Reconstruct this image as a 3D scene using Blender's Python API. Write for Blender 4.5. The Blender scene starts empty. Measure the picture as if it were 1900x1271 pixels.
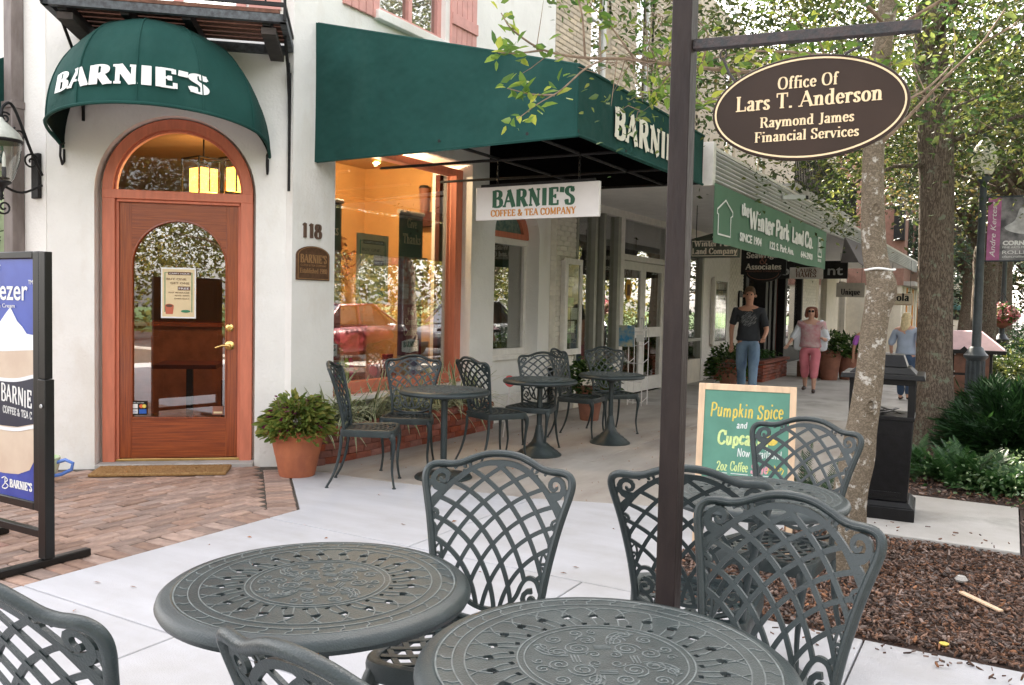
import bpy, bmesh, math, random
import numpy as np
from mathutils import Vector, Matrix
R = math.radians
rnd = random.Random(7)
S = bpy.context.scene
COL = S.collection

# ------------------------------------------------------------------ camera
cd = bpy.data.cameras.new('camera'); cam = bpy.data.objects.new('camera', cd); COL.objects.link(cam)
AZ, PITCH, ROLL = R(30.428), R(2.619), R(1.2)
F_ = Vector((-math.sin(AZ)*math.cos(PITCH), math.cos(AZ)*math.cos(PITCH), -math.sin(PITCH)))
R0 = Vector((math.cos(AZ), math.sin(AZ), 0)); U0 = R0.cross(F_)
Rr = R0*math.cos(ROLL) + U0*math.sin(ROLL); Ur = U0*math.cos(ROLL) - R0*math.sin(ROLL)
cam.matrix_world = Matrix(((Rr.x, Ur.x, -F_.x, 0), (Rr.y, Ur.y, -F_.y, 0), (Rr.z, Ur.z, -F_.z, 1.45), (0, 0, 0, 1)))
cd.sensor_width = 36; cd.lens = 36*1571/1900; cd.clip_start = .05; cd.clip_end = 900
S.camera = cam
# ------------------------------------------------------------------ daylight
SUN_EL, SUN_AZ = R(40), R(128)           # azimuth measured from +x towards +y
w = bpy.data.worlds.new('World'); S.world = w; w.use_nodes = True
nt = w.node_tree; bg = nt.nodes['Background']
sky = nt.nodes.new('ShaderNodeTexSky'); sky.sky_type = 'NISHITA'; sky.sun_disc = False
sky.sun_elevation = SUN_EL; sky.sun_rotation = R(90) - SUN_AZ
sky.air_density = 1.0; sky.dust_density = 2.5; sky.ozone_density = 1.0
hsv = nt.nodes.new('ShaderNodeHueSaturation'); hsv.inputs['Saturation'].default_value = .26
nt.links.new(sky.outputs[0], hsv.inputs['Color']); wm = nt.nodes.new('ShaderNodeMix'); wm.data_type = 'RGBA'; wm.blend_type = 'MULTIPLY'; wm.inputs[0].default_value = 1; wm.inputs[7].default_value = (1, .946, .902, 1)
nt.links.new(hsv.outputs[0], wm.inputs[6]); nt.links.new(wm.outputs[2], bg.inputs[0]); bg.inputs[1].default_value = .15
sl = bpy.data.lights.new('sun', 'SUN'); sl.energy = 5.0; sl.angle = R(.5); sl.color = (1, .9, .76)
so = bpy.data.objects.new('sun', sl); COL.objects.link(so)
sd = Vector((math.cos(SUN_AZ)*math.cos(SUN_EL), math.sin(SUN_AZ)*math.cos(SUN_EL), math.sin(SUN_EL)))
so.rotation_euler = sd.to_track_quat('Z', 'Y').to_euler(); so.location = sd*40
S.view_settings.view_transform = 'Standard'; S.view_settings.look = 'None'
S.view_settings.exposure = 2.72; S.view_settings.gamma = 1; S.view_settings.use_curve_mapping = False
S.render.engine = 'CYCLES'
S.cycles.max_bounces = 8; S.cycles.diffuse_bounces = 4; S.cycles.glossy_bounces = 4; S.cycles.transparent_max_bounces = 12
S.cycles.sample_clamp_indirect = 6; S.cycles.caustics_reflective = False; S.cycles.caustics_refractive = False
S.cycles.use_denoising = True

# ------------------------------------------------------------------ helpers
def nlink(nt, a, b): nt.links.new(a, b)
_M = {}
def mat(name, col, rough=.6, metal=0.0, var=.12, scale=6, bump=0.0, bscale=60, spec=.5, coat=0, per_obj=0.0, stretch=None, col2=None, isl=0.0, detail=5, spots=None, lbump=None, stain=None):
    """painted / weathered surface: base colour with noise, optional second colour, per-object variation, fine bump"""
    if name in _M: return _M[name]
    m = bpy.data.materials.new(name); m.use_nodes = True; _M[name] = m
    t = m.node_tree; N = t.nodes; b = N['Principled BSDF']
    b.inputs['Roughness'].default_value = rough; b.inputs['Metallic'].default_value = metal
    b.inputs['Specular IOR Level'].default_value = spec
    if coat: b.inputs['Coat Weight'].default_value = coat; b.inputs['Coat Roughness'].default_value = .15
    tc = N.new('ShaderNodeTexCoord'); mp = N.new('ShaderNodeMapping')
    t.links.new(tc.outputs['Object'], mp.inputs[0])
    if stretch: mp.inputs['Scale'].default_value = stretch
    no = N.new('ShaderNodeTexNoise'); no.inputs['Scale'].default_value = scale; no.inputs['Detail'].default_value = detail
    no.inputs['Roughness'].default_value = .6
    t.links.new(mp.outputs[0], no.inputs['Vector'])
    rp = N.new('ShaderNodeValToRGB')
    c = np.array(col[:3]); c2 = np.array(col2[:3]) if col2 else c*(1-var)
    ca = c if col2 else np.minimum(c*(1+var), 1)
    rp.color_ramp.elements[0].position = .35; rp.color_ramp.elements[0].color = (*c2, 1)
    rp.color_ramp.elements[1].position = .65; rp.color_ramp.elements[1].color = (*ca, 1)
    t.links.new(no.outputs[0], rp.inputs[0]); out = rp.outputs[0]
    if per_obj or isl:
        src = N.new('ShaderNodeObjectInfo').outputs['Random'] if per_obj else N.new('ShaderNodeNewGeometry').outputs['Random Per Island']
        k = per_obj or isl
        mr = N.new('ShaderNodeMapRange'); mr.inputs['To Min'].default_value = 1-k; mr.inputs['To Max'].default_value = 1+k
        t.links.new(src, mr.inputs[0])
        hs = N.new('ShaderNodeHueSaturation'); t.links.new(out, hs.inputs['Color']); t.links.new(mr.outputs[0], hs.inputs['Value'])
        m2 = N.new('ShaderNodeMath'); m2.operation = 'MULTIPLY_ADD'
        # decorrelated second random for hue / saturation
        fr = N.new('ShaderNodeMath'); fr.operation = 'MULTIPLY'; fr.inputs[1].default_value = 17.31; t.links.new(src, fr.inputs[0])
        fx = N.new('ShaderNodeMath'); fx.operation = 'FRACT'; t.links.new(fr.outputs[0], fx.inputs[0])
        m2.inputs[1].default_value = k*1.2; m2.inputs[2].default_value = 1-k*.6; t.links.new(fx.outputs[0], m2.inputs[0])
        t.links.new(m2.outputs[0], hs.inputs['Saturation']); out = hs.outputs[0]
    def over(out, fac, c_):
        mx = N.new('ShaderNodeMix'); mx.data_type = 'RGBA'; t.links.new(fac, mx.inputs[0]); t.links.new(out, mx.inputs[6]); mx.inputs[7].default_value = (*c_, 1); return mx.outputs[2]
    for sp_q in ([stain] if stain else []) + ([spots] if spots else []):      # irregular stains / small specks: (scale, threshold, softness, colour, strength, stretch)
        sc_, th_, so_, c_, k_, st_ = sp_q
        m3 = N.new('ShaderNodeMapping'); m3.inputs['Scale'].default_value = st_; t.links.new(tc.outputs['Object'], m3.inputs[0])
        n3 = N.new('ShaderNodeTexNoise'); n3.inputs['Scale'].default_value = sc_; n3.inputs['Detail'].default_value = 6; n3.inputs['Roughness'].default_value = .65; t.links.new(m3.outputs[0], n3.inputs['Vector'])
        r3 = N.new('ShaderNodeMapRange'); r3.inputs['From Min'].default_value = th_; r3.inputs['From Max'].default_value = th_+so_; r3.inputs['To Max'].default_value = k_; t.links.new(n3.outputs[0], r3.inputs[0])
        out = over(out, r3.outputs[0], c_)
    t.links.new(out, b.inputs['Base Color'])
    if lbump:
        n5 = N.new('ShaderNodeTexNoise'); n5.inputs['Scale'].default_value = lbump[0]; n5.inputs['Detail'].default_value = 3; t.links.new(mp.outputs[0], n5.inputs['Vector'])
        b5 = N.new('ShaderNodeBump'); b5.inputs['Strength'].default_value = .8; b5.inputs['Distance'].default_value = lbump[1]; t.links.new(n5.outputs[0], b5.inputs['Height']); t.links.new(b5.outputs[0], b.inputs['Normal'])
    if bump:
        n2 = N.new('ShaderNodeTexNoise'); n2.inputs['Scale'].default_value = bscale; n2.inputs['Detail'].default_value = 4
        t.links.new(mp.outputs[0], n2.inputs['Vector'])
        bp = N.new('ShaderNodeBump'); bp.inputs['Strength'].default_value = min(1, bump); bp.inputs['Distance'].default_value = .004
        t.links.new(n2.outputs[0], bp.inputs['Height']); t.links.new(bp.outputs[0], b.inputs['Normal'])
        if lbump: t.links.new(b5.outputs[0], bp.inputs['Normal'])
        rr = N.new('ShaderNodeMapRange'); rr.inputs['To Min'].default_value = max(rough-.1, .03); rr.inputs['To Max'].default_value = min(rough+.12, 1)
        t.links.new(n2.outputs[0], rr.inputs[0]); t.links.new(rr.outputs[0], b.inputs['Roughness'])
    return m

def emis(name, col, s):
    m = bpy.data.materials.new(name); m.use_nodes = True; t = m.node_tree
    b = t.nodes['Principled BSDF']; b.inputs['Base Color'].default_value = (*col, 1)
    b.inputs['Emission Color'].default_value = (*col, 1); b.inputs['Emission Strength'].default_value = s
    return m

def glass(name, base=.1, tint=(1, 1, 1), rough=0.0, k=1.5):
    m = bpy.data.materials.new(name); m.use_nodes = True; t = m.node_tree; N = t.nodes
    N.remove(N['Principled BSDF'])
    tr = N.new('ShaderNodeBsdfTransparent'); tr.inputs[0].default_value = (*tint, 1)
    gl = N.new('ShaderNodeBsdfGlossy'); gl.inputs['Roughness'].default_value = rough; gl.inputs[0].default_value = (1, 1, 1, 1)
    lw = N.new('ShaderNodeLayerWeight'); lw.inputs[0].default_value = .5
    fr = N.new('ShaderNodeMath'); fr.operation = 'POWER'; fr.inputs[1].default_value = 4.0; t.links.new(lw.outputs['Facing'], fr.inputs[0])
    ma = N.new('ShaderNodeMath'); ma.operation = 'MULTIPLY_ADD'; ma.inputs[1].default_value = k; ma.inputs[2].default_value = base; ma.use_clamp = True
    t.links.new(fr.outputs[0], ma.inputs[0])
    mx = N.new('ShaderNodeMixShader'); t.links.new(ma.outputs[0], mx.inputs[0]); t.links.new(tr.outputs[0], mx.inputs[1]); t.links.new(gl.outputs[0], mx.inputs[2])
    t.links.new(mx.outputs[0], N['Material Output'].inputs[0])
    return m

def leafmat(name, dark, mid, light, trans=.35, scale_var=True, rough=.45):
    m = bpy.data.materials.new(name); m.use_nodes = True; t = m.node_tree; N = t.nodes
    b = N['Principled BSDF']; b.inputs['Roughness'].default_value = rough; b.inputs['Specular IOR Level'].default_value = .35
    g = N.new('ShaderNodeNewGeometry'); rp = N.new('ShaderNodeValToRGB')
    e = rp.color_ramp.elements; e[0].color = (*dark, 1); e[1].color = (*light, 1); e[1].position = 1
    q = e.new(.55); q.color = (*mid, 1)
    t.links.new(g.outputs['Random Per Island'], rp.inputs[0]); t.links.new(rp.outputs[0], b.inputs['Base Color'])
    tl = N.new('ShaderNodeBsdfTranslucent'); hs = N.new('ShaderNodeHueSaturation'); hs.inputs['Value'].default_value = 1.6; hs.inputs['Hue'].default_value = .485
    t.links.new(rp.outputs[0], hs.inputs['Color']); t.links.new(hs.outputs[0], tl.inputs[0])
    mx = N.new('ShaderNodeMixShader'); mx.inputs[0].default_value = trans
    t.links.new(b.outputs[0], mx.inputs[1]); t.links.new(tl.outputs[0], mx.inputs[2]); t.links.new(mx.outputs[0], N['Material Output'].inputs[0])
    return m

class MB:
    """collects faces for ONE mesh object"""
    def __init__(s): s.v = []; s.f = []; s.mi = []; s.cur = 0
    def add(s, vs, fs):
        o = len(s.v); s.v.extend([tuple(p) for p in vs]); s.f.extend([tuple(i+o for i in f) for f in fs]); s.mi.extend([s.cur]*len(fs)); return s
    def box(s, x0, x1, y0, y1, z0, z1):
        vs = [(x0,y0,z0),(x1,y0,z0),(x1,y1,z0),(x0,y1,z0),(x0,y0,z1),(x1,y0,z1),(x1,y1,z1),(x0,y1,z1)]
        return s.add(vs, [(0,3,2,1),(4,5,6,7),(0,1,5,4),(1,2,6,5),(2,3,7,6),(3,0,4,7)])
    def quad(s, a, b, c, d): return s.add([a,b,c,d], [(0,1,2,3)])
    def beam(s, a, b, w, h, up=(0,0,1)):
        a = Vector(a); b = Vector(b); d = (b-a).normalized(); up = Vector(up)
        if abs(d.dot(up)) > .98: up = Vector((0,1,0))
        sx = d.cross(up).normalized(); sy = sx.cross(d).normalized()
        vs = []
        for p in (a, b):
            for i, j in ((-1,-1),(1,-1),(1,1),(-1,1)): vs.append(p + sx*(i*w/2) + sy*(j*h/2))
        return s.add(vs, [(0,1,2,3),(7,6,5,4),(0,4,5,1),(1,5,6,2),(2,6,7,3),(3,7,4,0)])
    def tube(s, pts, rad, n=8, cap=True, ell=1.0):
        pts = [Vector(p) for p in pts]; L = len(pts)
        if not hasattr(rad, '__len__'): rad = [rad]*L
        t0 = (pts[1]-pts[0]).normalized(); ref = Vector((0,0,1)) if abs(t0.z) < .9 else Vector((1,0,0))
        nx = t0.cross(ref).normalized(); vs = []
        for i, p in enumerate(pts):
            t = (pts[min(i+1, L-1)] - pts[max(i-1, 0)]).normalized()
            nx = (nx - t*nx.dot(t)).normalized(); ny = t.cross(nx)
            for k in range(n):
                a = 2*math.pi*k/n; vs.append(p + nx*(math.cos(a)*rad[i]) + ny*(math.sin(a)*rad[i]*ell))
        fs = [(i*n+k, i*n+(k+1)%n, (i+1)*n+(k+1)%n, (i+1)*n+k) for i in range(L-1) for k in range(n)]
        if cap: fs += [tuple(range(n-1,-1,-1)), tuple((L-1)*n+k for k in range(n))]
        return s.add(vs, fs)
    def lathe(s, prof, c=(0,0,0), n=24, axis='z', jit=0):
        vs = []
        for r, z in prof:
            for k in range(n):
                a = 2*math.pi*k/n
                p = (r*math.cos(a), r*math.sin(a), z) if axis == 'z' else ((r*math.cos(a), z, r*math.sin(a)) if axis == 'y' else (z, r*math.cos(a), r*math.sin(a)))
                vs.append((c[0]+p[0], c[1]+p[1], c[2]+p[2]))
        L = len(prof)
        fs = [(i*n+k, i*n+(k+1)%n, (i+1)*n+(k+1)%n, (i+1)*n+k) for i in range(L-1) for k in range(n)]
        fs += [tuple(range(n-1,-1,-1)), tuple((L-1)*n+k for k in range(n))]
        return s.add(vs, fs)
    def prism(s, poly, z0, z1, xf=None):
        n = len(poly); vs = [(x,y,z0) for x,y in poly] + [(x,y,z1) for x,y in poly]
        if xf: vs = [xf(*p) for p in vs]
        return s.add(vs, [tuple(range(n-1,-1,-1)), tuple(range(n,2*n))] + [(k,(k+1)%n,(k+1)%n+n,k+n) for k in range(n)])
    def ribbon(s, pts, wd, th, xf):
        """flat strip in a (u,v) plane: pts 2-D, width wd, thickness th, xf(u,v,w)->3-D"""
        P = [np.array(p, float) for p in pts]; L = len(P); vs = []
        if not hasattr(wd, '__len__'): wd = [wd]*L
        for i in range(L):
            t = P[min(i+1,L-1)] - P[max(i-1,0)]; t = t/(np.linalg.norm(t)+1e-12); nn = np.array((-t[1], t[0]))*wd[i]/2
            a = P[i]+nn; b = P[i]-nn
            vs += [xf(a[0],a[1],th/2), xf(b[0],b[1],th/2), xf(b[0],b[1],-th/2), xf(a[0],a[1],-th/2)]
        fs = []
        for i in range(L-1):
            o = i*4
            for k in range(4): fs.append((o+k, o+(k+1)%4, o+4+(k+1)%4, o+4+k))
        fs += [(3,2,1,0), tuple((L-1)*4+k for k in range(4))]
        return s.add(vs, fs)
    def build(s, name, m, parent=None, smooth=True, bev=0, world=True, ang=38, seg=2):
        me = bpy.data.meshes.new(name); me.from_pydata(s.v, [], s.f)
        ms = m if isinstance(m, (list, tuple)) else [m]
        for q in ms: me.materials.append(q)
        if len(ms) > 1: me.polygons.foreach_set('material_index', s.mi)
        if smooth:
            me.shade_smooth(); me.set_sharp_from_angle(angle=R(ang))
        me.update()
        return put(name, me, parent, world, bev, seg)

def put(name, me, parent=None, world=True, bev=0, seg=2):
    o = bpy.data.objects.new(name, me); COL.objects.link(o)
    if parent is not None:
        o.parent = parent
        if world and parent.type == 'EMPTY':
            o.matrix_parent_inverse = (Matrix.Translation(parent.location) @ parent.rotation_euler.to_matrix().to_4x4()).inverted()
    if bev:
        b = o.modifiers.new('bevel', 'BEVEL'); b.width = bev; b.segments = seg; b.limit_method = 'ANGLE'; b.angle_limit = R(40)
    return o

def tag(o, label=None, cat=None, group=None, kind=None):
    if label: o['label'] = label
    if cat: o['category'] = cat
    if group: o['group'] = group
    if kind: o['kind'] = kind
    return o
def thing(name, label, cat, loc=(0,0,0), rz=0, group=None):
    o = bpy.data.objects.new(name, None); COL.objects.link(o); o.location = loc; o.rotation_euler = (0,0,rz)
    o.empty_display_size = .1
    return tag(o, label, cat, group)
def copy_tree(o, parent=None):
    c = o.copy(); COL.objects.link(c)
    if parent is not None: c.parent = parent
    for ch in [x for x in KIDS.get(o.name, [])]: 
        k = copy_tree(ch, c); KIDS.setdefault(c.name, []).append(k)
    return c
KIDS = {}
def reg(root):
    """remember the children of a thing (and theirs) so that it can be copied"""
    for o in list(bpy.data.objects):
        if o.parent is not None: 
            L = KIDS.setdefault(o.parent.name, [])
            if o not in L: L.append(o)
    return root

def spline(pts, n=6, closed=False):
    """Catmull-Rom through the points (any dimension)"""
    P = [np.array(p, float) for p in pts]; out = []
    L = len(P); rng = range(L) if closed else range(L-1)
    for i in rng:
        p0 = P[(i-1) % L] if (closed or i > 0) else 2*P[0]-P[1]
        p1 = P[i]; p2 = P[(i+1) % L]
        p3 = P[(i+2) % L] if (closed or i+2 < L) else 2*P[-1]-P[-2]
        for k in range(n):
            t = k/n
            out.append(.5*((2*p1) + (-p0+p2)*t + (2*p0-5*p1+4*p2-p3)*t*t + (-p0+3*p1-3*p2+p3)*t**3))
    if not closed: out.append(P[-1])
    return [tuple(q) for q in out]
def spiral(cx, cy, r0, turns, a0, sgn=1, r1=.15, n=10):
    k = max(6, int(turns*n)); return [(cx + (r0*(1-(1-r1)*i/k))*math.cos(a0+sgn*2*math.pi*turns*i/k), cy + (r0*(1-(1-r1)*i/k))*math.sin(a0+sgn*2*math.pi*turns*i/k)) for i in range(k+1)]

# ------------------------------------------------------------------ a serif alphabet drawn as pen strokes
GL = {
'A':(.84,'n .10,0 .42,1;k .40,1 .74,0;n .20,.34 .64,.34','.10,0 .74,0'),
'B':(.74,'l .19,0 .19,1;c .19,.97 .42,.97 .58,.87 .58,.66 .42,.54 .19,.53;c .19,.53 .46,.52 .63,.4 .63,.15 .46,.03 .19,.03','.16,0 .16,1'),
'C':(.76,'c .66,.72 .58,.9 .42,.98 .22,.88 .13,.64 .13,.36 .22,.12 .42,.02 .6,.1 .68,.26;n .67,.66 .67,1',''),
'D':(.82,'l .19,0 .19,1;c .19,.97 .46,.97 .66,.82 .71,.5 .66,.18 .46,.03 .19,.03','.16,0 .16,1'),
'E':(.72,'l .19,0 .19,1;n .19,.96 .6,.96;n .19,.5 .46,.5;n .19,.04 .62,.04;n .6,1 .6,.74;n .63,0 .63,.28;n .47,.38 .47,.62','.16,0 .16,1'),
'F':(.66,'l .19,0 .19,1;n .19,.96 .58,.96;n .19,.5 .44,.5;n .58,1 .58,.74;n .45,.38 .45,.62','.18,0 .16,1'),
'G':(.82,'c .66,.72 .58,.9 .42,.98 .22,.88 .13,.64 .13,.36 .22,.12 .42,.02 .6,.08;n .67,.66 .67,1;l .66,.02 .66,.42','.64,.42'),
'H':(.88,'l .19,0 .19,1;l .69,0 .69,1;n .19,.5 .69,.5','.19,0 .19,1 .69,0 .69,1'),
'I':(.42,'l .21,0 .21,1','.21,0 .21,1'),
'J':(.5,'c .32,1 .32,.6 .31,.1 .2,-.06 .08,.0','.32,1'),
'K':(.82,'l .19,0 .19,1;n .64,1 .22,.42;k .34,.6 .7,0','.19,0 .19,1 .64,1 .72,0'),
'L':(.68,'l .19,0 .19,1;n .19,.04 .6,.04;n .61,0 .61,.3','.16,0 .19,1'),
'M':(1.04,'n .18,0 .18,1;k .18,1 .5,.1;n .5,.1 .84,1;l .84,0 .84,1','.18,0 .16,1 .84,0 .86,1'),
'N':(.84,'n .18,0 .18,1;k .18,1 .68,0;n .68,0 .68,1','.18,0 .14,1 .68,1'),
'O':(.84,'C .42,.98 .2,.86 .12,.5 .2,.14 .42,.02 .64,.14 .72,.5 .64,.86',''),
'P':(.7,'l .19,0 .19,1;c .19,.97 .44,.97 .6,.86 .6,.62 .44,.48 .19,.48','.19,0 .16,1'),
'R':(.8,'l .19,0 .19,1;c .19,.97 .44,.97 .58,.87 .58,.64 .44,.52 .19,.52;k .42,.52 .68,0','.19,0 .16,1 .72,0'),
'S':(.62,'c .5,.74 .44,.92 .3,.98 .16,.9 .12,.74 .2,.6 .4,.46 .5,.3 .46,.1 .32,.02 .16,.08 .1,.28;n .52,.7 .52,1;n .09,0 .09,.3',''),
'T':(.74,'l .37,0 .37,1;n .08,.96 .66,.96;n .07,1 .07,.72;n .67,1 .67,.72','.37,0'),
'U':(.82,'c .2,1 .2,.4 .26,.1 .42,.02 .58,.1 .64,.4 .64,1','.2,1 .64,1'),
'V':(.8,'k .1,1 .4,0;n .4,0 .7,1','.1,1 .7,1'),
'W':(1.1,'k .1,1 .34,0;n .34,0 .54,.9;k .54,.9 .76,0;n .76,0 .98,1','.1,1 .98,1'),
'Y':(.78,'k .1,1 .38,.48;n .38,.48 .66,1;l .38,0 .38,.5','.1,1 .66,1 .38,0'),
'a':(.54,'c .12,.5 .2,.64 .34,.62 .38,.46 .38,.1 .42,.02 .5,.05;c .38,.38 .2,.3 .1,.18 .16,.04 .28,.04 .38,.16',''),
'b':(.6,'l .16,0 .16,1;C .32,.64 .18,.5 .18,.14 .32,.02 .48,.14 .48,.5','.12,1'),
'c':(.5,'c .42,.5 .34,.63 .24,.62 .12,.46 .12,.2 .24,.03 .36,.04 .44,.16',''),
'd':(.6,'l .43,0 .43,1;C .28,.64 .12,.5 .12,.14 .28,.02 .42,.14 .42,.5','.38,1 .46,0'),
'e':(.52,'c .12,.36 .42,.36 .4,.54 .28,.64 .14,.52 .11,.3 .18,.08 .3,.02 .44,.14',''),
'f':(.38,'c .18,0 .18,.5 .2,.84 .3,.98 .4,.88;n .06,.62 .34,.62','.18,0'),
'g':(.56,'C .26,.64 .14,.54 .14,.36 .26,.26 .38,.36 .38,.54;c .18,.28 .12,.18 .24,.1 .42,.06 .44,-.12 .28,-.22 .12,-.16 .12,-.02 .24,.08;n .38,.58 .5,.64',''),
'h':(.64,'l .16,0 .16,1;c .16,.42 .28,.62 .42,.58 .46,.4 .46,0','.16,0 .12,1 .46,0'),
'i':(.32,'l .16,0 .16,.64;k .16,.86 .16,.98','.16,0 .12,.64'),
'k':(.62,'l .16,0 .16,1;n .46,.64 .2,.28;k .28,.4 .52,0','.16,0 .12,1 .46,.64 .53,0'),
'l':(.32,'l .16,0 .16,1','.16,0 .12,1'),
'm':(.94,'l .16,0 .16,.64;c .16,.42 .28,.62 .4,.58 .46,.4 .46,0;c .46,.42 .58,.62 .7,.58 .76,.4 .76,0','.16,0 .12,.64 .46,0 .76,0'),
'n':(.64,'l .16,0 .16,.64;c .16,.42 .28,.62 .42,.58 .46,.4 .46,0','.16,0 .12,.64 .46,0'),
'o':(.56,'C .28,.63 .14,.52 .1,.32 .14,.12 .28,.02 .42,.12 .46,.32 .42,.52',''),
'p':(.6,'l .16,-.26 .16,.64;C .32,.63 .18,.5 .18,.14 .32,.02 .48,.14 .48,.5','.16,-.26 .12,.64'),
'q':(.6,'l .43,-.26 .43,.64;C .28,.63 .12,.5 .12,.14 .28,.02 .42,.14 .42,.5','.43,-.26'),
'r':(.46,'l .16,0 .16,.64;c .16,.42 .26,.62 .38,.6 .4,.5','.16,0 .12,.64'),
's':(.44,'c .34,.5 .3,.62 .2,.62 .12,.52 .16,.38 .3,.26 .34,.12 .24,.02 .12,.06 .08,.18',''),
't':(.38,'c .18,.84 .18,.3 .2,.08 .3,.03 .38,.12;n .05,.62 .34,.62',''),
'u':(.62,'c .16,.64 .16,.2 .22,.03 .36,.06 .44,.24;l .45,0 .45,.64','.12,.64 .4,.64 .49,0'),
'v':(.56,'k .08,.64 .28,0;n .28,0 .48,.64','.08,.64 .48,.64'),
'w':(.8,'k .08,.64 .24,0;n .24,0 .4,.6;k .4,.6 .56,0;n .56,0 .72,.64','.08,.64 .72,.64'),
'y':(.56,'k .08,.64 .3,0;c .48,.64 .3,.1 .2,-.2 .08,-.22','.08,.64 .48,.64'),
'z':(.5,'n .08,.62 .42,.62;k .42,.62 .08,.02;n .08,.02 .44,.02',''),
'0':(.62,'C .31,.98 .14,.84 .1,.5 .14,.16 .31,.02 .48,.16 .52,.5 .48,.84',''),
'1':(.5,'l .27,0 .27,1;n .1,.86 .27,1','.27,0'),
'2':(.6,'c .1,.74 .16,.94 .32,.98 .48,.86 .46,.64 .28,.3 .1,.04;l .1,.04 .52,.04',''),
'4':(.62,'l .42,0 .42,1;n .42,1 .08,.3;n .08,.3 .56,.3','.42,0'),
'6':(.6,'c .48,.9 .34,.98 .18,.82 .1,.5 .1,.2 .28,.02 .48,.14 .5,.36 .38,.56 .2,.5 .11,.36',''),
'8':(.6,'C .3,.98 .14,.9 .14,.66 .3,.54 .46,.66 .46,.9;C .3,.54 .1,.42 .1,.14 .3,.02 .5,.14 .5,.42',''),
'9':(.6,'c .12,.1 .26,.02 .42,.18 .5,.5 .5,.8 .32,.98 .12,.86 .1,.64 .22,.44 .4,.5 .49,.64',''),
'.':(.28,'k .13,-.01 .13,.12',''), ',':(.28,'k .15,.1 .1,-.12',''), '-':(.4,'n .06,.36 .34,.36',''),
"'":(.30,'k .16,1.0 .13,.70',''), '&':(.86,'c .72,.52 .6,.2 .36,.02 .14,.12 .14,.34 .34,.52 .44,.74 .34,.96 .2,.86 .22,.66 .46,.24 .74,.02',''),
'!':(.3,'k .14,1 .14,.3;k .14,-.01 .14,.12',''), ' ':(.34,'',''),
}
def text_w(t, sp=0): return sum(GL[c][0]+sp for c in t)
def pen_text(mb, t, h, xf, thick=.19, thin=.07, serif=.13, depth=.003, width=None, center=True, sp=0.0, slant=0, jit=0, seed=1):
    """writes t with the pen alphabet; xf(u,v,w)->3-D. u centred (or from 0), v from the baseline"""
    rr = random.Random(seed)
    tw = text_w(t, sp)*h; sx = (width/tw) if width else 1.0; x = -tw*sx/2 if center else 0
    lay = 0
    for ch in t:
        adv, st, sf = GL[ch]; dv = rr.uniform(-jit, jit)*h; sc = 1+rr.uniform(-jit, jit)
        def T(p): return (x + (p[0]*sc+p[1]*slant)*h*sx, p[1]*h*sc+dv)
        strokes = []
        for s_ in [q for q in st.split(';') if q]:
            ty, *ps = s_.split(); pts = [tuple(map(float, p.split(','))) for p in ps]
            fixed = None
            if ty == 'c': pts = spline(pts, 4)
            elif ty == 'C': pts = spline(pts, 4, True); pts = pts + pts[:2]
            elif ty == 'n': fixed = thin*1.05
            elif ty == 'k': fixed = thick
            W = []
            for i in range(len(pts)):
                a = pts[min(i+1, len(pts)-1)]; b = pts[max(i-1, 0)]; d = math.hypot(a[0]-b[0], a[1]-b[1])+1e-9
                W.append((fixed if fixed else thin + (thick-thin)*abs((a[1]-b[1])/d)**1.6)*h*(sx**.5))
            strokes.append(([T(p) for p in pts], W))
        if serif:
            for q in sf.split():
                a, b = map(float, q.split(',')); dy = thin/2 if b < .01 and b > -.3 else -thin/2
                if b <= 0: dy = thin/2
                strokes.append(([T((a-serif, b+dy)), T((a+serif, b+dy))], [thin*h]*2))
        for pts, W in strokes:
            lay = (lay+1) % 6; d = depth*(1+lay*.06)
            mb.ribbon(pts, W, d, lambda u, v, w_, d=d: xf(u, v, w_+d/2))
        x += (adv+sp)*h*sx
    return mb
def frame_xf(o, X, Y):
    o = Vector(o); X = Vector(X).normalized(); Y = Vector(Y).normalized(); N = X.cross(Y)
    return lambda u, v, w_: tuple(o + X*u + Y*v + N*w_)
def sans(t, o, X, Y, h, m, parent, width=None, depth=.002, name='lettering', shear=0, world=True, bold=0):
    cu = bpy.data.curves.new('t', 'FONT'); cu.body = t; cu.size = h*1.38; cu.extrude = depth/2; cu.align_x = 'CENTER'; cu.shear = shear; cu.resolution_u = 3
    if bold: cu.offset = bold
    ob = bpy.data.objects.new('t', cu); COL.objects.link(ob)
    bpy.context.view_layer.update()
    me = bpy.data.meshes.new_from_object(ob.evaluated_get(bpy.context.evaluated_depsgraph_get()))
    bpy.data.objects.remove(ob); bpy.data.curves.remove(cu)
    co = np.empty(len(me.vertices)*3); me.vertices.foreach_get('co', co); co = co.reshape(-1, 3)
    if width: co[:, 0] *= width/max(1e-6, co[:, 0].max()-co[:, 0].min())
    co[:, 0] -= (co[:,0].max()+co[:,0].min())/2
    X = np.array(Vector(X).normalized()); Y = np.array(Vector(Y).normalized()); N = np.cross(X, Y)
    co = np.array(o) + co[:, :1]*X + co[:, 1:2]*Y + (co[:, 2:3]+depth/2)*N
    me.vertices.foreach_set('co', co.ravel()); me.materials.clear(); me.materials.append(m); me.update()
    return put(name, me, parent, world)

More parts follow.
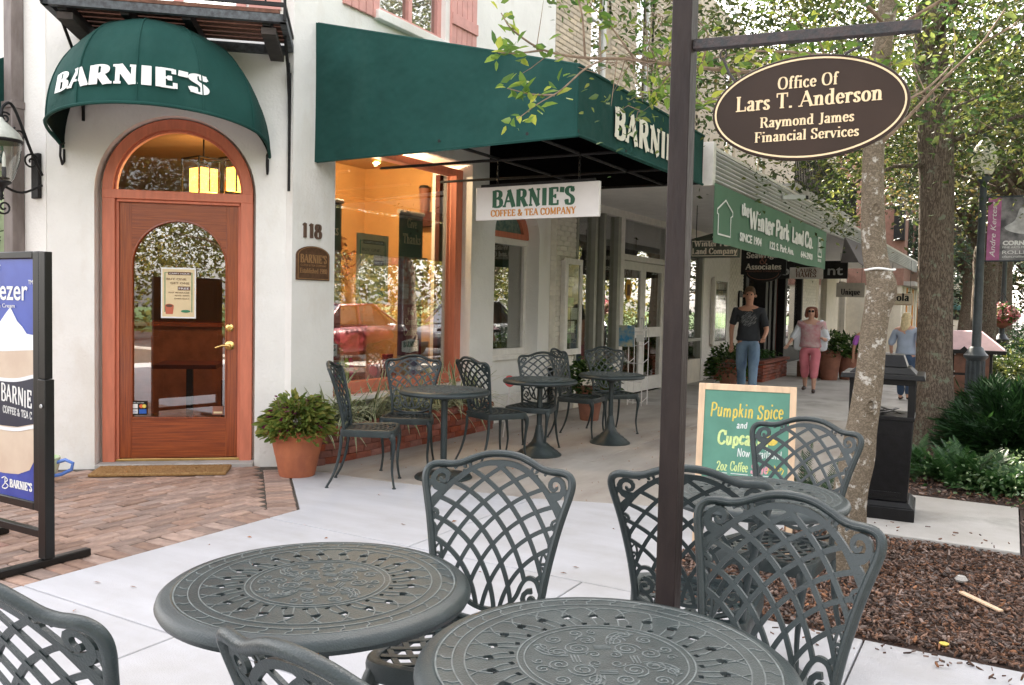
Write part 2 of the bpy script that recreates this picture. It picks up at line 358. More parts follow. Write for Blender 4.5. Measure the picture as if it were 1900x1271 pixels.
def leaf_mesh(name, cen, size, m, parent=None, seed=0, aspect=.42, six=False, droop=.2, world=True, updir=.5, axis=None):
    """one foliage mesh: a small folded leaf on every centre (numpy)"""
    g = np.random.default_rng(seed); n = len(cen); cen = np.asarray(cen, float)
    d = g.normal(size=(n, 3)) if axis is None else axis + g.normal(size=(n,3))*.35
    d[:, 2] = d[:, 2]*.6 - droop; d /= np.linalg.norm(d, axis=1)[:, None]
    up = g.normal(size=(n, 3))*.55; up[:, 2] += updir
    sdir = np.cross(d, up); sdir /= np.linalg.norm(sdir, axis=1)[:, None]+1e-9; nn = np.cross(sdir, d)
    L = size*g.uniform(.6, 1.25, n); W = L*aspect*g.uniform(.8, 1.2, n)
    d = d*L[:, None]; sd_ = sdir*W[:, None]*.5; up_ = nn*(W*.22)[:, None]
    if six:
        P = [cen, cen+d*.3+sd_*.95+up_, cen+d*.68+sd_*.7+up_, cen+d, cen+d*.68-sd_*.7+up_, cen+d*.3-sd_*.95+up_, cen+d*.5]
        tri = [(0,1,6),(1,2,6),(2,3,6),(3,4,6),(4,5,6),(5,0,6)]
    else:
        P = [cen, cen+d*.45+sd_+up_, cen+d, cen+d*.45-sd_+up_]
        tri = [(0,1,2),(0,2,3)]
    k = len(P); V = np.stack(P, 1).reshape(-1, 3); T = np.array(tri)
    Fc = (T[None]+(np.arange(n)*k)[:, None, None]).reshape(-1, 3)
    me = bpy.data.meshes.new(name); me.vertices.add(len(V)); me.vertices.foreach_set('co', V.ravel())
    me.loops.add(Fc.size); me.loops.foreach_set('vertex_index', Fc.ravel().astype(np.int32))
    me.polygons.add(len(Fc)); me.polygons.foreach_set('loop_start', np.arange(0, Fc.size, 3, dtype=np.int32))
    me.update(calc_edges=True); me.materials.append(m)
    return put(name, me, parent, world)

def skin(chains, sub=2, base=8):
    """organic limbs: chains = lists of (x,y,z,r); consecutive verts joined, equal points merged -> (verts, faces)"""
    vs = []; rs = []; es = []; idx = {}
    for ch in chains:
        last = None
        for p in ch:
            key = (round(p[0], 4), round(p[1], 4), round(p[2], 4))
            if key not in idx: idx[key] = len(vs); vs.append(p[:3]); rs.append(p[3])
            i = idx[key]
            if last is not None and last != i: es.append((last, i))
            last = i
    me = bpy.data.meshes.new('sk'); me.from_pydata(vs, es, []); o = bpy.data.objects.new('sk', me); COL.objects.link(o)
    o.modifiers.new('s', 'SKIN'); md = o.modifiers.new('b', 'SUBSURF'); md.levels = sub; md.render_levels = sub
    for i, r_ in enumerate(rs):
        rr = r_ if hasattr(r_, '__len__') else (r_, r_)
        me.skin_vertices[0].data[i].radius = rr
    me.skin_vertices[0].data[0].use_root = True
    bpy.context.view_layer.update()
    out = bpy.data.meshes.new_from_object(o.evaluated_get(bpy.context.evaluated_depsgraph_get()))
    bpy.data.objects.remove(o); bpy.data.meshes.remove(me)
    return out
def skin_part(name, chains, m, parent, sub=2, world=False, fold=0.0):
    me = skin(chains, sub)
    if fold:
        from mathutils import noise
        me.update()
        for v in me.vertices:
            q = v.co*7; v.co += v.normal*(fold*(noise.noise(Vector((q.x*1.3, q.y*1.3, q.z*.8+parent.location.x)))+.6*noise.noise(q*2.3)))
    me.materials.clear(); me.materials.append(m); me.shade_smooth(); me.name = name
    return put(name, me, parent, world)
# ------------------------------------------------------------------ materials
M_alu = mat('dark grey green powder coated aluminium', (.021,.032,.034), .38, .0, var=.22, scale=9, bump=.35, bscale=260, spec=.5, stain=(5,.55,.12,(.045,.060,.062),.6,(1,1,1)), spots=(85,.69,.02,(.15,.16,.155),.45,(1,1,1)))
M_ridge = mat('lightened aluminium ridges', (.125,.145,.145), .5, 0, var=.25, scale=40, spec=.4)  # ridges lightened: highlights put into the colour, along with wear
M_iron = mat('black wrought iron', (.012,.0115,.012), .5, 0, spec=.3, var=.4, scale=25, bump=.4, bscale=120)
M_brownpost = mat('weathered brown black steel', (.020,.014,.014), .45, 0, spec=.25, var=.35, scale=14, bump=.5, bscale=80, stretch=(1,1,.25), col2=(.034,.024,.022))
M_arm = mat('rust spotted steel bar', (.075,.055,.055), .6, .1, scale=55, col2=(.035,.04,.045), bump=.8, bscale=150)
M_stucco = mat('cream white stucco', (.83,.815,.78), .88, 0, var=.035, scale=2.2, bump=.9, bscale=45, lbump=(6,.012), stain=(1.3,.54,.10,(.66,.60,.52),.38,(1,1,.45)), spots=(42,.70,.03,(.45,.40,.34),.5,(1,1,1)))
M_stucco2 = mat('aged cream stucco', (.70,.65,.57), .85, 0, scale=3.2, col2=(.60,.54,.46), bump=.6, bscale=60)
M_white = mat('white painted wood', (.82,.79,.74), .5, 0, var=.06, scale=12, bump=.15, bscale=40)
M_fascia = mat('off white corrugated metal', (.58,.59,.57), .45, .0, scale=3, col2=(.42,.43,.42), bump=.1, stretch=(1,.25,1))
M_salmon = mat('salmon painted wood', (.60,.19,.11), .55, 0, var=.10, scale=7, bump=.15, bscale=50, stretch=(3,3,.5))
M_pink = mat('faded pink painted shutter', (.66,.33,.29), .6, 0, var=.08, scale=8)
M_door = mat('red brown varnished oak', (.36,.082,.020), .30, 0, scale=6, col2=(.19,.036,.011), bump=.12, bscale=60, stretch=(14,14,.5), coat=.4)
M_doorh = mat('varnished oak rail', (.34,.077,.019), .30, 0, scale=6, col2=(.18,.034,.011), bump=.12, bscale=60, stretch=(.5,.5,14), coat=.4)
M_brass = mat('polished brass', (.83,.58,.22), .18, 1, var=.05)
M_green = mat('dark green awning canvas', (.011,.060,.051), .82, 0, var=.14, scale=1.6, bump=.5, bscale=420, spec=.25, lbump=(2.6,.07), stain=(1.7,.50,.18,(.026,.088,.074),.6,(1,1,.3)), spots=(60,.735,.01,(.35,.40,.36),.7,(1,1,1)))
M_greenu = mat('shade darkened awning underside', (.010,.018,.016), .95, 0, spec=.05, var=.1)  # darker copy of the canvas, shade of the underside put into its colour
M_awnshade = mat('awning canvas with shade painted black', (.004,.004,.0045), .95, 0, spec=0.0, var=.2)  # same canvas seen from inside; the shade under the awning is painted black
M_banner = mat('faded green banner vinyl', (.085,.19,.12), .65, 0, var=.16, scale=1.1, bump=.2, bscale=4, stretch=(1,.6,.3))
M_letter = mat('white lettering', (.84,.84,.82), .6, 0, var=.03)
M_letterc = mat('cream lettering', (.78,.74,.63), .6, 0, var=.03)
M_gold = mat('pale gold lettering', (.86,.66,.42), .5, 0, var=.05)
M_gletter = mat('dark green lettering', (.012,.10,.045), .5, 0, var=.05)
M_oletter = mat('orange lettering', (.62,.25,.03), .5, 0, var=.05)
M_signw = mat('white sign board', (.80,.76,.74), .4, 0, var=.03)
M_ovl = mat('dark brown sign enamel', (.036,.021,.016), .35, 0, var=.22, scale=2.5, spec=.3)
M_bronze = mat('brown bronze plaque', (.13,.066,.038), .4, .5, var=.2, scale=30)
M_bronzel = mat('bronze raised letters', (.42,.24,.12), .35, .6, var=.1)
M_terra = mat('terracotta', (.50,.165,.075), .78, 0, scale=7, col2=(.36,.115,.06), bump=.3, bscale=70, stretch=(1,1,.5))
M_terra2 = mat('brown clay', (.27,.115,.075), .8, 0, scale=6, var=.2)
M_soil = mat('potting soil', (.03,.02,.014), 1, 0, var=.4, scale=40, bump=1, bscale=60)
M_brick = mat('old red clay brick', (.35,.115,.075), .85, 0, scale=14, col2=(.22,.075,.055), bump=.9, bscale=70, per_obj=.30)
M_paver = mat('worn rose paving brick', (.41,.285,.225), .92, 0, scale=10, col2=(.27,.185,.15), bump=1, bscale=60, per_obj=.26)
M_mortar = mat('pale mortar', (.36,.30,.26), .95, 0, var=.2, scale=30, bump=1, bscale=80)
M_joint = mat('sandy joint soil', (.085,.07,.055), 1, 0, var=.4, scale=30, bump=1, bscale=90)
M_bbrick = mat('pale tan brick', (.56,.47,.36), .85, 0, scale=9, var=.12, bump=.6, bscale=60, per_obj=.16)
M_wbrick = mat('white painted brick', (.76,.72,.64), .75, 0, scale=6, var=.1, bump=.7, bscale=50, per_obj=.05)
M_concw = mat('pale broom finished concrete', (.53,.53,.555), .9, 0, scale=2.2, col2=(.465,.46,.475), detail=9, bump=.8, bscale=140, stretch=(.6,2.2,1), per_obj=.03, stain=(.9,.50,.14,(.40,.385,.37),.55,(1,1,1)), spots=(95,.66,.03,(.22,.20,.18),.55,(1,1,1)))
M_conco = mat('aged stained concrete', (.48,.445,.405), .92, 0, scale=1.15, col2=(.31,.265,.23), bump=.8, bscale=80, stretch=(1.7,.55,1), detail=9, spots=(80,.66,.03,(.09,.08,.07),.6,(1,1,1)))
M_conco2 = mat('grey concrete walk', (.52,.50,.475), .92, 0, scale=1.6, col2=(.40,.375,.345), bump=.7, bscale=90, detail=8, stain=(1.4,.53,.10,(.25,.235,.21),.5,(1,1,1)), spots=(80,.67,.03,(.12,.11,.10),.5,(1,1,1)))
M_asph = mat('asphalt', (.055,.055,.056), .9, 0, var=.2, scale=20, bump=1, bscale=90)
M_mulchb = mat('dark mulch bed', (.06,.032,.023), 1, 0, scale=30, col2=(.025,.014,.01), bump=1, bscale=50)
M_chip = mat('bark chips', (.22,.135,.098), .88, 0, scale=20, col2=(.085,.05,.038), isl=.75)
M_oaktrunk = mat('ridged grey brown oak bark', (.19,.145,.105), .95, 0, scale=26, col2=(.075,.052,.038), bump=1, bscale=38, stretch=(1.6,1.6,.28))
M_lichen = mat('smooth bark with pale lichen', (.27,.225,.17), .9, 0, scale=13, col2=(.15,.115,.085), bump=.6, bscale=60)
M_twig = mat('twig bark', (.24,.17,.12), .9, 0, var=.3, scale=20)
M_fleece = mat('coir doormat', (.40,.245,.10), 1, 0, scale=60, col2=(.26,.14,.05), bump=1, bscale=240)
M_binm = mat('black cast bin enamel', (.006,.006,.007), .36, 0, spec=.3, var=.35, scale=20, bump=.2, bscale=90)
M_frame = mat('black anodised frame', (.008,.0075,.007), .35, 0, spec=.35, var=.2)
M_lampost = mat('blue grey painted post', (.050,.062,.072), .42, 0, var=.2, scale=12)
M_orange = mat('orange interior wall', (.60,.34,.12), .85, 0, var=.08, scale=3)
M_ceil = mat('interior ceiling', (.50,.32,.15), .9, 0, var=.1, scale=1.2)
M_dark = mat('dark interior', (.05,.04,.032), .9, 0, var=.3)
M_maroon = mat('dark maroon wood', (.07,.018,.012), .7, 0, spec=.15, var=.2)
M_pinewood = mat('pale pine frame', (.76,.54,.36), .55, 0, var=.12, scale=5, stretch=(4,4,.6))
M_orangewood = mat('amber pine side', (.55,.22,.05), .5, 0, var=.1)
M_chalkb = mat('green chalkboard', (.13,.30,.23), .75, 0, spec=.2, var=.12, scale=3.5)
M_chy = mat('yellow chalk', (.75,.58,.12), .9, 0, var=.2, scale=80)
M_chw = mat('white chalk', (.78,.80,.78), .9, 0, var=.15, scale=80)
M_chp = mat('pink chalk', (.75,.35,.42), .9, 0, var=.15, scale=80)
M_chg = mat('lime chalk', (.66,.78,.34), .9, 0, var=.15, scale=80)
M_glass = glass('window glass', .27, (.95,.96,.95), k=1.0)
M_glassd = glass('door glass', .21, (.78,.74,.68), k=1.0)
M_glassb = glass('storefront glass', .30, (.70,.72,.68), k=1.0)
M_glasst = glass('transom glass', .05, (.95,.93,.90), k=.5)
M_lglass = glass('lantern glass', .06, (.93,.95,.9), .05)
M_steel = mat('brushed steel', (.45,.46,.46), .35, .8, var=.1)

# ------------------------------------------------------------------ cast aluminium bistro chair
def bk(u, v, w_=0.0):
    """backrest surface: u across, v up from its lower rail, w towards the sitter (+y)"""
    return (u, -.200 - .13*v - .30*v*v + .55*u*u + w_, .475 + v*.985)
POSTS = [(.170,-.05),(.172,.02),(.178,.08),(.188,.15),(.201,.22),(.216,.29),(.232,.35),(.243,.39)]
TOPL = [(.2465,.418),(.240,.438),(.222,.449),(.196,.4515),(.168,.451),(.138,.456),(.104,.470),(.066,.484),(.030,.4905),(0,.492)]
def outline_r(): return spline(POSTS + TOPL, 4)
def hw(v):
    P = POSTS + TOPL[:2]
    for i in range(len(P)-1):
        if P[i][1] <= v <= P[i+1][1]: return P[i][0] + (P[i+1][0]-P[i][0])*(v-P[i][1])/(P[i+1][1]-P[i][1])
    return .17
INNER = [(-.222,.312),(-.208,.345),(-.176,.375),(-.138,.410),(-.095,.441),(-.05,.459),(0,.464)]
LOWR = [(-.172,.088),(-.155,.121),(-.128,.126),(-.108,.104),(-.092,.066),(-.066,.034),(-.03,.018),(0,.014)]
def interp(P, x, i=0, j=1):
    for a, b in zip(P[:-1], P[1:]):
        lo, hi = sorted((a[i], b[i]))
        if lo <= x <= hi and hi > lo: return a[j] + (b[j]-a[j])*(x-a[i])/(b[i]-a[i])
    return P[-1][j] if abs(x) < abs(P[0][i]) else P[0][j]
def in_back(u, v):
    a = -abs(u)
    if abs(u) > hw(v)-.004: return False
    if a > -.222 and v > interp(INNER, a)+.003: return False
    if a > -.172 and v < interp(LOWR, a)-.004: return False
    if a <= -.172 and v < .10: return False
    return v > .0
def make_chair():
    t = thing('bistro_chair', 'x', 'chair')
    # backrest frame: one bent tube from seat to seat, moulded
    m = MB(); r = outline_r(); path = [(-u, v) for u, v in r] + [(u, v) for u, v in r[::-1][1:]]
    m.tube([bk(u, v) for u, v in path], .0125, 10, ell=1.0)
    m.tube([bk(u, v, .010) for u, v in path], .0045, 6)
    low = spline([(-.171,.018),(-.13,-.002),(-.07,-.017),(0,-.022),(.07,-.017),(.13,-.002),(.171,.018)], 4)
    m.tube([bk(u, v) for u, v in low], .0095, 8)
    m.build('back_frame', M_alu, t, world=False)
    # lattice
    m = MB()
    for sgn in (1, -1):
        for k in range(-3, 6):
            rr_ = .30 + (.029 + .058*k)
            if rr_ < .12: continue
            cu_, cv = .305, -.03
            P = []; runs = []
            for i in range(0, 111):
                a = R(i); u = cu_ - rr_*math.cos(a)*1.0; v = cv + rr_*math.sin(a)*1.02
                if in_back(u, v): P.append((sgn*u, v))
                elif P: runs.append(P); P = []
            if P: runs.append(P)
            for P in runs:
                if len(P) > 6:
                    P = P[::3] + ([P[-1]] if (len(P)-1) % 3 else [])
                    z = .0008*sgn
                    m.ribbon(P, .0130, .0080, lambda u, v, w_, z=z: bk(u, v, w_+z))
    m.build('lattice', M_alu, t, world=False)
    m = MB()
    IN = spline(INNER, 4); LO = spline(LOWR, 4)
    m.ribbon(IN + [(-u, v) for u, v in IN[::-1][1:]], .017, .010, bk)
    m.ribbon(LO + [(-u, v) for u, v in LO[::-1][1:]], .013, .012, bk)
    for sg in (1, -1):
        X = lambda u, v, w_, sg=sg: bk(sg*u, v, w_)
        m.ribbon(spiral(.190,.408,.037,1.35,R(-120),1,.12,12), [.021-.013*i/16 for i in range(17)], .011, X)
        m.ribbon(spline([(.226,.325),(.235,.365),(.228,.395),(.206,.385),(.172,.378)], 4), .018, .010, X)
        m.ribbon(spiral(.118,.448,.018,1.1,R(-60),-1,.2,10), .009, .010, X)
        m.ribbon(spline([(.150,.437),(.158,.447),(.150,.455)], 4), .008, .010, X)
        m.ribbon(spiral(.205,.292,.018,1.2,R(60),1,.2,10), .009, .010, X)
        m.ribbon(spline([(.214,.272),(.198,.262),(.188,.240),(.191,.215)], 4), .007, .010, X)
        m.ribbon(spiral(.178,.165,.013,1.1,R(200),-1,.2,10), .007, .010, X)
        m.ribbon(spline([(.186,.190),(.172,.205),(.165,.180),(.166,.150)], 4), .006, .010, X)
        m.ribbon(spiral(.139,.060,.030,1.3,R(80),1,.12,12), [.016-.008*i/15 for i in range(16)], .012, X)
        m.ribbon(spiral(.095,.014,.015,1.1,R(150),-1,.2,10), .008, .011, X)
        m.ribbon(spline([(.112,-.006),(.120,.02),(.139,.036)], 4), .009, .011, X)
    m.build('scrollwork', M_alu, t, world=False)
    # seat: moulded rim + lattice
    def seat_xf(u, v, w_): return (u, v, .449 + w_ - .012*(1-(u/.24)**2))
    half = spline([(0,.215),(.12,.211),(.19,.198),(.221,.165),(.222,.10),(.208,0),(.192,-.11),(.181,-.185),(.15,-.203),(0,-.208)], 4)
    ring = half + [(-u, v) for u, v in half[::-1][1:-1]]
    n = len(ring); m = MB(); vs = []
    prof = [(1.0,-.050),(1.035,-.048),(1.045,-.010),(1.03,.004),(.97,.008),(.90,.002),(.89,-.010),(.93,-.018),(.95,-.045)]
    for u, v in ring:
        for s_, z in prof: vs.append((u*s_, v*s_, .449+z))
    q = len(prof)
    m.add(vs, [(i*q+k, ((i+1)%n)*q+k, ((i+1)%n)*q+(k+1)%q, i*q+(k+1)%q) for i in range(n) for k in range(q)])
    m.build('seat_rim', M_alu, t, world=False)
    m = MB()
    def in_seat(u, v):
        if v > .192 - .25*u*u*4 or v < -.19: return False
        return abs(u) < (.181 + (.222-.181)*(v+.185)/.36)*.93
    for sgn in (1, -1):
        for k in range(12):
            rr_ = .16 + .052*k; P = []; runs = []
            for i in range(-20, 120, 1):
                a = R(i); u = .36 - rr_*math.cos(a); v = -.30 + rr_*math.sin(a)
                if in_seat(u, v): P.append((sgn*u, v))
                elif P: runs.append(P); P = []
            if P: runs.append(P)
            for P in runs:
                if len(P) > 4:
                    P = P[::4] + ([P[-1]] if (len(P)-1) % 4 else [])
                    m.ribbon(P, .017, .007, lambda u, v, w_, sgn=sgn: seat_xf(u, v, w_+.0006*sgn))
    m.build('seat_lattice', M_alu, t, world=False)
    for sg in (1, -1):
        m = MB()   # cabriole front leg
        P = spline([(sg*.195,.180,.430),(sg*.205,.200,.385),(sg*.204,.207,.330),(sg*.196,.200,.24),(sg*.190,.196,.14),(sg*.197,.207,.05),(sg*.203,.215,.010)], 5)
        n_ = len(P); rad = [np.interp(i/(n_-1), [0,.12,.25,.45,.75,1], [.024,.027,.019,.0125,.0095,.009]) for i in range(n_)]
        m.tube(P, list(rad), 10); m.lathe([(.009,.012),(.016,.006),(.016,0)], (sg*.203,.215,0), 12)
        m.build('leg', M_alu, t, world=False)
        m = MB()   # rear leg sweeping back
        P = spline([bk(sg*.170,-.05), (sg*.171,-.200,.40), (sg*.174,-.205,.32), (sg*.178,-.225,.20), (sg*.185,-.262,.09), (sg*.192,-.305,.010)], 5)
        n_ = len(P); m.tube(P, [float(np.interp(i/(n_-1), [0,.3,1], [.0125,.0135,.0095])) for i in range(n_)], 10)
        m.lathe([(.009,.012),(.015,.006),(.015,0)], (sg*.192,-.305,0), 12)
        m.build('leg', M_alu, t, world=False)
    return reg(t)
chair0 = make_chair(); used = [False]
def place_chair(x, y, facing, label, group):
    """facing = direction (degrees from +x) in which a sitter looks"""
    o = chair0 if not used[0] else copy_tree(chair0)
    used[0] = True
    o.location = (x, y, 0); o.rotation_euler = (0, 0, R(facing-90))
    tag(o, label, 'chair', group); return o
G1 = 'lattice back chairs around the foreground tables'; G2 = 'lattice back chairs under the big awning'
CH = [
 (-1.335, 2.035, -77, 'pale lit metal lattice chair between the two big front tables, back whole in view', G1),
 (-.54, 1.96, -102, 'largest metal lattice chair, right of the sign post behind the right front table', G1),
 (-.905, 2.815, 103, 'dark metal lattice chair directly behind the sign post, seat turned away', G1),
 (-.82, 3.63, -101, 'metal lattice chair in front of the chalkboard and the mottled tree trunk', G1),
 (-1.50, 1.10, 92, 'metal lattice chair cut off by the bottom left corner of the photo', G1),
 (-.80, 1.18, 84, 'metal chair at the bottom edge with only one top corner of its back showing', G1),
 (-4.34, 5.20, 32, 'metal chair seen side-on beside the terracotta pot, left of its table', G2),
 (-4.52, 5.93, -60, 'metal lattice chair in front of the orange shop window', G2),
 (-4.07, 6.66, 68, 'metal chair between two tables in front of the white pier, back half turned', G2),
 (-4.02, 7.28, -78, 'metal lattice chair with its full back against the narrow arched window', G2),
 (-4.02, 8.36, 6, 'metal chair seen edge-on against the peeling white wall', G2),
 (-3.90, 8.98, -40, 'farthest metal chair, next to the leafy pot by the glass doors', G2),
]
for c in CH: place_chair(*c)

# ------------------------------------------------------------------ round cast tables
def disc_with_holes(name, Ro, holes, z0, z1, m, parent):
    cu = bpy.data.curves.new(name, 'CURVE'); cu.dimensions = '2D'; cu.fill_mode = 'BOTH'; cu.extrude = (z1-z0)/2
    def sp(P):
        s = cu.splines.new('POLY'); s.points.add(len(P)-1); s.use_cyclic_u = True
        for q, p in zip(s.points, P): q.co = (p[0], p[1], 0, 1)
    sp([(Ro*math.cos(2*math.pi*i/96), Ro*math.sin(2*math.pi*i/96)) for i in range(96)])
    for h in holes: sp(h)
    ob = bpy.data.objects.new('t', cu); COL.objects.link(ob); bpy.context.view_layer.update()
    me = bpy.data.meshes.new_from_object(ob.evaluated_get(bpy.context.evaluated_depsgraph_get()))
    bpy.data.objects.remove(ob); bpy.data.curves.remove(cu)
    me.transform(Matrix.Translation((0,0,(z0+z1)/2))); me.materials.clear(); me.materials.append(m); me.name = name
    return put(name, me, parent, False)
def make_table(base, m=M_alu):
    t = thing('round_table', 'x', 'table'); Zt = .733
    holes = []; N = 24
    def pol(r, a): return (r*math.cos(a), r*math.sin(a))
    for k in range(N):
        a = 2*math.pi*k/N
        holes.append([pol(.252,a-.030), pol(.243,a+.060), pol(.224,a+.034), pol(.233,a-.058)])
        a += math.pi/N
        holes.append([pol(.200,a-.028), pol(.195,a+.040), pol(.185,a+.026), pol(.190,a-.040)])
    disc_with_holes('tabletop', .352, holes, Zt-.007, Zt-.001, m, t)
    b = MB()
    b.lathe([(.346,-.001),(.352,.0015),(.358,-.001),(.372,-.003),(.384,-.012),(.388,-.024),(.382,-.036),(.368,-.042),(.356,-.040),(.350,-.030),(.346,-.012)], (0,0,Zt), 96)
    b.f = b.f[:-2]; b.mi = b.mi[:-2]
    n96 = 96; L = 11; b.f += [((L-1)*n96+k, (L-1)*n96+(k+1)%n96, (k+1)%n96, k) for k in range(n96)]; b.mi += [0]*n96
    b.build('rim', m, t, world=False)
    # raised relief lines
    b = MB()
    def ln(P, w_=.0028, h=.0024): b.ribbon(P, w_, h, lambda u, v, w__: (u, v, Zt-.0006+w__))
    def ring(r, w_): ln([pol(r, 2*math.pi*i/96) for i in range(97)], w_)
    for r, w_ in ((.345,.0035),(.312,.0028),(.287,.0028),(.180,.0030),(.166,.0026)): ring(r, w_)
    for k in range(36):
        a = 2*math.pi*k/36
        ln(spline([pol(.344,a-.012), pol(.335,a-.010), pol(.328,a+.018), pol(.320,a+.022), pol(.313,a+.02)], 3))
    for k in range(N):
        a = 2*math.pi*k/N
        ln([pol(.184,a-.02), pol(.215,a+.015), pol(.226,a+.030)]); ln([pol(.247,a-.030), pol(.268,a+.0), pol(.286,a+.045)])
        ln([pol(.233,a-.050), pol(.215,a-.10), pol(.200,a-.115)]); ln([pol(.240,a+.050), pol(.262,a-.01+.02), pol(.284,a-.06)])
    for q in range(4):
        A = q*math.pi/2
        def rot(P): return [(x*math.cos(A)-y*math.sin(A), x*math.sin(A)+y*math.cos(A)) for x, y in P]
        for cx_, cy_, r_, tn, a0, sg in ((.050,.052,.030,2.2,0,1),(.095,.030,.024,1.8,90,-1),(.030,.095,.024,1.8,0,1),(.130,.052,.017,1.5,200,1),(.052,.130,.017,1.5,60,-1),(.095,.100,.020,1.7,40,1),(.022,.022,.016,1.4,100,-1),(.138,.015,.012,1.3,0,1)):
            ln(rot(spiral(cx_, cy_, r_, tn, R(a0), sg, .15, 12)), .0026)
        for i in range(3):
            ln(rot(spline([(.012+.007*i,.075),(.012+.009*i,.10),(.022+.014*i,.125),(.045+.015*i,.143-.006*i)], 4)), .0026)
            ln(rot([(-.018,.052+.007*i),(.018,.056+.007*i)]), .0026)
    b.build('relief_ridges', M_ridge, t, world=False)
    b = MB(); b.lathe([(.02,-.10),(.045,-.085),(.10,-.030),(.14,-.012)], (0,0,Zt), 20)
    for k in range(4):
        a = k*math.pi/2+.4; b.beam((.03*math.cos(a),.03*math.sin(a),Zt-.07), (.30*math.cos(a),.30*math.sin(a),Zt-.018), .022, .012)
    b.build('bracket', m, t, world=False)
    b = MB(); b.lathe([(.028,.04),(.028,Zt-.09)], (0,0,0), 20); b.build('column', m, t, world=False)
    b = MB()
    if base == 'bell': prof = [(.235,0),(.238,.008),(.225,.022),(.205,.030),(.200,.042),(.165,.058),(.160,.070),(.120,.088),(.112,.100),(.080,.125),(.060,.165),(.045,.22),(.034,.28),(.030,.29)]
    else: prof = [(.245,0),(.248,.008),(.235,.022),(.14,.036),(.05,.05),(.036,.08)]
    b.lathe(prof, (0,0,0), 40); b.build('base', m, t, world=False, ang=50)
    return reg(t)
tf = make_table('flat'); tb = make_table('bell')
def place_table(o, x, y, rz, label, grp, sc=1):
    o.location = (x, y, 0); o.rotation_euler = (0,0,R(rz)); tag(o, label, 'table', grp); o.scale = (sc, sc, 1)
GT1 = 'round cast tables in the foreground'; GT2 = 'round cast tables under the awning'
place_table(tf, -1.49, 1.59, 12, 'left of the two big round metal tables in the foreground', GT1)
t2 = copy_tree(tf); place_table(t2, -.68, 1.56, 31, 'right of the two big round metal tables, at the foot of the sign post', GT1)
t3 = copy_tree(tf); place_table(t3, -.83, 3.32, 5, 'round metal table half hidden behind the front chairs, before the chalkboard', GT1, .9)
t4 = copy_tree(tf); place_table(t4, -4.00, 5.73, 20, 'round metal table with a flat disc foot in front of the orange window', GT2, .97)
place_table(tb, -3.87, 7.14, 0, 'middle of the three round tables under the awning, on a stepped bell foot', GT2, .93)
t5 = copy_tree(tb); place_table(t5, -3.60, 8.22, 44, 'farthest round table under the awning, on a stepped bell foot', GT2, .90)

# ------------------------------------------------------------------ steel post with the oval sign
PX, PY = -.768, 2.170
t = thing('sign_post', 'dark square steel post with a side arm rising behind the front tables', 'sign post', (PX, PY, 0))
MB().box(PX-.027, PX+.027, PY-.027, PY+.027, 0, 3.4).build('post', M_brownpost, t, bev=.003)
MB().box(PX-.06, PX+.06, PY-.06, PY+.06, 0, .012).build('base_plate', M_brownpost, t, bev=.002)
MB().beam((PX+.027, PY, 2.134), (PX+.565, PY, 2.106), .026, .026).build('arm', M_arm, t, bev=.002)
for i, x in enumerate((PX+.105, PX+.435)):
    h = MB(); h.tube([(x+.008*math.cos(a), PY, 2.112-.012+.012*math.sin(a)-.0) for a in np.linspace(0, 2*math.pi, 13)], .0022, 6)
    h.build('hook', M_arm, t)
sx0, sz0, sa, sb = -.452, 1.945, .2315, .128
t = thing('oval_sign', 'dark brown oval office sign with gold rim lettering hanging from the steel arm', 'sign', (sx0, PY, sz0))
def ell(a, b, n=72): return [(a*math.cos(2*math.pi*i/n), b*math.sin(2*math.pi*i/n)) for i in range(n)]
TILT = .02
Xs = Vector((math.cos(R(3)), math.sin(R(3)), 0)); oxf = frame_xf((sx0, PY, sz0), Xs, (0,0,1))
oxf2 = lambda x, y, z: oxf(x, y, z)
MB().prism(ell(sa, sb), -.012, 0, oxf2).build('board', M_ovl, t, bev=.003)
m = MB(); m.ribbon(ell(sa-.009, sb-.009) + ell(sa-.009, sb-.009)[:1], .0042, .002, lambda u, v, w_: oxf(u, v, w_+.001)); m.build('gold_border', M_gold, t)
m = MB()
def line_on(s_, h, v, width, **k): pen_text(m, s_, h, lambda u, vv, w_: oxf(u, vv+v, w_), width=width, depth=.0016, **k)
line_on('Office Of', .0300, .050, .142, thick=.165, thin=.06)
line_on('Lars T. Anderson', .0375, .0035, .345, thick=.175, thin=.065)
line_on('Raymond James', .0255, -.041, .222, thick=.175, thin=.06)
line_on('Financial Services', .0255, -.077, .246, thick=.175, thin=.06)
m.build('lettering', M_gold, t)
for x, zt in ((PX+.105, 2.098), (PX+.435, 2.083)):
    m = MB(); dz = sz0 + sb*math.sqrt(max(0, 1-((x-sx0)/sa)**2)) - .004
    xm = x + (.035 if x < sx0 else -.035)
    m.tube([(x, PY, zt-.008), ((x+xm)/2, PY-.003, (zt+dz)/2+.004), (xm, PY-.004, sz0+sb*math.sqrt(1-((xm-sx0)/sa)**2)-.002)], .0035, 7); m.build('hanger', M_arm, t)
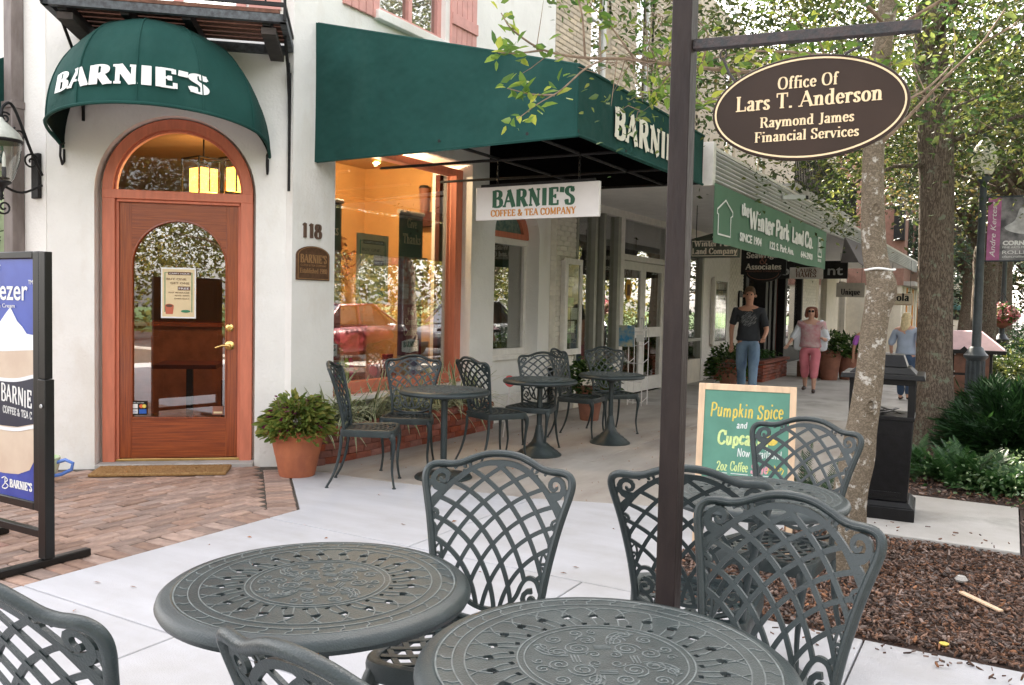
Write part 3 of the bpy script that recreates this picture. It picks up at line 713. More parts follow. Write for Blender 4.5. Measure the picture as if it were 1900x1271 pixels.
# ------------------------------------------------------------------ ground and paving
Q = Vector((-6.59, 4.31, 0)); DIRC = Vector((.755, .656, 0)).normalized(); NRM = Vector((DIRC.y, -DIRC.x, 0))
CANG = math.atan2(DIRC.y, DIRC.x)
def cw(s, off, z): return Q + DIRC*s + NRM*off + Vector((0,0,z))
m = MB(); m.box(-80, 160, -120, 260, -.5, -.135); tag(m.build('street', M_asph, smooth=False), kind='structure')
M_lawn = mat('lawn', (.07,.12,.03), 1, 0, scale=8, col2=(.04,.08,.02), bump=1, bscale=60)
m = MB(); m.box(9.2, 150, -100, 240, -.5, -.02); tag(m.build('lawn', M_lawn, smooth=False), kind='structure')
walk = thing('sidewalk', None, None); walk['kind'] = 'structure'
MB().box(-24, 2.2, -30, 90, -.4, -.06).build('walk_bed', M_joint, walk, smooth=False)
def slab(poly, m_, top=0.0): 
    return MB().prism(poly, -.055, top).build('slab', m_, walk, smooth=False, bev=.006)
EDGE = -4.185
# new pale slabs, scored in bays
ys = [-6, -3.4, -1.6, .55, 2.36, 3.98]
xs_ = [EDGE, -3.02, -1.88, -.5, .9, 2.15]
for j in range(len(ys)-1):
    for i in range(len(xs_)-1):
        slab([(xs_[i]+.004, ys[j]+.004), (xs_[i+1]-.004, ys[j]+.004), (xs_[i+1]-.004, ys[j+1]-.004), (xs_[i]+.004, ys[j+1]-.004)], M_concw)
slab([(EDGE+.004, 3.988), (-3.024, 3.988), (-3.024, 5.50), (-4.3, 5.33), (-5.16, 5.29), (-5.02, 5.03), (-4.18, 4.27)], M_concw)
slab([(-3.016, 3.988), (-1.585, 3.988), (-1.665, 4.45), (-1.625, 4.96), (-1.29, 5.60), (-1.02, 5.95), (-1.45, 5.95), (-2.2, 5.80), (-3.016, 5.505)], M_concw)
# aged walk under the awnings, in long bays
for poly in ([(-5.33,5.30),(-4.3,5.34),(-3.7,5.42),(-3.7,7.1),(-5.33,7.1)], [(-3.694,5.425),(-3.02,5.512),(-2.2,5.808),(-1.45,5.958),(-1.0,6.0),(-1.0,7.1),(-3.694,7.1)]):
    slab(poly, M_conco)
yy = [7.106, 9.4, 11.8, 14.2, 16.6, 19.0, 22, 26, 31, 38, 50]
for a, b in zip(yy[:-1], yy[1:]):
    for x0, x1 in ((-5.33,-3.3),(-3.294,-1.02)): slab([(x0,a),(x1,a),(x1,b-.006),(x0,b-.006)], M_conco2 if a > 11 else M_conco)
slab([(-.996,5.93),(.11,5.93),(.11,7.32),(-.996,7.32)], M_conco2, .012)
slab([(-.92,14.5),(2.1,14.5),(2.1,16.2),(-.92,16.2)], M_conco2, .004)
MB().box(1.9, 2.15, 3.99, 60, -.055, .0).build('slab', M_conco2, walk, bev=.008)
MB().box(2.16, 2.3, -30, 90, -.3, .0).build('kerb', M_conco2, walk, bev=.012)
# mulch beds
m = MB(); m.prism([(-1.58,3.99),(1.88,3.99),(1.88,5.92),(-1.0,5.92),(-1.28,5.60),(-1.62,4.95),(-1.66,4.45)], -.05, -.014)
m.prism([(-1.0,7.33),(1.88,7.33),(1.88,14.48),(-1.0,14.48)], -.05, .0); m.prism([(.12,5.93),(1.88,5.93),(1.88,7.32),(.12,7.32)], -.05, -.005)
m.prism([(-1.0,16.22),(1.88,16.22),(1.88,60),(-1.0,60)], -.05, .0)
tag(m.build('mulch_bed', M_mulchb, smooth=False), kind='structure')
g = np.random.default_rng(3)
def chips(n, x0, x1, y0, y1, z, L0, name):
    c = MB(); k = 0
    X = g.uniform(x0, x1, n); Y = g.uniform(y0, y1, n)
    for x, y in zip(X, Y):
        if y < 5.92 and x < np.interp(y, [4,4.45,4.95,5.6,5.95], [-1.56,-1.64,-1.60,-1.26,-.98]): continue
        L = g.uniform(.5, 1.3)*L0; W = L*g.uniform(.12, .42); T = .003; a = g.uniform(0, 6.28); tx = g.normal()*.35; ty = g.normal()*.3
        ca, sa_ = math.cos(a), math.sin(a); zz = z + g.uniform(.0, .022)
        pts = [(-L/2,-W/2),(L*.1,-W*.6),(L/2,-W*.1),(L*.4,W*.45),(-L*.3,W/2)]
        vs = [(x+px*ca-py*sa_, y+px*sa_+py*ca, zz+px*tx+py*ty+T) for px, py in pts] + [(x+px*ca-py*sa_, y+px*sa_+py*ca, zz+px*tx+py*ty-T) for px, py in pts]
        c.add(vs, [(0,1,2,3,4),(9,8,7,6,5)] + [(q,q+5,(q+1)%5+5,(q+1)%5) for q in range(5)])
    return tag(c.build(name, M_chip, smooth=False), 'shredded brown bark chips covering the planting bed', 'mulch', None, 'stuff')
chips(23000, -1.66, 1.3, 4.03, 5.9, -.012, .029, 'bark_mulch'); chips(170, -1.5, 1.2, 3.78, 4.03, .001, .026, 'bark_mulch'); chips(55, -1.0, 1.2, 5.9, 6.25, .013, .026, 'bark_mulch')
chips(7500, -.98, 1.5, 7.36, 12.5, .003, .04, 'bark_mulch')
chips(700, .13, 1.4, 5.93, 7.3, -.005, .045, 'bark_mulch')
m = MB(); m.beam((-.16,4.87,.022),(.02,4.70,.012), .030, .010); tag(m.build('wood_splinter', M_pinewood, bev=.002), 'long pale wood splinter lying on the bark mulch', 'splinter')
m = MB(); m.lathe([(.018,0),(.020,.006),(.012,.009)], (-.19,4.09,.008), 14); tag(m.build('bottle_cap', M_chy), 'small yellow disc lying at the edge of the mulch', 'bottle cap')
m = MB(); m.lathe([(.028,0),(.034,.012),(.02,.03)], (-.17,5.13,.004), 9); tag(m.build('stone', M_conco2), 'small pale grey stone on the bark mulch', 'stone')
# fallen bits on the pavement
M_bit = mat('dry fallen leaf', (.30,.12,.04), .9, 0, var=.3)
dn = [(rnd.uniform(-4.1,-.9), rnd.uniform(1.9,5.2)) for _ in range(26)] + [(-2.01,4.17),(-2.02,4.04),(-3.34,4.34),(-2.16,5.03),(-3.5,2.75),(-3.3,2.9),(-3.55,3.3),(-2.9,4.6),(-2.4,3.8),(-4.0,4.9),(-2.6,5.2)]
def litter(n, fn, sz, label, seed):
    r_ = random.Random(seed); c = MB()
    for i in range(n):
        x, y = fn(i, r_); a = r_.uniform(0, 6.28); L = sz*r_.uniform(.5, 1.3); W = L*r_.uniform(.35,.7)
        P = [(L*math.cos(a), L*math.sin(a), .004), (-W*math.sin(a)*.6, W*math.cos(a)*.6, .010), (-L*math.cos(a), -L*math.sin(a), .003), (W*math.sin(a)*.6, -W*math.cos(a)*.6, .004)]
        P = [(x+p[0]*.5, y+p[1]*.5, p[2]+.002) for p in P]; c.add(P, [(0,1,2),(0,2,3)])
    return tag(c.build('fallen_litter', M_bit, smooth=False), label, 'litter', None, 'stuff')
litter(len(dn), lambda i, r_: dn[i], .035, 'a few dry leaves scattered on the pale concrete', 1)
litter(150, lambda i, r_: (r_.uniform(-5.0,-1.3), r_.uniform(5.6, 10)), .020, 'dark crumbs and acorns scattered on the aged walk', 2)
litter(26, lambda i, r_: (r_.uniform(-.9,.1), r_.uniform(5.98,7.2)), .025, 'dry leaves on the concrete pad around the bin', 3)

# brick paving before the door: every brick is a piece
pav = thing('brick_paving', None, None); pav['kind'] = 'structure'
MB().prism([(-9,-2),(EDGE,-2),(EDGE,4.27),(-5.10,5.10),(-5.45,5.32),(-9,2.2)], -.05, -.012).build('sand_bed', M_joint, pav, smooth=False)
def brick_mesh(name, L, W, H, m_, seed, ch=.007, jit=.003):
    r_ = random.Random(seed); vs = []
    for z, s_ in ((-H, 0), (-ch, 0), (0, ch)):
        for i, j in ((-1,-1),(1,-1),(1,1),(-1,1)):
            vs.append((i*(L/2-s_)+r_.uniform(-jit,jit), j*(W/2-s_)+r_.uniform(-jit,jit), z+(r_.uniform(-.0015,.0015) if z == 0 else 0)))
    fs = [(8,9,10,11)] + [(a*4+k, a*4+(k+1)%4, a*4+4+(k+1)%4, a*4+4+k) for a in range(2) for k in range(4)]
    me = bpy.data.meshes.new(name); me.from_pydata(vs, [], fs); me.materials.append(m_); return me
pv = [brick_mesh('brick', .196, .094, .045, M_paver, i) for i in range(6)]
cand = []
def inside_door_wall(x, y):   # in front of the corner wall and the left facade
    p = Vector((x,y,0))-Q
    return p.dot(NRM) > .05 if x > -6.86 else y < 4.03
x = EDGE - .052; 
def dpast(x, y):  # beyond the diagonal border strip
    return (Vector((x,y,0))-Vector((-4.19,4.262,0))).dot(Vector((.672,.741,0)))
y = -.6
while y < 4.25:       # header course along the pale walk
    cand.append((EDGE-.104, y, 0)); y += .104
row = 0; x = EDGE - .208 - .055
while x > -8.2:
    y = -1 + (row % 2)*.103 + rnd.uniform(-.02,.02)
    while y < 5.2:
        if inside_door_wall(x, y) and y > 1.2:
            ye = 4.262 + (-.212 - (x+.047+4.19)*.672)/.741        # where the border strip cuts this course
            if y + .1 < ye: cand.append((x, y, math.pi/2))
            elif ye - (y-.1) > .045: cand.append((x, (ye+y-.1)/2, math.pi/2, (ye-y+.1)/.2))
        y += .206
    x -= .104; row += 1
k = 0                 # border strip of two stretchers across, square to the door wall
P0 = Vector((-4.19,4.262,0)); bd = (Vector((-5.04,5.03,0))-P0); nb = int(bd.length/.104); bd.normalize(); pd = Vector((bd.y,-bd.x,0))
for i in range(-0, nb+3):
    for j in (0,): cand.append((*(P0+bd*(i*.104+.06) - pd*(.105)).xy, math.atan2(bd.y, bd.x)+math.pi/2))
def seen_key(c): 
    dx, dy = c[0], c[1]; f = -dx*math.sin(AZ)+dy*math.cos(AZ); r_ = dx*math.cos(AZ)+dy*math.sin(AZ)
    return (0 if (f > .5 and abs(r_/f) < .62 and 1.45/f < .46) else 1, f)
cand.sort(key=seen_key)
far = []
for i, (x, y, a, *ks) in enumerate(cand):
    if i < 298:
        o = put('brick', pv[i % 6], pav, False); o.location = (x, y, -.002+rnd.uniform(-.004,.003)); o.rotation_euler = (rnd.gauss(0,.012), rnd.gauss(0,.012), a+rnd.gauss(0,.014)); o.scale = (ks[0] if ks else 1, 1, 1)
    else: far.append((x, y, a))
c = MB()
for i, (x, y, a) in enumerate(far):
    me = pv[i % 6]; dz = rnd.uniform(-.004,.003); a += rnd.gauss(0,.014)
    c.add([(x+v.co.x*math.cos(a)-v.co.y*math.sin(a), y+v.co.x*math.sin(a)+v.co.y*math.cos(a), v.co.z+dz) for v in me.vertices], [tuple(p.vertices) for p in me.polygons])
M_paver2 = mat('worn rose paving brick, joined', (.47,.24,.17), .9, 0, scale=10, col2=(.32,.15,.11), bump=1, bscale=60, isl=.30)
o = c.build('brick_field', M_paver2, pav, smooth=False); o['kind'] = 'stuff'

# ------------------------------------------------------------------ the corner cafe building
XW = -5.34      # street wall face
cafe = thing('cafe_building', 'white stucco corner cafe with an arched wooden door and an orange lit window', 'building', (-6, 5, 0))
ZT = 9.4
# corner (chamfer) wall with arched opening; local strips from arch to top
m = MB(); sc, rr_, zs = .66, .645, 2.32
TH = .34
def wall_piece(mb, a, b, c, d):
    """a,b,c,d = (s,z) quad extruded through the wall thickness"""
    vs = [cw(s, 0, z) for s, z in (a,b,c,d)] + [cw(s, -TH, z) for s, z in (a,b,c,d)]
    mb.add(vs, [(0,1,2,3),(7,6,5,4),(0,4,5,1),(1,5,6,2),(2,6,7,3),(3,7,4,0)])
s_end = (Vector((XW, 5.33, 0))-Q).dot(DIRC)
wall_piece(m, (-.345,-.05),(sc-rr_,-.05),(sc-rr_,ZT),(-.345,ZT)); wall_piece(m, (sc+rr_,-.05),(s_end,-.05),(s_end,ZT),(sc+rr_,ZT))
NA = 24
for i in range(NA):
    a0 = math.pi - math.pi*i/NA; a1 = math.pi - math.pi*(i+1)/NA
    s0, z0 = sc+rr_*math.cos(a0), zs+rr_*math.sin(a0); s1, z1 = sc+rr_*math.cos(a1), zs+rr_*math.sin(a1)
    # balcony door opening above: z 3.9..6.1, s .1..1.2
    def col(zl0, zl1, zt): wall_piece(m, (s0,zl0),(s1,zl1),(s1,zt),(s0,zt))
    if .10 < (s0+s1)/2 < 1.2:
        col(z0, z1, 3.86); col(6.2, 6.2, ZT)
    else: col(z0, z1, ZT)
m.build('corner_wall', M_stucco, cafe, ang=25)
# street wall: pier, window bay (recessed), pier, arched bay (recessed)
m = MB(); WT = .16
Y0, Y1, Y2, Y3, YE = 5.33, 5.86, 8.13, 8.64, 9.75; YF = 10.06
m.box(-5.9, XW, Y0, Y1, -.05, ZT)
m.box(-5.9, XW, Y1, Y2, 3.02, 3.75); m.box(-5.9, XW, Y2, Y3, -.05, ZT)
m.box(-5.9, -5.50, Y1, Y2, -.05, .53)                       # wall under the window (recessed)
# above: upper window opening y 6.5..7.5, z 4.28..6.2
m.box(-5.9, XW, Y1, 6.46, 3.75, ZT); m.box(-5.9, XW, 7.55, Y2, 3.75, ZT); m.box(-5.9, XW, 6.46, 7.55, 3.75, 4.22); m.box(-5.9, XW, 6.46, 7.55, 6.3, ZT)
m.box(-5.9, XW, YE, YF, -.05, ZT); m.box(-5.9, XW, Y3, YE, 3.1, ZT); m.box(-5.9, -5.52, Y3, YE, -.05, .78)
# arch head of the narrow bay
yc, ra = (Y3+YE)/2, (YE-Y3)/2
for i in range(16):
    a0 = math.pi*i/16; a1 = math.pi*(i+1)/16
    p = [(yc-ra*math.cos(a0), 2.30+ra*.78*math.sin(a0)), (yc-ra*math.cos(a1), 2.30+ra*.78*math.sin(a1))]
    vs = []
    for x in (XW, -5.9):
        vs += [(x, p[0][0], p[0][1]), (x, p[1][0], p[1][1]), (x, p[1][0], 3.1), (x, p[0][0], 3.1)]
    m.add(vs, [(0,1,2,3),(7,6,5,4),(0,4,5,1),(1,5,6,2),(2,6,7,3),(3,7,4,0)])
m.build('street_wall', M_stucco, cafe, ang=25)
# left facade and unseen sides
L0 = cw(-.345, 0, 0); 
m = MB(); m.box(-16, -6.9, L0.y+.02, L0.y+.36, -.05, ZT); m.build('side_wall', M_stucco, cafe)
MB().box(-16, -5.9, 14.0, 14.3, 0, ZT).build('rear_wall', M_stucco, cafe)
MB().prism([(-16,4.4),(-6.9,4.4),(-5.6,5.5),(-5.6,10.0),(-5.6,14),(-16,14)], 3.35, 3.6).build('upper_floor', M_dark, cafe)
MB().prism([(-16,4.1),(-6.84,4.1),(-5.36,5.36),(-5.36,14),(-16,14)], ZT-.01, ZT+.2).build('roof', M_conco2, cafe)
m = MB(); m.box(-5.56, XW+.03, Y1-.0, Y2, .50, .545); m.build('window_ledge', M_white, cafe, bev=.006)
# dirty base band
# interior
M_floor = mat('interior floor', (.20,.13,.08), .4, 0, var=.2, scale=4)
MB().prism([(-12,4.5),(-6.72,4.5),(-5.92,5.4),(-5.92,13.9),(-12,13.9)], .0, .06).build('interior_floor', M_floor, cafe)
MB().prism([(-12,4.5),(-6.85,4.5),(-5.92,5.45),(-5.92,13.9),(-12,13.9)], 3.12, 3.3).build('interior_ceiling', M_ceil, cafe)
m = MB(); m.box(-7.25, -7.15, 6.6, 8.45, .06, 3.12); m.box(-7.2, -5.9, 8.40, 8.5, .06, 3.12); m.build('orange_partition', M_orange, cafe)
M_beige = mat('beige interior wall', (.42,.27,.14), .9, 0, var=.1, scale=2)
m = MB(); m.box(-12, -11.9, 4.5, 13.9, .06, 3.12); m.box(-12, -7.3, 9.6, 9.7, .06, 3.12); m.build('interior_wall', M_beige, cafe)
MB().box(-7.0, -5.62, 6.0, 8.38, .06, .60).build('display_deck', M_maroon, cafe)

# door frame (recessed), transom, door
dpt = .10
def cbox(mb, s0, s1, o0, o1, z0, z1):
    vs = [cw(s, o, z) for z in (z0, z1) for s, o in ((s0,o0),(s1,o0),(s1,o1),(s0,o1))]
    mb.add(vs, [(0,3,2,1),(4,5,6,7),(0,1,5,4),(1,2,6,5),(2,3,7,6),(3,0,4,7)])
fr = MB()
fr_in = .10
for s0, s1 in ((sc-.61, sc-.61+fr_in), (sc+.61-fr_in, sc+.61)): cbox(fr, s0, s1, -.20, -.09, .02, zs)
for s0, s1 in ((sc-.61+fr_in, sc-.61+fr_in+.025), (sc+.61-fr_in-.025, sc+.61-fr_in)): cbox(fr, s0, s1, -.20, -.125, .02, 2.27)
cbox(fr, sc-.61, sc+.61, -.20, -.085, 2.27, 2.345)
cbox(fr, sc-.50, sc+.50, -.20, -.11, 2.245, 2.27)
def arch_ring(mb, r0, r1, o0, o1, n=28, a_from=0, a_to=math.pi, zc=zs+.025, k=1.0):
    vs = []
    for i in range(n+1):
        a = a_from + (a_to-a_from)*i/n
        for r_, o in ((r0,o0),(r1,o0),(r1,o1),(r0,o1)): vs.append(cw(sc+r_*math.cos(a), o, zc+r_*k*math.sin(a)))
    fs = [(i*4+q, i*4+(q+1)%4, i*4+4+(q+1)%4, i*4+4+q) for i in range(n) for q in range(4)]
    mb.add(vs, fs)
arch_ring(fr, .525, .61, -.20, -.09); arch_ring(fr, .505, .525, -.19, -.125)
frame = fr.build('door_frame', M_salmon, cafe, bev=.004, ang=30)
m = MB(); arch_ring(m, .608, .66, -.30, -.17, 28)
for q0 in (sc-.66, sc+.608): cbox(m, q0, q0+.052, -.30, -.17, -.02, zs+.03)
m.build('reveal_stucco', M_stucco2, cafe)
def fan(mb, r_, o, zc, n=28):
    vs = [cw(sc+r_*math.cos(math.pi*i/n), o, zc+r_*math.sin(math.pi*i/n)) for i in range(n+1)]
    mb.add(vs, [tuple(range(n+1))])
m2 = MB(); fan(m2, .515, -.155, zs+.025); o = m2.build('transom_glass', M_glasst, cafe, smooth=False)
dl, dr, dz0, dz1 = sc-.525+.0, sc+.525, .055, 2.243     # door leaf
dl, dr = sc-.484, sc+.484
door = thing('x','x','x'); bpy.data.objects.remove(door)
gs, gw, gz0, gz1 = sc+.015, .385, .40, 1.715                   # glass: width half, bottom, spring
dm = MB(); DO0, DO1 = -.185, -.140
cbox(dm, dl, sc-gw, DO0, DO1, dz0, dz1); cbox(dm, sc+gw, dr, DO0, DO1, dz0, dz1)
doorleaf = dm.build('door', M_door, cafe, bev=.003)
dm = MB(); cbox(dm, sc-gw, sc+gw, DO0, DO1-.001, dz0, gz0); dm.build('door_rail', M_doorh, doorleaf)
dm = MB(); N2 = 24
for i in range(N2):
    a0 = math.pi-math.pi*i/N2; a1 = math.pi-math.pi*(i+1)/N2
    s0, s1 = sc+gw*math.cos(a0), sc+gw*math.cos(a1); z0, z1 = gz1+gw*math.sin(a0), gz1+gw*math.sin(a1)
    vs = [cw(s, o, z) for o in (DO1-.001, DO0) for s, z in ((s0,z0),(s1,z1),(s1,dz1),(s0,dz1))]
    dm.add(vs, [(0,1,2,3),(7,6,5,4),(0,4,5,1),(1,5,6,2),(2,6,7,3),(3,7,4,0)])
dm.build('door_rail', M_doorh, doorleaf, ang=25)
dm = MB(); arch_pts = [(sc-gw, gz0+.0)] + [(sc+gw*math.cos(math.pi-math.pi*i/N2), gz1+gw*math.sin(math.pi*i/N2)) for i in range(N2+1)] + [(sc+gw, gz0)]
dm.add([cw(s, -.163, z) for s, z in arch_pts], [tuple(range(len(arch_pts)))]); dm.build('door_glass', M_glassd, doorleaf, smooth=False)
dm = MB(); dm.tube([cw(s, DO1+.001, z) for s, z in arch_pts] + [cw(sc-gw, DO1+.001, gz0)], .008, 6); dm.build('glass_bead', M_door, doorleaf)
dm = MB(); cbox(dm, sc+.395, sc+.435, DO1, DO1+.004, .98, 1.28)
hx = frame_xf(cw(sc+.418, DO1, 0), DIRC, (0,0,1))
def rose(mb, u, v, prof):
    vs = []; n = 20
    for r_, w_ in prof:
        for k in range(n): a = 2*math.pi*k/n; vs.append(hx(u+r_*math.cos(a), v+r_*math.sin(a), w_))
    L = len(prof); mb.add(vs, [(i*n+k, i*n+(k+1)%n, (i+1)*n+(k+1)%n, (i+1)*n+k) for i in range(L-1) for k in range(n)] + [tuple((L-1)*n+k for k in range(n))])
dm = MB(); rose(dm, 0, 1.19, [(.034,0),(.034,.008),(.026,.014),(.016,.018),(.014,.018)]); rose(dm, 0, 1.19, [(.006,.018),(.006,.020)]); dm.build('deadbolt', M_brass, doorleaf)
dm = MB(); rose(dm, 0, 1.035, [(.040,0),(.040,.010),(.030,.016),(.014,.022),(.012,.05),(.011,.052)])
dm.tube([hx(0,1.035,.048), hx(-.02,1.037,.052), hx(-.06,1.034,.052), hx(-.10,1.020,.050), hx(-.115,1.016,.046)], [.010,.011,.010,.008,.007], 10); dm.build('door_handle', M_brass, doorleaf)
dm = MB(); cbox(dm, dl-.012, dl-.004, -.14, -.130, .06, 2.235); dm.build('hinge_strip', M_brass, doorleaf)
dm = MB(); cbox(dm, sc-.51, sc+.51, -.30, -.11, .03, .052); dm.build('brass_threshold', M_brass, cafe, bev=.003)
dm = MB(); cbox(dm, sc-.64, sc+.64, -.40, .03, -.03, .03); dm.build('door_step', M_conco2, cafe, bev=.01)

# poster and card stickers on the door glass
M_paper = mat('cream poster paper', (.70,.56,.34), .7, 0, var=.06, scale=3); M_pw = mat('white paper', (.8,.8,.78), .7, 0, var=.03)
M_brn = mat('brown print', (.13,.06,.035), .7, 0, var=.1); M_grnp = mat('green print', (.05,.22,.11), .7, 0, var=.1); M_redp = mat('red print', (.50,.13,.07), .7, 0, var=.1)
M_blue = mat('blue print', (.02,.10,.42), .6, 0, var=.1); M_redb = mat('red orange print', (.70,.13,.04), .6, 0, var=.1)
def poster(root, o, X, Wd, Ht, big=1, back=M_pw):
    """happy-hour poster: sheet > printed panel, border, words, cup"""
    xf = frame_xf(o, X, (0,0,1)); X = Vector(X).normalized()
    def rect(mb, u0, u1, v0, v1, w_, t_=.0006): mb.add([xf(u,v,w__) for w__ in (w_-t_, w_) for u, v in ((u0,v0),(u1,v0),(u1,v1),(u0,v1))], [(3,2,1,0),(4,5,6,7),(0,1,5,4),(1,2,6,5),(2,3,7,6),(3,0,4,7)])
    m = MB(); rect(m, -Wd/2, Wd/2, 0, Ht, .001, .001); m.build('sheet', back, root, smooth=False)
    m = MB(); rect(m, -Wd*.46, Wd*.46, Ht*.03, Ht*.97, .0022); m.build('printed_panel', M_paper, root, smooth=False)
    m = MB()
    for u0, u1, v0, v1 in ((-.40,-.375,.12,.90),(.375,.40,.12,.90),(-.40,.40,.895,.905)): rect(m, Wd*u0, Wd*u1, Ht*v0, Ht*v1, .003)
    m.build('green_border', M_grnp, root, smooth=False)
    m = MB(); rect(m, -Wd*.30, Wd*.36, Ht*.855, Ht*.915, .0036); rect(m, -Wd*.02, Wd*.34, Ht*.555, Ht*.63, .0036); m.build('word_bar', M_brn, root, smooth=False)
    P = lambda u, v, w_: tuple(Vector(o) + X*(u*Wd) + Vector((0,0,v*Ht)) + X.cross(Vector((0,0,1)))*w_)
    for s_, u, v, h, wd, mm in (('CAPPY HOUR',.03,.868,.030,.58,M_pw),('BUY ONE',-.06,.755,.042,.56,M_brn),('GET ONE',.04,.675,.042,.54,M_brn),('FREE',.16,.572,.040,.30,M_pw),('ANY BEVERAGE',.01,.495,.028,.60,M_brn),('4PM-5PM',.10,.435,.028,.42,M_brn),('EVERYDAY',.10,.375,.028,.42,M_brn)):
        sans(s_, P(u, v, .0044), X, (0,0,1), h*Ht, mm, root, width=wd*Wd, depth=.0008)
    m = MB(); N_ = 20
    cup = [(-.26+.13*math.cos(a), .24+.045*math.sin(a)) for a in np.linspace(math.pi, 0, 11)] + [(-.16,.08),(-.36,.08)]
    m.prism([(u*Wd, v*Ht) for u, v in cup], 0, .001, lambda u, v, w_: xf(u, v, .003+w_)); m.build('cup_print', M_redp, root, smooth=False)
    m = MB(); m.prism([((-.26+.10*math.cos(a))*Wd, (.245+.028*math.sin(a))*Ht) for a in np.linspace(0, 6.0, 16)], 0, .001, lambda u, v, w_: xf(u, v, .0042+w_)); m.build('coffee_print', M_brn, root, smooth=False)
    m = MB(); m.prism([((.21+.14*math.cos(a))*Wd, (.14+.028*math.sin(a))*Ht) for a in np.linspace(0, 6.0, 16)], 0, .001, lambda u, v, w_: xf(u, v, .0042+w_)); m.build('badge_print', M_grnp, root, smooth=False)
    return root
po = cw(sc-.01, -.150, 1.265)
t = thing('door_poster', 'cream happy-hour poster taped behind the arched door glass', 'poster', po); poster(t, po, DIRC, .285, .435)
po = cw(.325, -.150, .425); t = thing('card_sticker', 'small black sticker with four payment card marks at the lower left of the door glass', 'sticker', po)
sx = frame_xf(po, DIRC, (0,0,1))
def srect(mb, u0, u1, v0, v1, w_, t_=.001, xf=None):
    xf = xf or sx
    mb.add([xf(u,v,q) for q in (w_-t_, w_) for u, v in ((u0,v0),(u1,v0),(u1,v1),(u0,v1))], [(3,2,1,0),(4,5,6,7),(0,1,5,4),(1,2,6,5),(2,3,7,6),(3,0,4,7)]); return mb
srect(MB(), -.07, .07, 0, .12, .001).build('backing', M_frame, t, smooth=False)
for u, v, mm in ((-.035,.062,M_pw),(-.035,.016,M_pw),(.036,.016,M_blue)): srect(MB(), u-.030, u+.030, v-.004, v+.034, .002).build('card_mark', mm, t, smooth=False)
m = MB(); m.prism([(.024+.017*math.cos(a), .077+.017*math.sin(a)) for a in np.linspace(0,6,14)], 0, .001, lambda u,v,w_: sx(u,v,.002+w_)); m.build('card_mark', M_redb, t, smooth=False)
m = MB(); m.prism([(.048+.017*math.cos(a), .077+.017*math.sin(a)) for a in np.linspace(0,6,14)], 0, .001, lambda u,v,w_: sx(u,v,.0032+w_)); m.build('card_mark', M_chy, t, smooth=False)
sans('We Accept', sx(0,.103,.002), DIRC, (0,0,1), .009, M_pw, t, width=.09, depth=.0008)
sans('VISA', sx(-.035,.022,.003), DIRC, (0,0,1), .016, M_blue, t, width=.046, depth=.0008)
po = cw(.98, -.150, .425); t = thing('glass_decal', 'faint tan decal at the lower right of the door glass', 'sticker', po)
sx = frame_xf(po, DIRC, (0,0,1)); srect(MB(), -.045, .045, 0, .075, .001, xf=sx).build('sheet', M_terra2, t, smooth=False)
srect(MB(), -.036, .036, .012, .028, .002, xf=sx).build('print', M_paper, t, smooth=False)
po = cw(.60, .22, 0); t = thing('doormat', 'rectangular tan coir doormat lying before the wooden door', 'doormat', po)
m = MB(); cbox(m, .08, 1.13, .075, .42, .004, .030); m.build('mat_body', M_fleece, t, bev=.008)
m = MB()
for i in range(2600):
    s = rnd.uniform(.09,1.12); o_ = rnd.uniform(.085,.41); a = rnd.uniform(0,6.28); p = cw(s, o_, .029); q = p + Vector((math.cos(a)*.006, math.sin(a)*.006, .009)); r_ = Vector((-math.sin(a), math.cos(a), 0))*.0025
    m.add([p-r_, p+r_, q], [(0,1,2)])
o = m.build('coir_pile', M_fleece, t, smooth=False); o['kind'] = 'stuff'

# shop window: salmon frame, glass
XG = -5.52
wf = MB(); yR = 8.10; zH = 2.96
wf.box(-5.60, -5.475, Y1, yR, zH-.075, zH+.0); wf.box(-5.60, -5.47, yR-.10, yR+.03, .545, zH+.001); wf.box(-5.60, -5.46, Y1, yR-.101, .548, .655); wf.box(-5.56, -5.44, Y1, yR+.01, .546, .575)
wf.box(-5.62, -5.50, Y1-.0, Y1+.05, .656, zH-.076)
window = wf.build('shop_window', M_salmon, cafe, bev=.004)
MB().box(-5.66, -5.60, yR-.24, yR-.101, .656, zH-.076).build('inner_casing', M_maroon, window)
m = MB(); m.box(-5.545, -5.539, Y1+.05, yR-.10, .655, zH-.075); m.build('window_glass', M_glass, window, smooth=False)
# narrow arched window
aw = MB(); aw.box(-5.60,-5.52,Y3,YE,.78,.88); aw.box(-5.62,-5.47,Y3-.0,YE,.74,.80); aw.box(-5.60,-5.53,Y3,Y3+.05,.88,2.42); aw.box(-5.60,-5.53,YE-.06,YE,.88,2.42); aw.box(-5.60,-5.51,Y3,YE,2.20,2.28)
awin = aw.build('arched_window', M_white, cafe, bev=.003)
MB().box(-5.575,-5.57,Y3+.05,YE-.06,.88,2.20).build('arched_window_glass', M_glassb, awin, smooth=False)
m = MB(); N3 = 16
vs = []
for r_, x in ((ra-.0,-5.50),(ra-.13,-5.50),(ra-.13,-5.57),(ra,-5.57)):
    for i in range(N3+1): a = math.pi*i/N3; vs.append((x, yc-r_*math.cos(a), 2.29+r_*.78*math.sin(a)))
K = N3+1
m.add(vs, [(q*K+i, q*K+i+1, ((q+1)%4)*K+i+1, ((q+1)%4)*K+i) for q in range(4) for i in range(N3)]); m.box(-5.57,-5.495,Y3+.02,YE-.02,2.281,2.35)
m.build('fanlight_frame', M_salmon, awin, ang=30)
M_stain = mat('blue green patterned glass', (.08,.16,.15), .25, 0, scale=18, col2=(.22,.30,.24))
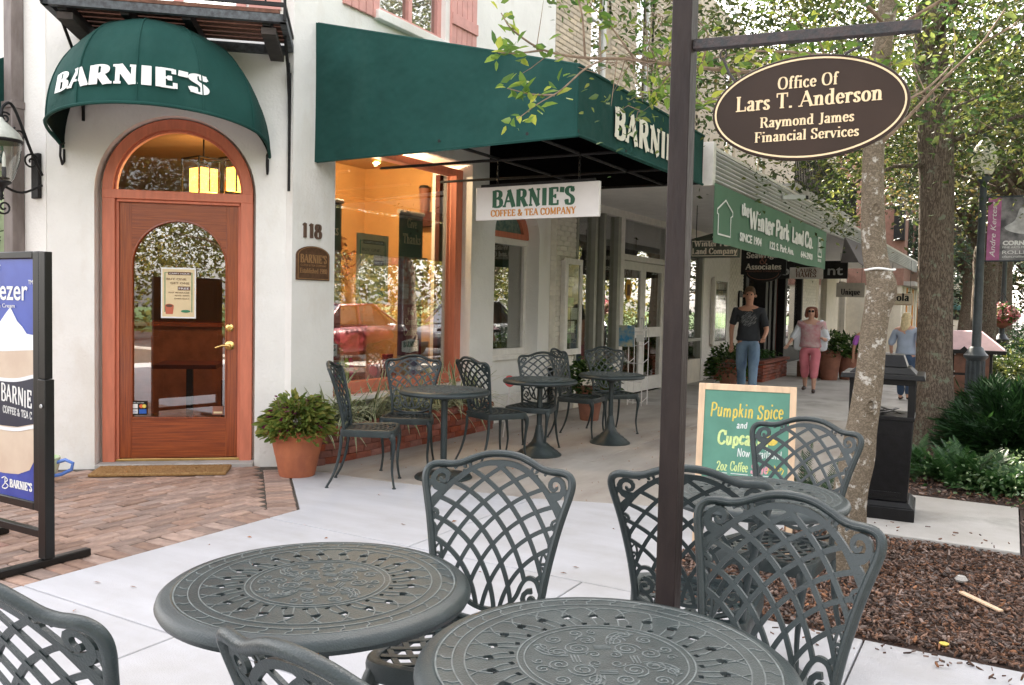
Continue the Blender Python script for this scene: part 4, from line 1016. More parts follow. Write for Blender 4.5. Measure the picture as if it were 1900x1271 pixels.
m = MB(); m.add([(-5.54, yc-(ra-.12)*math.cos(math.pi*i/N3), 2.29+(ra-.12)*.78*math.sin(math.pi*i/N3)) for i in range(N3+1)], [tuple(range(N3+1))]); m.build('fanlight_glass', M_stain, awin, smooth=False)
MB().box(-5.5,-5.36,Y3+.01,YE-.01,-.03,.30).build('louvre_box', M_white, cafe, bev=.004)
# upper casement with shutters
uw = MB()
for y0,y1,z0,z1 in ((6.46,7.55,4.22,4.30),(6.46,6.53,4.30,6.3),(7.48,7.55,4.30,6.3),(6.98,7.04,4.30,6.3),(6.53,7.48,5.0,5.04)): uw.box(-5.48,-5.40,y0,y1,z0,z1)
uwin = uw.build('upper_window', M_pink, cafe, bev=.003)
MB().box(-5.445,-5.44,6.53,7.48,4.30,6.3).build('upper_window_glass', M_glassb, uwin, smooth=False)
MB().box(-5.42,XW+.07,6.36,7.62,4.13,4.219).build('upper_sill', M_stucco, uwin, bev=.008)
for y0, y1 in ((5.92,6.42),(7.62,8.12)):
    m = MB(); n_ = 5
    for i in range(n_): yy0 = y0+(y1-y0)*i/n_; m.box(XW+.002,XW+.03,yy0+.004,yy0+(y1-y0)/n_-.004,4.14,6.2)
    m.box(XW+.03,XW+.05,y0,y1,4.45,4.57); m.box(XW+.03,XW+.05,y0,y1,5.7,5.82)
    m.build('shutter', M_pink, uwin, bev=.003)
# balcony door behind the railing
m = MB(); cbox(m, .10, 1.2, -.2, -.14, 3.86, 6.2); bd_ = m.build('balcony_door', M_glassb, cafe, smooth=False)
m = MB()
for s0, s1 in ((.10,.18),(.61,.69),(1.12,1.2)): cbox(m, s0, s1, -.13, -.10, 3.86, 6.2)
m.build('balcony_door_frame', M_pink, bd_)
for s0, s1 in ((-.28,.06),(1.24,1.5)): m = MB(); cbox(m, s0, s1, .005, .03, 3.9, 6.1); m.build('shutter', M_pink, bd_)
# upper neighbour's wall begins at YF

# house number and plaque
m = MB(); pen_text(m, '118', .125, frame_xf((XW+.001, 5.565, 1.99), (0,1,0), (0,0,1)), thick=.24, thin=.10, depth=.012, width=.25, serif=.11, sp=.10)
M_num = mat('brown number metal', (.14,.085,.06), .5, .3, var=.1)
o = m.build('house_number', M_num); tag(o, 'raised brown number 118 on the white pier', 'house number')
t = thing('wall_plaque', 'bronze arch-topped plaque below the number 118 on the white pier', 'plaque', (XW, 5.575, 1.63))
px_ = frame_xf((XW+.001, 5.575, 1.62), (0,1,0), (0,0,1)); HW_ = .205
pl = [(-HW_,0),(HW_,0),(HW_,.215)] + [(HW_*math.cos(a)*1.0, .215+.085*math.sin(a)) for a in np.linspace(.15, math.pi-.15, 14)] + [(-HW_,.215)]
MB().prism(pl, 0, .016, px_).build('plate', M_bronze, t, bev=.003)
m = MB(); pin = [(u*.93, .012+v*.935) for u, v in pl]; m.ribbon(pin+pin[:1], .006, .003, lambda u, v, w_: px_(u, v, .018+w_)); m.build('raised_border', M_bronzel, t)
m = MB(); P2 = lambda dv: (lambda u, v, w_: px_(u, v+dv, .0162+w_))
pen_text(m, "BARNIE'S", .072, P2(.152), thick=.24, thin=.1, width=.33, depth=.002)
pen_text(m, "Established 1980", .042, P2(.062), width=.34, depth=.002); m.build('lettering', M_bronzel, t)
sans('COFFEE & TEA COMPANY', px_(0,.122,.0165), (0,1,0), (0,0,1), .017, M_bronzel, t, width=.32)

# ------------------------------------------------------------------ domed door awning
dome = thing('domed_awning', 'dark green domed canvas awning over the arched door with white lettering', 'awning', cw(sc, 0, 2.6))
Rs, Ro, Zr, Za = .82, 1.06, 2.66, 3.52
def dm_pt(th, ph, k=1.0):
    """th 0..pi along the rim from right wall to left wall, ph 0..pi/2 up to the apex at the wall"""
    sn = max(0.0, math.sin(th)); zr = Zr + .17*sn**.6; cp = max(0.0, math.cos(ph))
    R_ = Rs + .05*min(1, 2.2*sn)
    return cw(sc - .065 + R_*k*math.cos(th)*cp**.80, Ro*k*sn**.85*cp**.42, zr + (Za-zr)*math.sin(ph) + .09*sn*math.sin(2*ph))
NT, NP = 60, 16
def dome_shell(k):
    vs = []
    for j in range(NP+1):
        for i in range(NT+1):
            th = math.pi*i/NT; g6 = (th/math.pi*6) % 1; pinch = 1 - .022*math.sin(g6*math.pi)*math.cos(math.pi/2*j/NP*.9)
            vs.append(dm_pt(th, math.pi/2*j/NP*.9999, k*pinch))
    return vs, [(j*(NT+1)+i, j*(NT+1)+i+1, (j+1)*(NT+1)+i+1, (j+1)*(NT+1)+i) for j in range(NP) for i in range(NT)]
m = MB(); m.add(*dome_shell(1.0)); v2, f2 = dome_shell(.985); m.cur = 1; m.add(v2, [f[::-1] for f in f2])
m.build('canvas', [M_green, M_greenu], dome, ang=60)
m = MB()
for i in range(7):
    th = math.pi*i/6; m.tube([dm_pt(th, math.pi/2*j/20, 1.003) for j in range(21)], .006, 6)
m.build('seam', M_green, dome)
m = MB(); m.tube([dm_pt(math.pi*i/40, 0, 1.0) for i in range(41)], .014, 8); m.build('hem_bar', M_green, dome)
for th in (0, math.pi):
    m = MB(); sg = 1 if th == 0 else -1
    q = sc-.065+sg*(Rs-.012); m.tube([cw(q, .008, Zr+.03), cw(q, .09, Zr+.0), cw(q, .10, Zr-.09), cw(q, .05, Zr-.15), cw(q, .008, Zr-.12), cw(q, .008, Zr-.02)], .010, 7); m.build('foot_bracket', M_iron, dome)
m = MB()
tx0, tx1 = math.pi*.765, math.pi*.315
def dome_xf(u, v, w_):
    th = tx0 + (tx1-tx0)*(u/1.0+.5); ph = .15 + v*.72
    a = dm_pt(th, ph, 1.004); n_ = (a - cw(sc, 0, 2.7)).normalized()
    return tuple(a + n_*(w_*1.0))
pen_text(m, "BARNIE'S", .235, dome_xf, thick=.27, thin=.12, serif=.115, depth=.0018, width=1.0, sp=.03)
m.build('lettering', M_letter, dome)

# ------------------------------------------------------------------ big street awning
XA = -2.77; YA0, YA1 = 5.59, 8.50
aw = thing('street_awning', 'large dark green canvas awning over the cafe terrace', 'awning', (-4, YA0, 3))
m = MB(); T = .02
front = [(XA,YA0,2.68),(XA,YA1,2.70),(XA,YA1,3.20),(XA,YA0,3.19)]
def slabp(mb, P, n_, t_=.012):
    n_ = Vector(n_)*t_; vs = [Vector(p) for p in P] + [Vector(p)-n_ for p in P]; k = len(P)
    mb.cur = 0; mb.add(vs[:], [tuple(range(k))]); mb.cur = 1; mb.add(vs, [tuple(range(2*k-1, k-1, -1))] ); mb.cur = 0; mb.add(vs, [(i,(i+1)%k+0,(i+1)%k+k,i+k) for i in range(k)])
def sag(P00, P10, P11, P01, n, amp, nn, nu=24, nv=8):
    """cloth panel between four corners, slightly slack; n = outward normal"""
    P00,P10,P11,P01 = map(Vector,(P00,P10,P11,P01)); n = Vector(n); vs = []
    for j in range(nv+1):
        for i in range(nu+1):
            u, v = i/nu, j/nv; p = P00*(1-u)*(1-v)+P10*u*(1-v)+P11*u*v+P01*(1-u)*v
            vs.append(p - n*(amp*math.sin(math.pi*v)*(1-.3*math.cos(u*math.pi*nn)) ) + Vector((0,0,-.012*math.sin(math.pi*u)*(1-v))))
    fs = [(j*(nu+1)+i, j*(nu+1)+i+1, (j+1)*(nu+1)+i+1, (j+1)*(nu+1)+i) for j in range(nv) for i in range(nu)]
    return vs, fs
def panel(name, a, b, c, d, n, amp=.008, nn=3, m1=M_green, m2=M_greenu):
    mb = MB(); v, f = sag(a,b,c,d,n,amp,nn); mb.add(v, f); o_ = len(v); n = Vector(n)
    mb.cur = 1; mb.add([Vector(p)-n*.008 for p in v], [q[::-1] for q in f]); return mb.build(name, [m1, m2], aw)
panel('front_valance', (XA,YA0,2.68),(XA,YA1,2.70),(XA,YA1,3.20),(XA,YA0,3.19), (1,0,0))
panel('end_panel', (XW,YA0,2.66),(XA-.004,YA0,2.68),(XA-.004,YA0,3.19),(XW,YA0,3.87), (0,-1,0), .010, 2)
panel('top_canvas', (XA,YA0,3.192),(XA,YA1,3.202),(XW,YA1,3.90),(XW,YA0,3.872), (.28,0,.96), .02, 4, M_green, M_awnshade)
panel('far_panel', (XA-.004,YA1,2.71),(XW,YA1,2.82),(XW,YA1,3.88),(XA-.004,YA1,3.19), (0,1,0), .006, 2, M_awnshade, M_awnshade)
m = MB()
for a, b in (((XW+.02,YA0+.01,2.665),(XA,YA0+.01,2.685)),((XA,YA0,2.69),(XA,YA1,2.71)),((XW+.02,YA0+.01,3.86),(XA,YA0+.01,3.19)),((XA,YA0,3.19),(XA,YA1,3.20)),((XA-.01,YA0+.005,2.68),(XA-.01,YA0+.005,3.19))): m.tube([a,b], .013, 8)
m.build('hem_rod', M_green, aw)
m = MB()
for y in (YA0+.02, 6.5, 7.5, YA1-.02):
    for a, b in (((XW,y,2.74),(XA,y,2.72)),((XW,y,3.84),(XA,y,3.17))): m.tube([a,b], .014, 6)
m.tube([(-4.0,YA0,2.74),(-4.0,YA1,2.74)], .014, 6); m.tube([(-3.19,YA0,2.73),(-3.19,YA1,2.73)], .014, 6)
m.build('frame_bar', M_iron, aw)
m = MB(); pen_text(m, "BARNIE'S", .235, frame_xf((XA+.010, 7.07, 2.79), (0,1,0), (0,0,1)), thick=.27, thin=.12, serif=.11, depth=.0018, width=1.70, sp=.03)
m.build('lettering', M_letterc, aw)
# hanging sign of the cafe
SY = 6.5
hs = thing('hanging_sign', 'white rectangular cafe sign hung on two chains under the big awning', 'sign', (-3.6, SY, 2.2))
MB().box(-4.215, -2.995, SY-.02, SY+.02, 2.195, 2.49).build('board', M_signw, hs, bev=.004)
HX = frame_xf((-3.60, SY-.0205, 2.195), (1,0,0), (0,0,1))
m = MB(); pen_text(m, "BARNIE'S", .150, lambda u, v, w_: HX(u-.03, v+.110, w_), thick=.27, thin=.11, serif=.11, depth=.003, width=.83, sp=.03); m.build('green_lettering', M_gletter, hs)
m = MB(); pen_text(m, "COFFEE & TEA COMPANY", .058, lambda u, v, w_: HX(u-.03, v+.030, w_), thick=.22, thin=.10, serif=.1, depth=.003, width=.85); m.build('orange_lettering', M_oletter, hs)
MB().box(-4.17, -3.04, SY-.012, SY+.012, 2.491, 2.515).build('top_bar', M_iron, hs)
for i, x in enumerate((-4.0, -3.19)):
    m = MB(); z = 2.515; k = 0
    while z < 2.73:
        P = []
        for q in range(13):
            a = 2*math.pi*q/12; dx, dz = .009*math.cos(a), .019*math.sin(a)
            P.append((x+dx, SY, z+.012+dz) if k % 2 == 0 else (x, SY+dx, z+.012+dz))
        m.tube(P, .0035, 5); z += .027; k += 1
    m.build('chain', M_iron, hs)

# ------------------------------------------------------------------ iron balcony over the door
bal = thing('iron_balcony', 'rusty black iron balcony with wooden slat floor above the domed awning', 'balcony', cw(.6, 0, 3.5))
B0, B1, BO, BZ = -.11, 1.61, .84, 3.575
m = MB(); cbox(m, B0, B1, BO-.05, BO, BZ-.03, BZ+.03); cbox(m, B0, B0+.05, 0, BO, BZ-.03, BZ+.03); cbox(m, B1-.05, B1, 0, BO, BZ-.03, BZ+.03); cbox(m, B0+.05, B1-.05, .0, .05, BZ-.05, BZ+.02); m.build('platform_frame', mat('blue grey rusted steel', (.10,.115,.125), .6, 0, scale=25, col2=(.04,.04,.045)), bal)
M_slat = mat('weathered floor board', (.16,.075,.05), .8, 0, var=.3, scale=8, stretch=(.3,4,4), per_obj=.2)
for i in range(7):
    m = MB(); o0 = .07+i*.115; cbox(m, B0+.05, B1-.05, o0, o0+.085, BZ+.032, BZ+.06); m.build('floor_board', M_slat, bal)
for s in (B0+.10, .42, .85, B1-.18):
    m = MB(); cbox(m, s, s+.06, .05, BO-.05, BZ-.05, BZ+.03); m.build('joist', M_iron, bal)
m = MB(); cbox(m, B0, B1, BO+.001, BO+.02, BZ+.08, BZ+.11); cbox(m, B0, B0+.02, 0, BO, BZ+.08, BZ+.11); cbox(m, B1-.02, B1, 0, BO, BZ+.08, BZ+.11)
m.build('rail', M_iron, bal)
m = MB(); cbox(m, B0, B1, BO+.001, BO+.025, BZ+.98, BZ+1.01); m.build('hand_rail', M_iron, bal)
n_ = 13
for i in range(n_):
    s = B0 + .01 + (B1-B0-.02)*i/(n_-1); m = MB(); m.tube([cw(s, BO+.01, BZ-.02 if i in (0, n_-1) else BZ+.10), cw(s, BO+.01, BZ+.99)], .012 if i in (0, n_-1) else .008, 6)
    if i in (5, 7): m.tube([cw(s+.06*math.cos(a), BO+.012, BZ+.20+.08*math.sin(a)) for a in np.linspace(0, 6.28, 17)], .006, 5)
    m.build('baluster', M_iron, bal)
for s in (B0+.05, B1-.03):
    m = MB(); m.tube([cw(s, BO-.3, BZ-.05), cw(s, .25, BZ-.22), cw(s, .10, BZ-.40), cw(s, .03, BZ-.6)], .013, 6)
    m.tube([cw(s, *p) for p in [(.10+.05*math.cos(a)*(1-a/14), BZ-.22+.09*math.sin(a)*(1-a/14)) for a in np.linspace(0, 9, 28)]], .009, 5)
    m.tube([cw(s, .03, BZ-.2), cw(s, .025, BZ-(1.2 if s > 1 else .7))], .014, 6); m.build('bracket', M_iron, bal)
for s in (-.02, 1.42):
    m = MB(); cbox(m, s, s+.11, .03, BO-.06, BZ-.11, BZ-.06); m.build('side_board', mat('dark weathered beam', (.05,.04,.035), .8, 0, var=.3, scale=10), bal)

# ------------------------------------------------------------------ left facade: downpipe, lantern, awning, plant
LY = L0.y + .02
t = thing('downpipe', 'grey brown square downpipe on the left facade', 'downpipe', (-7.22, LY-.05, 0))
M_pipe = mat('weathered lead pipe', (.25,.215,.20), .6, .2, scale=9, col2=(.15,.12,.11), stretch=(1,1,.3))
MB().box(-7.33,-7.20,LY-.11,LY-.002,0,3.02).build('lower_pipe', M_pipe, t, bev=.008); MB().box(-7.325,-7.205,LY-.105,LY-.002,3.021,9).build('upper_pipe', M_pipe, t, bev=.008)
MB().box(-7.34,-7.19,LY-.12,LY-.001,2.99,3.05).build('collar', M_pipe, t, bev=.004)
lt = thing('wall_lantern', 'black wrought iron wall lantern with clear glass on the left facade', 'lantern', (-7.0, LY, 2.4))
MB().box(-7.055,-6.955,LY-.035,LY-.001,2.24,2.61).build('back_plate', M_iron, lt, bev=.006)
lc = (-6.90, LY-.36)
m = MB(); m.tube(spline([(lc[0],LY-.03,2.42),(lc[0],LY-.12,2.60),(lc[0],LY-.26,2.93),(lc[0],LY-.34,2.92),(lc[0],lc[1],2.80)],5), .012, 7)
for cy_, cz_, r_, a0 in ((LY-.12,2.52,.07,0),(LY-.22,2.72,.06,120),(LY-.33,2.83,.05,40)): m.tube([(lc[0], y, z) for y, z in spiral(cy_, cz_, r_, 1.6, R(a0), 1, .15, 12)], .008, 6)
m.tube([(lc[0], y, z) for y, z in spline([(LY-.03,2.34),(LY-.2,2.26),(LY-.34,2.30),(lc[1],2.36)],4)], .010, 6)
m.build('scroll_arm', M_iron, lt)
m = MB(); m.lathe([(.012,2.83),(.03,2.80),(.06,2.775),(.13,2.71),(.155,2.66),(.150,2.652)], (*lc,0), 20); m.build('lamp_hood', mat('verdigris white hood', (.55,.56,.50), .5, 0, var=.15, scale=10), lt)
m = MB(); m.lathe([(.155,2.655),(.158,2.645),(.15,2.63)], (*lc,0), 20); m.build('hood_band', M_iron, lt)
m = MB(); m.v, m.f, m.mi = [], [], []
pr_ = [(.145,2.63),(.135,2.50),(.09,2.36),(.07,2.33)]; vs = [(lc[0]+r_*math.cos(2*math.pi*k/20), lc[1]+r_*math.sin(2*math.pi*k/20), z) for r_, z in pr_ for k in range(20)]
m.add(vs, [(i*20+k, i*20+(k+1)%20, (i+1)*20+(k+1)%20, (i+1)*20+k) for i in range(3) for k in range(20)]); m.build('lamp_glass', M_lglass, lt)
m = MB(); m.lathe([(.07,2.335),(.075,2.32),(.03,2.29),(.012,2.24),(.018,2.22),(.004,2.18)], (*lc,0), 16)
for k in range(3): a = k*2.09; m.lathe([(.016,2.44),(.016,2.36)], (lc[0]+.04*math.cos(a), lc[1]+.04*math.sin(a), 0), 8)
m.lathe([(.06,2.36),(.062,2.35)], (*lc,0), 14)
m.tube([(lc[0], y, z) for y, z in spiral(lc[1]+.02, 2.13, .07, 1.7, R(90), 1, .15, 12)], .008, 6); m.build('lamp_base', M_iron, lt)
for k in range(3): a = k*2.09; MB().lathe([(.014,2.441),(.014,2.50),(.008,2.54),(.002,2.56)], (lc[0]+.04*math.cos(a), lc[1]+.04*math.sin(a), 0), 8).build('candle_bulb', M_pw, lt)
sa_ = thing('side_awning', 'green canvas awning past the downpipe on the left facade', 'awning', (-8.3, LY, 3))
m = MB(); m.add([(-7.45,LY-.01,3.46),(-9.6,LY-.01,3.46),(-9.6,LY-.9,2.9),(-7.45,LY-.9,2.9)],[(0,1,2,3)]); m.add([(-7.452,LY-.01,3.46),(-7.452,LY-.9,2.9),(-7.452,LY-.9,2.6),(-7.452,LY-.01,2.55)],[(0,1,2,3)]); m.add([(-7.45,LY-.9,2.9),(-9.6,LY-.9,2.9),(-9.6,LY-.9,2.6),(-7.45,LY-.9,2.6)],[(0,1,2,3)])
o = m.build('canvas', M_green, sa_, smooth=False); sm = o.modifiers.new('s','SOLIDIFY'); sm.thickness = .01
m = MB(); m.tube([(-7.44, y, z) for y, z in spiral(LY-.35, 2.95, .13, 2.2, R(90), 1, .12, 12)], .010, 6); m.build('iron_scroll', M_iron, sa_)
M_lg = mat('pale green painted panel', (.42,.52,.30), .7, 0, var=.1)
MB().box(-9.6,-7.38,LY-.02,LY-.002,.4,2.5).build('green_panel', M_lg, cafe)
leaf_mesh('ivy', [( -7.62+rnd.gauss(0,.09), LY-.16+rnd.gauss(0,.07), 1.2+rnd.random()*1.05) for i in range(420)], .07, leafmat('ivy leaf', (.012,.03,.012),(.03,.07,.02),(.10,.16,.05)), seed=4)
tag(bpy.data.objects['ivy'], 'dark climbing plant on the pale green wall at the left edge', 'plant')

# ------------------------------------------------------------------ warm light and things inside
def lamp_box(s, off, z, label, w_=.19, h=.23):
    p = cw(s, off, z); t = thing('pendant_lamp', label, 'lamp', p, CANG+.75, 'glowing box pendants seen through the transom')
    MB().box(-w_/2,w_/2,-w_/2,w_/2,-h,0).build('lamp_shade', emis_lamp, t, world=False, smooth=False)
    m = MB(); q = w_/2+.05
    for i in (-1,1):
        for j in (-1,1): m.beam((i*q,j*q,-h-.03),(i*q,j*q,.09),.014,.014); 
    for a, b in (((-q,-q),(q,-q)),((q,-q),(q,q)),((q,q),(-q,q)),((-q,q),(-q,-q))):
        for zz in (.09,): m.beam((*a,zz),(*b,zz),.016,.016)
    m.beam((0,-w_/2-.006,-h),(0,-w_/2-.006,0),.012,.008); m.tube([(0,0,.09),(0,0,.45)],.008,6)
    m.build('lamp_cage', M_frame, t, world=False)
    return t
emis_lamp = emis('glowing amber shade', (1,.44,.07), .75)
lamp_box(.66, -1.30, 2.72, 'glowing amber box pendant, left one behind the door transom')
lamp_box(.99, -1.42, 2.76, 'glowing amber box pendant, right one cut by the arch of the transom')
def point(loc, e, r=.06, col=(1,.62,.28)):
    l = bpy.data.lights.new('bulb', 'POINT'); l.energy = e; l.shadow_soft_size = r; l.color = col
    o = bpy.data.objects.new('bulb', l); COL.objects.link(o); o.location = loc; return o
point(cw(.80,-1.42,2.40), 5, .02)
t = thing('spotlight', 'small brass spotlight under the ceiling of the shop window', 'spotlight', (-5.85,7.05,3.0))
m = MB(); m.tube([(-5.85,7.05,3.12),(-5.85,7.05,2.98)], .010, 6); m.lathe([(.02,.05),(.045,.02),(.05,-.03),(.048,-.032)], (-5.85,7.05,2.94), 16); m.build('housing', M_brass, t)
MB().lathe([(.036,-.03),(.034,-.034)], (-5.85,7.05,2.94), 14).build('lens', emis('spot lens', (1,.75,.4), 5), t)
point((-5.85,7.05,2.885), 26, .02, (1,.74,.44))
# banners
M_bdark = mat('dark grey banner cloth', (.055,.05,.045), .8, 0, var=.1); M_bred = mat('dark red banner cloth', (.22,.012,.022), .7, 0, var=.15)
def banner(y, label):
    xb = -5.60; zt, zb, w_ = 2.40, .86, .40
    t = thing('window_banner', label, 'banner', (xb, y, zt), 0, 'printed banners inside the shop window')
    X = frame_xf((xb, y, 0), (0,1,0), (0,0,1))
    def rc(v0, v1, w__, mm, nm, hw_=w_/2, th=.001):
        n_ = 10; vs = []
        for d in (0, -th):
            for v in (v0, v1):
                for i in range(n_+1):
                    u = -hw_+2*hw_*i/n_; vs.append(X(u, v, w__+d+.008*math.sin(u*9)))
        k = n_+1
        MB().add(vs, [(i, i+1, k+i+1, k+i) for i in range(n_)] + [(3*k+i, 3*k+i+1, 2*k+i+1, 2*k+i) for i in range(n_)]).build(nm, mm, t)
    rc(1.93, zt, .0, M_bdark, 'dark_cloth'); rc(zb, 1.42, .0, M_bred, 'red_cloth'); rc(1.42, 1.93, .0, mat('wreath print', (.30,.07,.06), .8, 0, scale=22, col2=(.42,.36,.30)), 'print_cloth')
    MB().tube([X(-.22,zt,0),X(.22,zt,0)], .022, 10).build('roller', M_steel, t); MB().tube([X(-.20,zb,0),X(.20,zb,0)], .014, 8).build('bottom_bar', M_steel, t)
    m = MB(); F = lambda dv: (lambda u, v, w__: X(u, v+dv, .012+w__))
    for s_, v, h in (('Give',2.24,.10),('Thanks',2.07,.105)): pen_text(m, s_, h, F(v), thick=.14, thin=.07, depth=.0015, width=.17 if s_=='Give' else .31)
    for s_, v, h, ww in (('For',1.31,.075,.12),('Great',1.20,.075,.20),('Coffee',1.085,.08,.24)): pen_text(m, s_, h, F(v), thick=.14, thin=.07, depth=.0015, width=ww)
    m.build('gold_lettering', M_gold, t)
    bz = .915; hexa = [(-.15,.0),(.0,-.02),(.15,0),(.15,.11),(0,.135),(-.15,.11)]
    MB().prism(hexa, 0, .002, lambda u, v, w__: X(u, v+bz, .013+w__)).build('white_badge', M_pw, t, smooth=False)
    m = MB(); pen_text(m, "BARNIE'S", .06, lambda u, v, w__: X(u, v+bz+.045, .0155+w__), thick=.26, thin=.11, depth=.001, width=.25); m.build('badge_lettering', M_gletter, t)
    for yy in ((1.62,1.70,1.58)): 
        pass
    r_ = random.Random(5); m = MB()
    for i in range(16): 
        cu_, cv_ = r_.uniform(-.13,.13), r_.uniform(1.5,1.93); m.lathe([(.022,0),(.014,.003)], (0,0,0), 6) if 0 else m.prism([(cu_+.022*math.cos(a), cv_+.022*math.sin(a)) for a in np.linspace(0,5.2,6)], 0, .001, lambda u, v, w__: X(u, v, .012+w__))
    m.build('berry_print', M_redp, t, smooth=False)
    m = MB()
    for cu_ in (-.10,.11):
        m.prism([(cu_-.06,1.60),(cu_+.06,1.60),(cu_+.05,1.48),(cu_-.05,1.48)], 0, .001, lambda u, v, w__: X(u, v, .0125+w__)); m.prism([(cu_+.06*math.cos(a), 1.62+.02*math.sin(a)) for a in np.linspace(0,5.6,9)], 0, .001, lambda u, v, w__: X(u, v, .014+w__))
    m.build('cup_print', M_steel, t, smooth=False)
banner(7.34, 'tall banner reading give thanks, hanging right in the orange lit window')
banner(6.03, 'tall banner reading give thanks, half hidden behind the white pier')
po = Vector((-5.585, 6.69, 1.42)); t = thing('window_poster', 'cream happy-hour poster with green border in the orange lit window', 'poster', po); poster(t, po, (0,1,0), .50, .70, back=M_paper)
# shelf, mugs, bottles, cards, wreath
t = thing('display_shelf', 'dark maroon wall brackets on the orange wall holding flasks', 'shelf', (-6.4,8.38,1.9))
for z in (2.36, 1.52): MB().box(-6.30,-5.98,8.25,8.395,z,z+.16).build('shelf_block', M_maroon, t)
for z, r_, h, lb in ((2.521,.06,.33,'tall brown travel cup on the upper bracket of the orange wall'),(1.681,.05,.30,'dark flask on the lower bracket of the orange wall')):
    t = thing('travel_cup', lb, 'cup', (-6.16,8.32,z)); MB().lathe([(r_*.75,0),(r_,h*.9)], (-6.16,8.32,z), 18).build('cup_body', M_terra2 if z > 2 else M_bdark, t); MB().lathe([(r_*1.08,h*.9),(r_*1.08,h*.95),(r_*.8,h)], (-6.16,8.32,z), 18).build('lid', M_iron, t)
bc = [((.35,.20,.55),'purple'),((.10,.40,.50),'teal'),((.75,.78,.78),'clear'),((.35,.60,.10),'lime green'),((.65,.06,.20),'pink')]
for i, (c_, nm) in enumerate(bc):
    y = 6.26+i*.062; t = thing('drink_bottle', nm + ' plastic drink bottle in the row of five inside the window', 'bottle', (-5.70, y, .66), 0, 'row of coloured drink bottles in the window')
    MB().lathe([(.026,0),(.029,.01),(.029,.08),(.024,.10),(.029,.12),(.028,.165),(.013,.205),(.013,.215)], (-5.70,y,.66), 14).build('bottle_body', mat(nm+' bottle', c_, .2, 0, var=.1), t)
    MB().lathe([(.016,.216),(.016,.238)], (-5.70,y,.66), 12).build('cap', M_pw, t)
    MB().lathe([(.0296,.085),(.0296,.085001),(.0302,.118),(.0296,.118001)], (-5.70,y,.66), 14).build('wrap_label', M_pw, t)
for i, (y, w_, h, mm, lb) in enumerate(((6.83,.17,.13,mat('pale pink card',(.75,.45,.48),.7),'small pink card leaning inside the window'),(7.35,.14,.26,mat('kraft bag',(.45,.27,.12),.8),'brown kraft coffee bag inside the window'),(7.52,.12,.20,mat('blue tin',(.10,.16,.40),.4),'small blue gift tin inside the window'),(7.10,.12,.22,M_bred,'red gift box inside the window'),(7.66,.2,.34,M_beige,'tall beige box in the right corner of the window'))):
    m = MB(); m.box(-5.78,-5.72,y,y+w_,.602,.602+h+.06); o = m.build(('display_card','coffee_bag','gift_tin','gift_box','carton')[i], mm, bev=.004); tag(o, lb, ('card','bag','tin','box','box')[i])
g5 = np.random.default_rng(5); ang_ = g5.uniform(0, 6.28, 260)
leaf_mesh('autumn_swag', np.stack([-6.9+g5.normal(size=260)*.05, 7.1+.75*np.cos(ang_)*.9, 1.95+.32*np.sin(ang_)+g5.normal(size=260)*.06], 1), .12, leafmat('dry autumn leaf', (.10,.03,.01),(.32,.12,.03),(.55,.35,.10), .2), seed=8)
tag(bpy.data.objects['autumn_swag'], 'garland of dry brown and yellow leaves on the back wall of the shop window', 'garland')
# table and chair inside, behind the door
t = thing('cafe_interior_table', 'dark table just inside the arched door', 'table', cw(.5,-1.5,0)); 
m = MB(); cbox(m, .2,.8,-1.8,-1.2,.74,.78); m.build('tabletop', M_maroon, t); m = MB(); cbox(m,.47,.53,-1.53,-1.47,.06,.74); m.build('column', M_iron, t)
t = thing('counter', 'maroon service counter deep inside the cafe', 'counter', cw(.6,-3.2,0)); m = MB(); cbox(m,-.6,2.2,-3.6,-3.0,.06,1.1); m.build('counter_body', M_terra2, t)
m = MB(); cbox(m,-.7,2.3,-3.65,-2.95,1.101,1.15); m.build('counter_top', M_doorh, t)

# ------------------------------------------------------------------ brick planter under the window
pl_ = thing('brick_planter', 'low curved red brick planter along the wall under the orange window', 'planter', (-5.2, 6.9, 0))
PXF = -5.13
path = [(-5.34,5.50),(-5.24,5.475),(-5.17,5.52),(PXF-.0,5.62),(-5.11,5.9)] + [(-5.10,y) for y in np.arange(6.1,8.2,.2)] + [(-5.12,8.30),(-5.20,8.38),(-5.34,8.40)]
def arc_pts(path, step):
    P = [Vector((*p,0)) for p in path]; out = []; acc = 0; seg = 0; d = 0; total = sum((b-a).length for a, b in zip(P[:-1], P[1:]))
    s = 0
    while s < total:
        r_ = s; 
        for a, b in zip(P[:-1], P[1:]):
            L = (b-a).length
            if r_ <= L: out.append((a+(b-a)*(r_/L), (b-a).normalized())); break
            r_ -= L
        s += step
    return out
bw = [brick_mesh('brick', .190, .090, .058, M_brick, 20+i, .004, .0018) for i in range(4)]
bcap = [brick_mesh('brick', .097, .150, .055, M_brick, 30+i, .018, .002) for i in range(4)]
m = MB(); m.prism([(x-.0,y) for x, y in [(-5.50,5.52),(-5.30,5.53),(-5.235,5.53),(-5.19,5.60),(-5.165,5.75),(-5.152,6.0),(-5.152,8.25),(-5.20,8.33),(-5.34,8.35),(-5.50,8.35)]], -.02, .235); m.build('mortar_core', M_mortar, pl_)
for c_ in range(4):
    for p, d in arc_pts(path, .2)[: ]:
        p = p + d*(.1 if c_ % 2 == 0 else 0.0)
        o = put('brick', bw[rnd.randrange(4)], pl_, False); 
        o.matrix_parent_inverse = Matrix.Translation(pl_.location).inverted()
        nrm = Vector((d.y,-d.x,0)); o.location = (p.x-nrm.x*.045, p.y-nrm.y*.045, .058+c_*.064+rnd.uniform(-.002,.002)); o.rotation_euler = (0,0,math.atan2(d.y,d.x))
